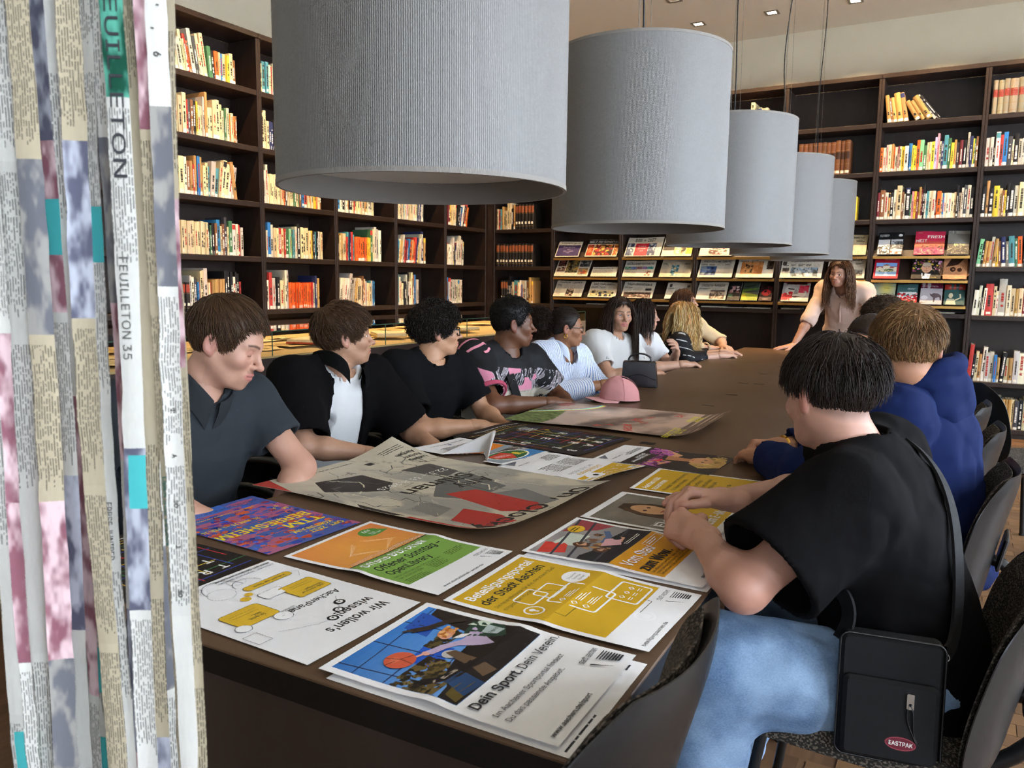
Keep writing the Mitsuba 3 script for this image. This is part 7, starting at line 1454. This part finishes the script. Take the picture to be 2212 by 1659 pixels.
# ---- right side of the table: seen from behind
def denim(p, n, uv):
    g = fbm(p.x * 14, p.y * 14, p.z * 10, 3); f = smoothstep(.1, .9, g); w = noise(p.x * 420, p.y * 420, p.z * 420)
    return mix3('#3c5473', '#8aa0b8', f * .75 + .25 * w)
bsdf('m_denim', prin(proc(denim), .85, specular=.15, sheen=.2))
k11 = dict(hair='#261c17', jaw=1.02, lid=.4, top=.020, side=.005, front=.012, back=.014, len=.06, fringe=.03, sweep=(.1, .0, -.5), whorl=(0, -.35, .95), n=3600, s=10, w=.0013, jit=.2, hl=.072, nape=-.052, sb=.012, tz=-.05, fade=.5, lift=.35, lump=.22)
P11 = person('young man in a loose black tee and light jeans with hands clasped on the posters', '#c2907a', '#b06258', (4.755, -6.331, 1.10), (138, -12, -4, .96), k11, (4.95, -6.31, .52), (4.815, -6.325, .985), 176, [(-.1, .195, .15), (.15, .195, .14), (.4, .195, .13), (.7, .205, .125), (.86, .195, .105), (.97, .12, .08), (1.04, .075, .06)],
             [(False, (4.675, -6.70, .775), (4.545, -6.555, .815), 'fist', (-.62, .42, .04), (-.35, -.55, .65), .78, .098, .118), (True, (4.70, -6.10, .83), (4.555, -6.375, .85), 'drape', (-.84, -.32, .12), (.02, .40, .9), .72, .098, .118)],
             [dict(name='t_shirt', color='#080708', off=.022, neck=.07, nf=-.005, nd=.03, wr=1.1, ks=.06)], nr=.06, seed=23, h=.0028, hb=.008, shw=.205, shd=.06)
hair(P11['root'], P11['Hc'], P11['R'], .96, k11, 11)
legs(P11, (4.93, -6.36, .52), [(4.62, -6.12, .58), (4.60, -6.62, .57)], [(4.52, -6.1, .07), (4.56, -6.66, .07)], None, 'm_denim', r=(.115, .105, .09), h=.010, shoe='#c9c6c0')
k12 = dict(hair='#6b4d30', tips='#9a7a50', jaw=1.02, top=.018, side=.005, front=.012, back=.006, len=.055, sweep=(.2, .1, -.3), whorl=(.05, -.5, .85), n=3000, s=9, w=.0012, jit=.3, hl=.072, nape=-.045, sb=.01, tz=.0, fade=.35, lift=.25, lump=.2, browc='#4a3522')
P12 = person('young man with light brown hair in a royal blue hooded sweatshirt', '#bd8768', '#b0665a', (4.858, -5.68, 1.158), (118, -8, 0, .96), k12, (4.97, -5.56, .55), (4.88, -5.60, 1.055), 168, MALE,
             [(False, (4.66, -5.93, .825), (4.47, -5.62, .80), 'relaxed', (-.62, .62, -.1), (.1, -.2, 1), 1.97, .082, .055), (True, (4.74, -5.24, .82), (4.50, -5.47, .81), 'fist', (-.85, -.25, .0), (0, .35, .9), 1.95, .082, .055)],
             [dict(name='hooded_sweatshirt', color='#121d40', off=.026, neck=.07, nf=.0, wr=1.5)], nr=.06, seed=25, h=.0032, hb=.0095, shw=.2)
hair(P12['root'], P12['Hc'], P12['R'], .96, k12, 12)
def hoodf(p):
    T, A, fw, rt = P12['Tp'], P12['A'], P12['fw'], P12['rt']; q = np.c_[(p - T) @ rt, (p - T) @ fw, (p - T) @ A]
    d = ell(q, (.0, -.08, -.045), (.145, .07, .085)); a = np.arctan2(q[:, 0], q[:, 1]); rr = np.hypot(q[:, 0] / 1.15, q[:, 1] + .01)
    ring = np.hypot(rr - .105, q[:, 2] - .02 + .35 * np.clip(q[:, 1], -.1, .1)) - .026; d = smin(d, ring, .03); d = smax(d, -ell(q, (0, -.02, .06), (.078, .085, .085)), .015)
    return d + .012 * (meshkit.noise(p * [14, 14, 26] + 3) - .5) + .012 * (meshkit.noise(p * [30, 12, 16]) - .5)
v, f = nets(hoodf, P12['Tp'] - [.25, .25, .2], P12['Tp'] + [.25, .25, .16], .008); part(P12['root'], 'hood', (v, f), 'm_fab', color='#121d40', smooth=True)
wr = np.array([4.505, -5.467, .81]); wd = np.array([-.72, -.69, 0.])
for i in range(9):
    a0 = i / 9 * 2 * math.pi; a1 = (i + .82) / 9 * 2 * math.pi; b1 = np.cross(wd, [0, 0, 1.]); b2 = np.cross(b1, wd)
    part(P12['root'] + '__watch_band' if 0 else P12['root'], 'watch_link', tube([wr + .033 * (math.cos(t) * b1 + .9 * math.sin(t) * b2) for t in np.linspace(a0, a1, 4)], .0055, 6), 'm_gold')
legs(P12, (4.95, -5.56, .54), [(4.66, -5.36, .58), (4.66, -5.76, .58)], [(4.66, -5.36, .07), (4.66, -5.76, .07)], '#23262e', h=.015)
k13 = dict(hair='#2a1c15', jaw=1., lid=.5, top=.01, side=.008, n=900, s=8, len=.13, w=.0016, whorl=(0, 1, .35), sweep=(0, -.6, .1), jit=.04, hl=.05, nape=-.06, sb=-.0, lump=.2, lumpf=14.)
P13 = person('person with slicked back hair, mostly hidden behind the blue hooded sweatshirt', '#b07a5a', '#9c5a50', (4.66, -4.66, 1.095), (246, 4, 0, .97), k13, (4.90, -4.62, .52), (4.86, -4.62, .98), 178, MALE,
             [(False, (4.78, -4.92, .74), (4.56, -4.7, .79), 'relaxed', (-.8, .3, 0), (0, 0, 1), .7, .08, .08), (True, (4.78, -4.34, .74), (4.56, -4.5, .79), 'relaxed', (-.8, -.3, 0), (0, 0, 1), .7, .08, .08)],
             [dict(name='t_shirt', color='#2a2a2e')], seed=27, h=.004, hb=.012)
hair(P13['root'], P13['Hc'], P13['R'], .97, k13, 13)
k14 = dict(hair='#3a2a1e', jaw=1., top=.024, side=.016, n=1400, s=10, len=.09, w=.0015, jit=.8, curl=.008, curlf=2.2, hl=.07, nape=-.07, sb=-.01, tz=-.2, lump=.4, lumpf=9.)
P14 = person('person behind with a tuft of curly brown hair showing over the blue hoodie wearer', '#bd8d6c', '#a8655c', (4.635, -3.75, 1.15), (185, 0, 0, .96), k14, (4.90, -3.75, .52), (4.78, -3.75, 1.0), 180, MALE,
             [(False, (4.74, -4.05, .74), (4.54, -3.85, .79), 'relaxed', (-.8, .3, 0), (0, 0, 1), .7, .08, .08), (True, (4.74, -3.46, .74), (4.54, -3.65, .79), 'relaxed', (-.8, -.3, 0), (0, 0, 1), .7, .08, .08)],
             [dict(name='t_shirt', color='#3a3f4a')], seed=29, h=.0045, hb=.013)
hair(P14['root'], P14['Hc'], P14['R'], .96, k14, 14)
for P, y in ((P13, -4.62), (P14, -3.75)): legs(P, (5.0, y, .52), [(4.6, y + .12, .56), (4.6, y - .12, .56)], [(4.62, y + .12, .07), (4.62, y - .12, .07)], '#23262e', h=.016)
# ---------------------------------------------------------------- curtain of newspaper strips close to the camera
def news_fn(p, n, uv):
    i = dr.floor(uv.x); u = uv.x - i; v = uv.y; sg = dr.floor(v / .16 + 7 * cell_rand(i, 3, 1)); s2 = dr.floor(v / .052 + 5 * cell_rand(i, 9, 1))
    ty, tn = cell_rand(i, sg, 2), cell_rand(i, sg, 5); fv = v / .16 + 7 * cell_rand(i, 3, 1) - sg
    base = mi.Color3f(.68, .66, .60) * (.86 + .14 * tn) * (1 - .06 * noise(uv.x * 500, v * 120, 3))
    old = dr.select(cell_rand(i, 77, 3) < .42, 1., 0.); base = base * (1 - old) + base * mi.Color3f(.72, .63, .48) * old
    ln = (u + .0007) / .0023; li = dr.floor(ln); wd = noise(v * 420, li * 13.7 + i * 5, sg); end = cell_rand(li, sg, i) * .12
    ink = ((ln - li) < .52) & (wd > .36) & (fv > .06) & (fv < .94 - end) & (ty < .6)
    c = dr.select(ink, base * .36, base)
    ph = (ty > .82); g = fbm(u * 90 + i, v * 40, sg, 3); hue = cell_rand(i, sg, 8)
    pc = mix3('#e0c2c4', '#8a5a64', smoothstep(.3, .7, g)); pc = dr.select(hue > .3, mix3('#b4b6c0', '#5a5a6a', smoothstep(.3, .7, g)), pc); pc = dr.select(hue > .55, mix3('#6a6a70', '#9a9690', smoothstep(.4, .7, g)), pc); pc = dr.select(hue > .72, mix3('#1e4a3a', '#58a08a', smoothstep(.35, .7, g)), pc); pc = dr.select(hue > .84, mix3('#8a2a34', '#a83a44', smoothstep(.35, .7, g)), pc); pc = dr.select(hue > .93, mix3('#3f3a78', '#7a6aa8', smoothstep(.35, .7, g)), pc)
    c = dr.select(ph, pc, c)
    tag_ = (cell_rand(i, s2, 4) > .982) & (u > .006); return dr.select(tag_, mi.Color3f(.07, .42, .42), c)
bsdf('m_newsprint', {'type': 'principledthin', 'base_color': proc(news_fn), 'roughness': .75, 'diff_trans': .25})
O = CAM + FWD * .74
HX = np.array([.8661, .4999, 0.]); HX /= np.linalg.norm(HX); HY = np.array([-HX[1], HX[0], 0])
def strip(i, px, wpx, dep, tw, lean, label, cl=0, seg=70):
    """px: where it hangs, as metres left of the view axis times 1000"""
    r = np.random.default_rng(100 + i); w = wpx / 2284.; z = np.linspace(2.42, .52, seg)
    c0 = CAM + np.array([FWD[0], FWD[1], 0]) / np.hypot(FWD[0], FWD[1]) * dep + HX * (px / 1000.)
    sway = lean * (1.62 - z) + .0022 * np.sin(z * r.uniform(4, 9) + r.uniform(0, 6)); ang = math.radians(tw) * np.sin(z * r.uniform(2.5, 5) + r.uniform(0, 6)) + r.uniform(-.1, .1)
    s = np.linspace(0, 1, 5); rag = .0005 * r.normal(size=(seg, 2)) 
    U = (s[None, :] - .5) * w + rag[:, :1] * (1 - s) + rag[:, 1:] * s; cur = .10 * w * np.sin(z * 6 + i)[:, None] * (1 - (2 * s[None, :] - 1) ** 2)
    dirx = np.cos(ang)[:, None] * HX + np.sin(ang)[:, None] * HY; nrm = -np.sin(ang)[:, None] * HX + np.cos(ang)[:, None] * HY
    P = c0[None, None] * [1, 1, 0] + sway[:, None, None] * HX + U[..., None] * dirx[:, None] + cur[..., None] * nrm[:, None] + .004 * np.sin(z * 3 + i)[:, None, None] * HY; P[..., 2] = z[:, None]
    v, f = gridmesh(P); uv = np.c_[np.tile(i + .002 + s * w, seg), np.repeat(2.42 - z, 5)]
    k = thing('newspaper_strip', label, 'paper strip', 'newspaper strips hanging on the left')
    scene[nm('strip', k)] = ply((v, f), 'm_newsprint', smooth=True, uv=uv)
    def at(zq, up=.0006):
        q = np.array([np.interp(zq, z[::-1], P[::-1, 2, a]) for a in range(3)]); a_ = np.interp(zq, z[::-1], ang[::-1]); dx = math.cos(a_) * HX + math.sin(a_) * HY; return q, dx, -(-math.sin(a_) * HX + math.cos(a_) * HY)
    return k, at, w
def strip_text(k, at, txt, z0, h, col, length=None, bold=False, off=0., nname='headline'):
    """reads downwards"""
    v, f = flat_text(txt, bold); v = v * h; L0 = v[:, 0].max()
    if length: v = v * [length / L0, 1]
    V = np.zeros((len(v), 3))
    for j, (a, b) in enumerate(v): q, dx, nn = at(z0 - a); V[j] = q + dx * (b - h / 2 + off) + nn * .0014
    part(k, nname, (V, np.vstack([f, f[:, ::-1]])), 'm_print', color=col)
px2 = lambda x: (x - 1106) / 1690. * 740
FR = [(-22, 40, .73, 10, .0), (5, 24, .72, 10, .0), (37, 50, .745, 8, .012), (78, 44, .73, 12, .004), (114, 42, .75, 10, .006), (148, 32, .775, 35, -.006), (182, 42, .73, 14, .01), (214, 34, .755, 22, .008), (246, 26, .785, 45, .004), (268, 40, .725, 7, .016), (300, 34, .76, 14, .012), (322, 26, .785, 50, .0), (340, 26, .74, 30, .004), (362, 36, .73, 12, .012), (386, 24, .755, 12, .006)]
BKS = [(-20, 46, .80), (20, 46, .80), (60, 40, .81), (98, 44, .80), (134, 46, .815), (166, 44, .80), (202, 44, .81), (290, 46, .805), (318, 40, .82), (350, 42, .80), (374, 30, .81)]
pos_ = ['cut off leftmost', 'leftmost full', 'second front', 'third front', 'fourth front', 'fifth front', 'sixth front', 'seventh front', 'eighth front', 'ninth front', 'tenth front', 'eleventh front', 'twelfth front', 'thirteenth front', 'rightmost front']
for i, (x, w, d, tw, ln) in enumerate(FR):
    lab = {9: 'newspaper strip with the tall word FEUILLETON running down it', 11: 'crumpled grey newspaper strip in shadow, right of the FEUILLETON strip', 12: 'newspaper strip with the words 300 VEGAN running down its lower part', 13: 'newspaper strip with small black marks near the table edge'}.get(i, '%s newspaper strip counted from the left edge of the photo' % pos_[i])
    k, at, ww = strip(i, (x + 3 - 1106) / 1690. * d * 1000, w * 1.14, d, tw, ln * .22, lab)
    if i == 9: strip_text(k, at, 'FEUILLETON', 1.605, .0115, '#1c1b20', .175); strip_text(k, at, 'FEUILLETON 35', 1.36, .0075, '#3a3834', .095, off=-.002)
    if i == 12: strip_text(k, at, 'ÜBER 300 VEGAN', 1.15, .006, '#1f6a60', .07, True)
    if i == 7: strip_text(k, at, 'ERBSE JUNIPER', 1.12, .006, '#3a3834', .06)
    if i == 13: [strip_text(k, at, t, 1.22 - .045 * j, .004, '#2a2826', None, True) for j, t in enumerate(("'I'", 'A', 'SO', '1', 'SO'))]; [strip_text(k, at, t, 1.62 - .02 * j, .006, '#2a2826', None, True) for j, t in enumerate((',', 'I', "'", ',', '6'))]
for i, (x, w, d) in enumerate(BKS):
    strip(20 + i, (x - 1106) / 1690. * d * 1000, w * 1.2, d, 16, .003, 'shaded newspaper strip hanging behind the front strips, %s from the left' % ordn(i))
k = thing('hanging_rail', 'slim dark rail above the frame that the newspaper strips hang from', 'rail')
a = CAM + np.array([FWD[0], FWD[1], 0]) * .78 + HX * -.56; b = a + HX * .36; a[2] = b[2] = 2.43
part(k, 'bar', tube([a, b], .012, 10), 'm_blackmetal', smooth=True)
for q in (a * .9 + b * .1, a * .1 + b * .9): part(k, 'cable', tube([q, q * [1, 1, 0] + [0, 0, CEIL - .001]], .002, 6), 'm_steel')
# ---------------------------------------------------------------- things on the table and bags
def onto(P, pts, off):
    """pushes points to OFF in front of a person's torso"""
    q = np.array(pts, float)
    for _ in range(4):
        d = P['tf'](q); g = np.stack([P['tf'](q + e) - P['tf'](q - e) for e in np.eye(3) * .004], 1); g /= np.linalg.norm(g, axis=1, keepdims=True) + 1e-9
        q = q + g * np.maximum(off - d, -.03)[:, None]
    return q
def ribbon(pts, wid, nrm, th=.003):
    p = np.asarray(pts, float); t = np.gradient(p, axis=0); t /= np.linalg.norm(t, axis=1, keepdims=True); n = np.asarray(nrm, float); n = n - t * (n * t).sum(1, keepdims=True); n /= np.linalg.norm(n, axis=1, keepdims=True); s = np.cross(t, n) * wid / 2
    G = np.stack([p - s + n * th, p + s + n * th, p + s - n * th, p - s - n * th, p - s + n * th], 1); return gridmesh(G)
# pink cap
k = thing('baseball_cap', 'pink baseball cap lying on the table before the black handbag', 'cap')
Rc = rz(128); tc = np.array([3.52, -4.49, TZ + .001])
th, ph = np.meshgrid(np.linspace(0.02, 1.62, 22), np.linspace(0, 2 * np.pi, 49), indexing='ij')
rr = np.sin(np.clip(th, 0, 1.57)) ; Z = .105 * np.cos(np.clip(th, 0, 1.57)) ** .9 - .012 * np.clip(th - 1.57, 0, 1) * 10 * .3
P = np.stack([.083 * rr * np.cos(ph) * (1 + .015 * np.cos(6 * ph)), .098 * rr * np.sin(ph) * (1 + .015 * np.cos(6 * ph)), Z + .012 + .006 * np.sin(ph)], -1) * 1.04
cz = meshkit.fbm(P.reshape(-1, 3) * 40, 2).reshape(P.shape[:2]) - .5; P = P * (1 + .035 * cz[..., None])
part(k, 'crown', xf(gridmesh(P), Rc, tc), 'm_fab', color='#c98d8c', smooth=True)
for j in range(6):
    a = j * math.pi / 3; q = np.stack([.0835 * np.sin(t := np.linspace(.05, 1.57, 14)) * math.cos(a), .0985 * np.sin(t) * math.sin(a), .106 * np.cos(t) ** .9 + .0125], -1) * 1.055
    part(k, 'seam', xf(tube(q, .0009, 5), Rc, tc), 'm_fab', color='#b57a7a', smooth=True)
u, v = np.meshgrid(np.linspace(-1, 1, 25), np.linspace(0, 1, 9), indexing='ij')
bxx, byy = .082 * np.sin(u * 1.35) * (1 + .05 * v), .1 * np.cos(u * 1.35) * 1. + v * .075 * np.cos(u * 1.2); bz = .014 + .010 * v - .034 * v * u ** 2 - .004 + .012 * (1 - u ** 2) * (1 - v) * .5
B = np.stack([bxx * 1.06, byy, np.maximum(bz, .002)], -1)
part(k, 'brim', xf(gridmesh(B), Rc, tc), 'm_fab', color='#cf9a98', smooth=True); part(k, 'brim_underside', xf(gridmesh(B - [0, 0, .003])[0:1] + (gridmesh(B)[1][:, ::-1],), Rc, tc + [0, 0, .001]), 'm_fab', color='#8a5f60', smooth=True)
part(k, 'button', xf(lathe([(.0005, .006), (.006, .004), (.008, 0)], 14), Rc, tc + [0, 0, .119]), 'm_fab', color='#c98d8c', smooth=True)
# black handbag
k = thing('handbag', 'small shiny black handbag with curved flap standing on the table', 'handbag')
Rb = rz(14); tb = np.array([3.40, -3.90, TZ + .0005])
bsdf('m_bag', prin('#111319', .22, specular=.7, clearcoat=.4))
put = lambda m: xf(m, Rb, tb)
part(k, 'body', put(hull([(sx * a, y, z) for sx in (-1, 1) for a, y, z in ((.098, -.045, .004), (.104, -.04, .0), (.104, .04, .0), (.098, .045, .004), (.09, -.036, .135), (.086, -.03, .14), (.086, .03, .14), (.09, .036, .135))])), 'm_bag')
x = np.linspace(-1, 1, 25); low = .062 + .012 * np.cos(x * 3.0) * 1.0 - .004 * x ** 2
def onbag(z, off): return -(.045 - (z / .135) * .009) - off
rows = np.stack([np.stack([x * (.099 - (zz / .135) * .008), onbag(zz, .005), zz], -1) for zz in [low + (.141 - low) * q for q in np.linspace(0, 1, 6)]] + [np.stack([x * .089, 0 * x - .028, 0 * x + .146], -1), np.stack([x * .089, 0 * x + .028, 0 * x + .146], -1)], 0)
part(k, 'flap', put((gridmesh(rows)[0], gridmesh(rows)[1][:, ::-1])), 'm_bag', smooth=40)
part(k, 'flap_edge', put(tube(np.c_[x * .0985, onbag(low, .0055), low], .0022, 6)), 'm_plastic', smooth=True)
part(k, 'trim', put(tube([(-.1, -.0465, .012), (.1, -.0465, .012)], .002, 6)), 'm_plastic', smooth=True)
part(k, 'handle', put(tube(smoothcurve([(-.062, 0, .14), (-.06, 0, .165), (-.04, 0, .18), (.04, 0, .18), (.06, 0, .165), (.062, 0, .14)], 30), .0048, 8)), 'm_bag', smooth=True)
for s in (-1, 1): part(k, 'handle_ring', put(tube([(s * .062 + .008 * math.cos(t), 0, .147 + .008 * math.sin(t)) for t in np.linspace(0, 6.28, 16)], .0018, 6, False)), 'm_steel', smooth=True)
# black shoulder bag of the man in front
k = thing('shoulder_bag', 'black fabric shoulder bag with front zip hanging at the hip of the man in jeans', 'bag')
bc = np.array([4.925, -6.60, .585]); nx = np.array([.985, .17, 0]); nx /= np.linalg.norm(nx); up = np.array([-.10, .10, 1.]); up = up - nx * (up @ nx); up /= np.linalg.norm(up); nf = np.cross(nx, up); Mb = np.stack([nx, up, nf], 1)
putb = lambda m: xf(m, Mb, bc)
bsdf('m_nylon', prin(proc(lambda p, n, uv: mix3('#060506', '#0f0e10', noise(p.x * 900, p.y * 900, p.z * 900))), .75, specular=.25, sheen=.2))
outline = sbox(-.072, -.098, .072, .098).buffer(.016, 6)
def slab(poly, z0, z1, b): 
    cw = lambda g: manifold3d.CrossSection([np.array((g.exterior if g.exterior.is_ccw else g.exterior.reverse()).coords)[:-1]]); m, q = cw(poly), cw(poly.buffer(-b))
    return mesh_of(manifold3d.Manifold.hull(manifold3d.Manifold.extrude(m, z1 - z0 - 2 * b).translate([0, 0, z0 + b]) + manifold3d.Manifold.extrude(q, z1 - z0).translate([0, 0, z0])))
part(k, 'body', putb(slab(outline, -.03, .018, .008)), 'm_nylon', smooth=35)
part(k, 'front_pocket', putb(slab(sbox(-.068, -.096, .068, .028).buffer(.012, 5), .015, .034, .007)), 'm_nylon', smooth=35)
part(k, 'piping', putb(tube(np.c_[np.array(outline.exterior.coords), np.full(len(outline.exterior.coords), .0175)], .0022, 6, False)), 'm_plastic', smooth=True)
part(k, 'zip', putb(bx(-.066, .066, .030, .0335, .0185, .0195)), 'm_plastic')
part(k, 'zip_puller', putb(ext(sbox(.028, -.002, .036, .022).buffer(.002).difference(Point(.032, .004).buffer(.003)), .036, .0385)), 'm_metal')
part(k, 'zip_cord', putb(cat([tube(smoothcurve([(.031, .004, .037), (.028, -.02, .037), (.036, -.045, .036), (.046, -.066, .036)], 14), .0016, 5), tube(smoothcurve([(.033, .004, .037), (.038, -.02, .038), (.040, -.045, .037), (.048, -.064, .036)], 14), .0016, 5)])), 'm_plastic', smooth=True)
pr = Print(.0004); pr.circ(.020, -.070, .026, '#5a1420', .0125).up().ring(.020, -.070, .0245, .0012, '#8a3a44', .0112).up().text('EASTPAK', .0, -.0735, .0075, '#cfcac4', bold=True, width=.04)
put_print(k, 'logo_patch', pr, lambda V: putb((np.c_[V[:, 0], V[:, 1], V[:, 2] + .0342], np.zeros((0, 3), int)))[0], label='oval logo patch')
part(k, 'strap_ring', putb(tube([(.09 + .007 * math.cos(t), .086 + .007 * math.sin(t), -.006) for t in np.linspace(0, 6.28, 14)], .0018, 6, False)), 'm_steel', smooth=True)
s0 = bc + Mb @ [.09, .092, -.006]
pts = smoothcurve(np.vstack([s0, onto(P11, [(5.08, -6.5, .72), (5.08, -6.43, .82), (5.0, -6.33, .92), (4.9, -6.22, .985)], .034)]), 30)
nr_ = np.array([[1., -.55, .2]] * 30); part(k, 'strap', ribbon(pts, .03, nr_), 'm_nylon', smooth=40)
s1 = bc + Mb @ [-.088, .09, -.006]; pts = smoothcurve(np.vstack([s1, onto(P11, [(4.86, -6.52, .72), (4.80, -6.45, .80)], .05)]), 16)
part(k, 'strap', ribbon(pts, .03, np.array([[-.6, -.8, .1]] * 16)), 'm_nylon', smooth=40)
# sling bag of the man in the jersey, and its stripes
k = thing('sling_bag', 'black crossbody bag with wide strap worn over the football jersey', 'bag')
T4, A4, f4, r4 = P4['Tp'], P4['A'], P4['fw'], P4['rt']
q = onto(P4, [T4 - A4 * .10 + f4 * .1 + r4 * .06, T4 - A4 * .18 + f4 * .14 + r4 * .02, T4 - A4 * .27 + f4 * .17 - r4 * .04, T4 - A4 * .36 + f4 * .18 - r4 * .09], .024)
part(k, 'strap', ribbon(smoothcurve(q, 20), .045, np.array([f4] * 20)), 'm_nylon', smooth=40)
c4 = q[-1] + f4 * .025 - A4 * .04 - r4 * .03; M4 = np.stack([r4, A4, np.cross(r4, A4)], 1)
part(k, 'body', xf(slab(sbox(-.09, -.05, .09, .05).buffer(.012, 4), -.028, .028, .008), M4 @ rot([0, 0, 1], 38), c4), 'm_nylon', smooth=35)
part(k, 'buckle', xf(tube([(-.02, -.014, 0), (.02, -.014, 0), (.02, .014, 0), (-.02, .014, 0), (-.02, -.014, 0)], .0022, 6, False), np.stack([r4, A4, f4], 1) @ rot([0, 0, 1], 30), q[0] * .6 + q[1] * .4 + f4 * .007), 'm_steel', smooth=True)
for j in range(3):
    pts = []
    for t in np.linspace(0, 1, 9): pts.append(P4['sh'][True] + A4 * (.075 - .0 * t) - r4 * (.055 - .02 * j - .0 * t) * 1 + r4 * (.062 * t) + f4 * (.05 - .03 * j) - A4 * .075 * t ** 1.6)
    pts = np.array(pts); 
    d0 = lambda p: np.minimum(np.minimum(P4['tf'](p) - .012, rc(p, P4['Tp'] - A4 * .035, P4['sh'][True], .062, .074)), rc(p, P4['sh'][True], np.array([3.11, -5.03, .76]), .088, .088))
    for _ in range(5):
        d = d0(pts); g = np.stack([d0(pts + e) - d0(pts - e) for e in np.eye(3) * .004], 1); g /= np.linalg.norm(g, axis=1, keepdims=True) + 1e-9; pts = pts + g * (.0075 - d)[:, None]
    part(P4['root'], 'shoulder_stripe', ribbon(pts, .013, g, .0015), 'm_fab', color='#d88a98', smooth=True)
for s, (e,) in ((True, (np.array([3.11, -5.03, .76]),)),):
    a = P4['sh'][s]; dv = (e - a) / np.linalg.norm(e - a); en = a + (e - a) * .775; b1 = np.cross(dv, [0, 0, 1.]); b1 /= np.linalg.norm(b1); b2 = np.cross(dv, b1)
    part(P4['root'], 'sleeve_cuff', cat([tube([en + o * dv + .089 * (math.cos(t) * b1 + math.sin(t) * b2) for t in np.linspace(0, 2 * np.pi, 40)], .007, 6, False) for o in (-.012, -.004)]), 'm_fab', color='#a8485e', smooth=True)
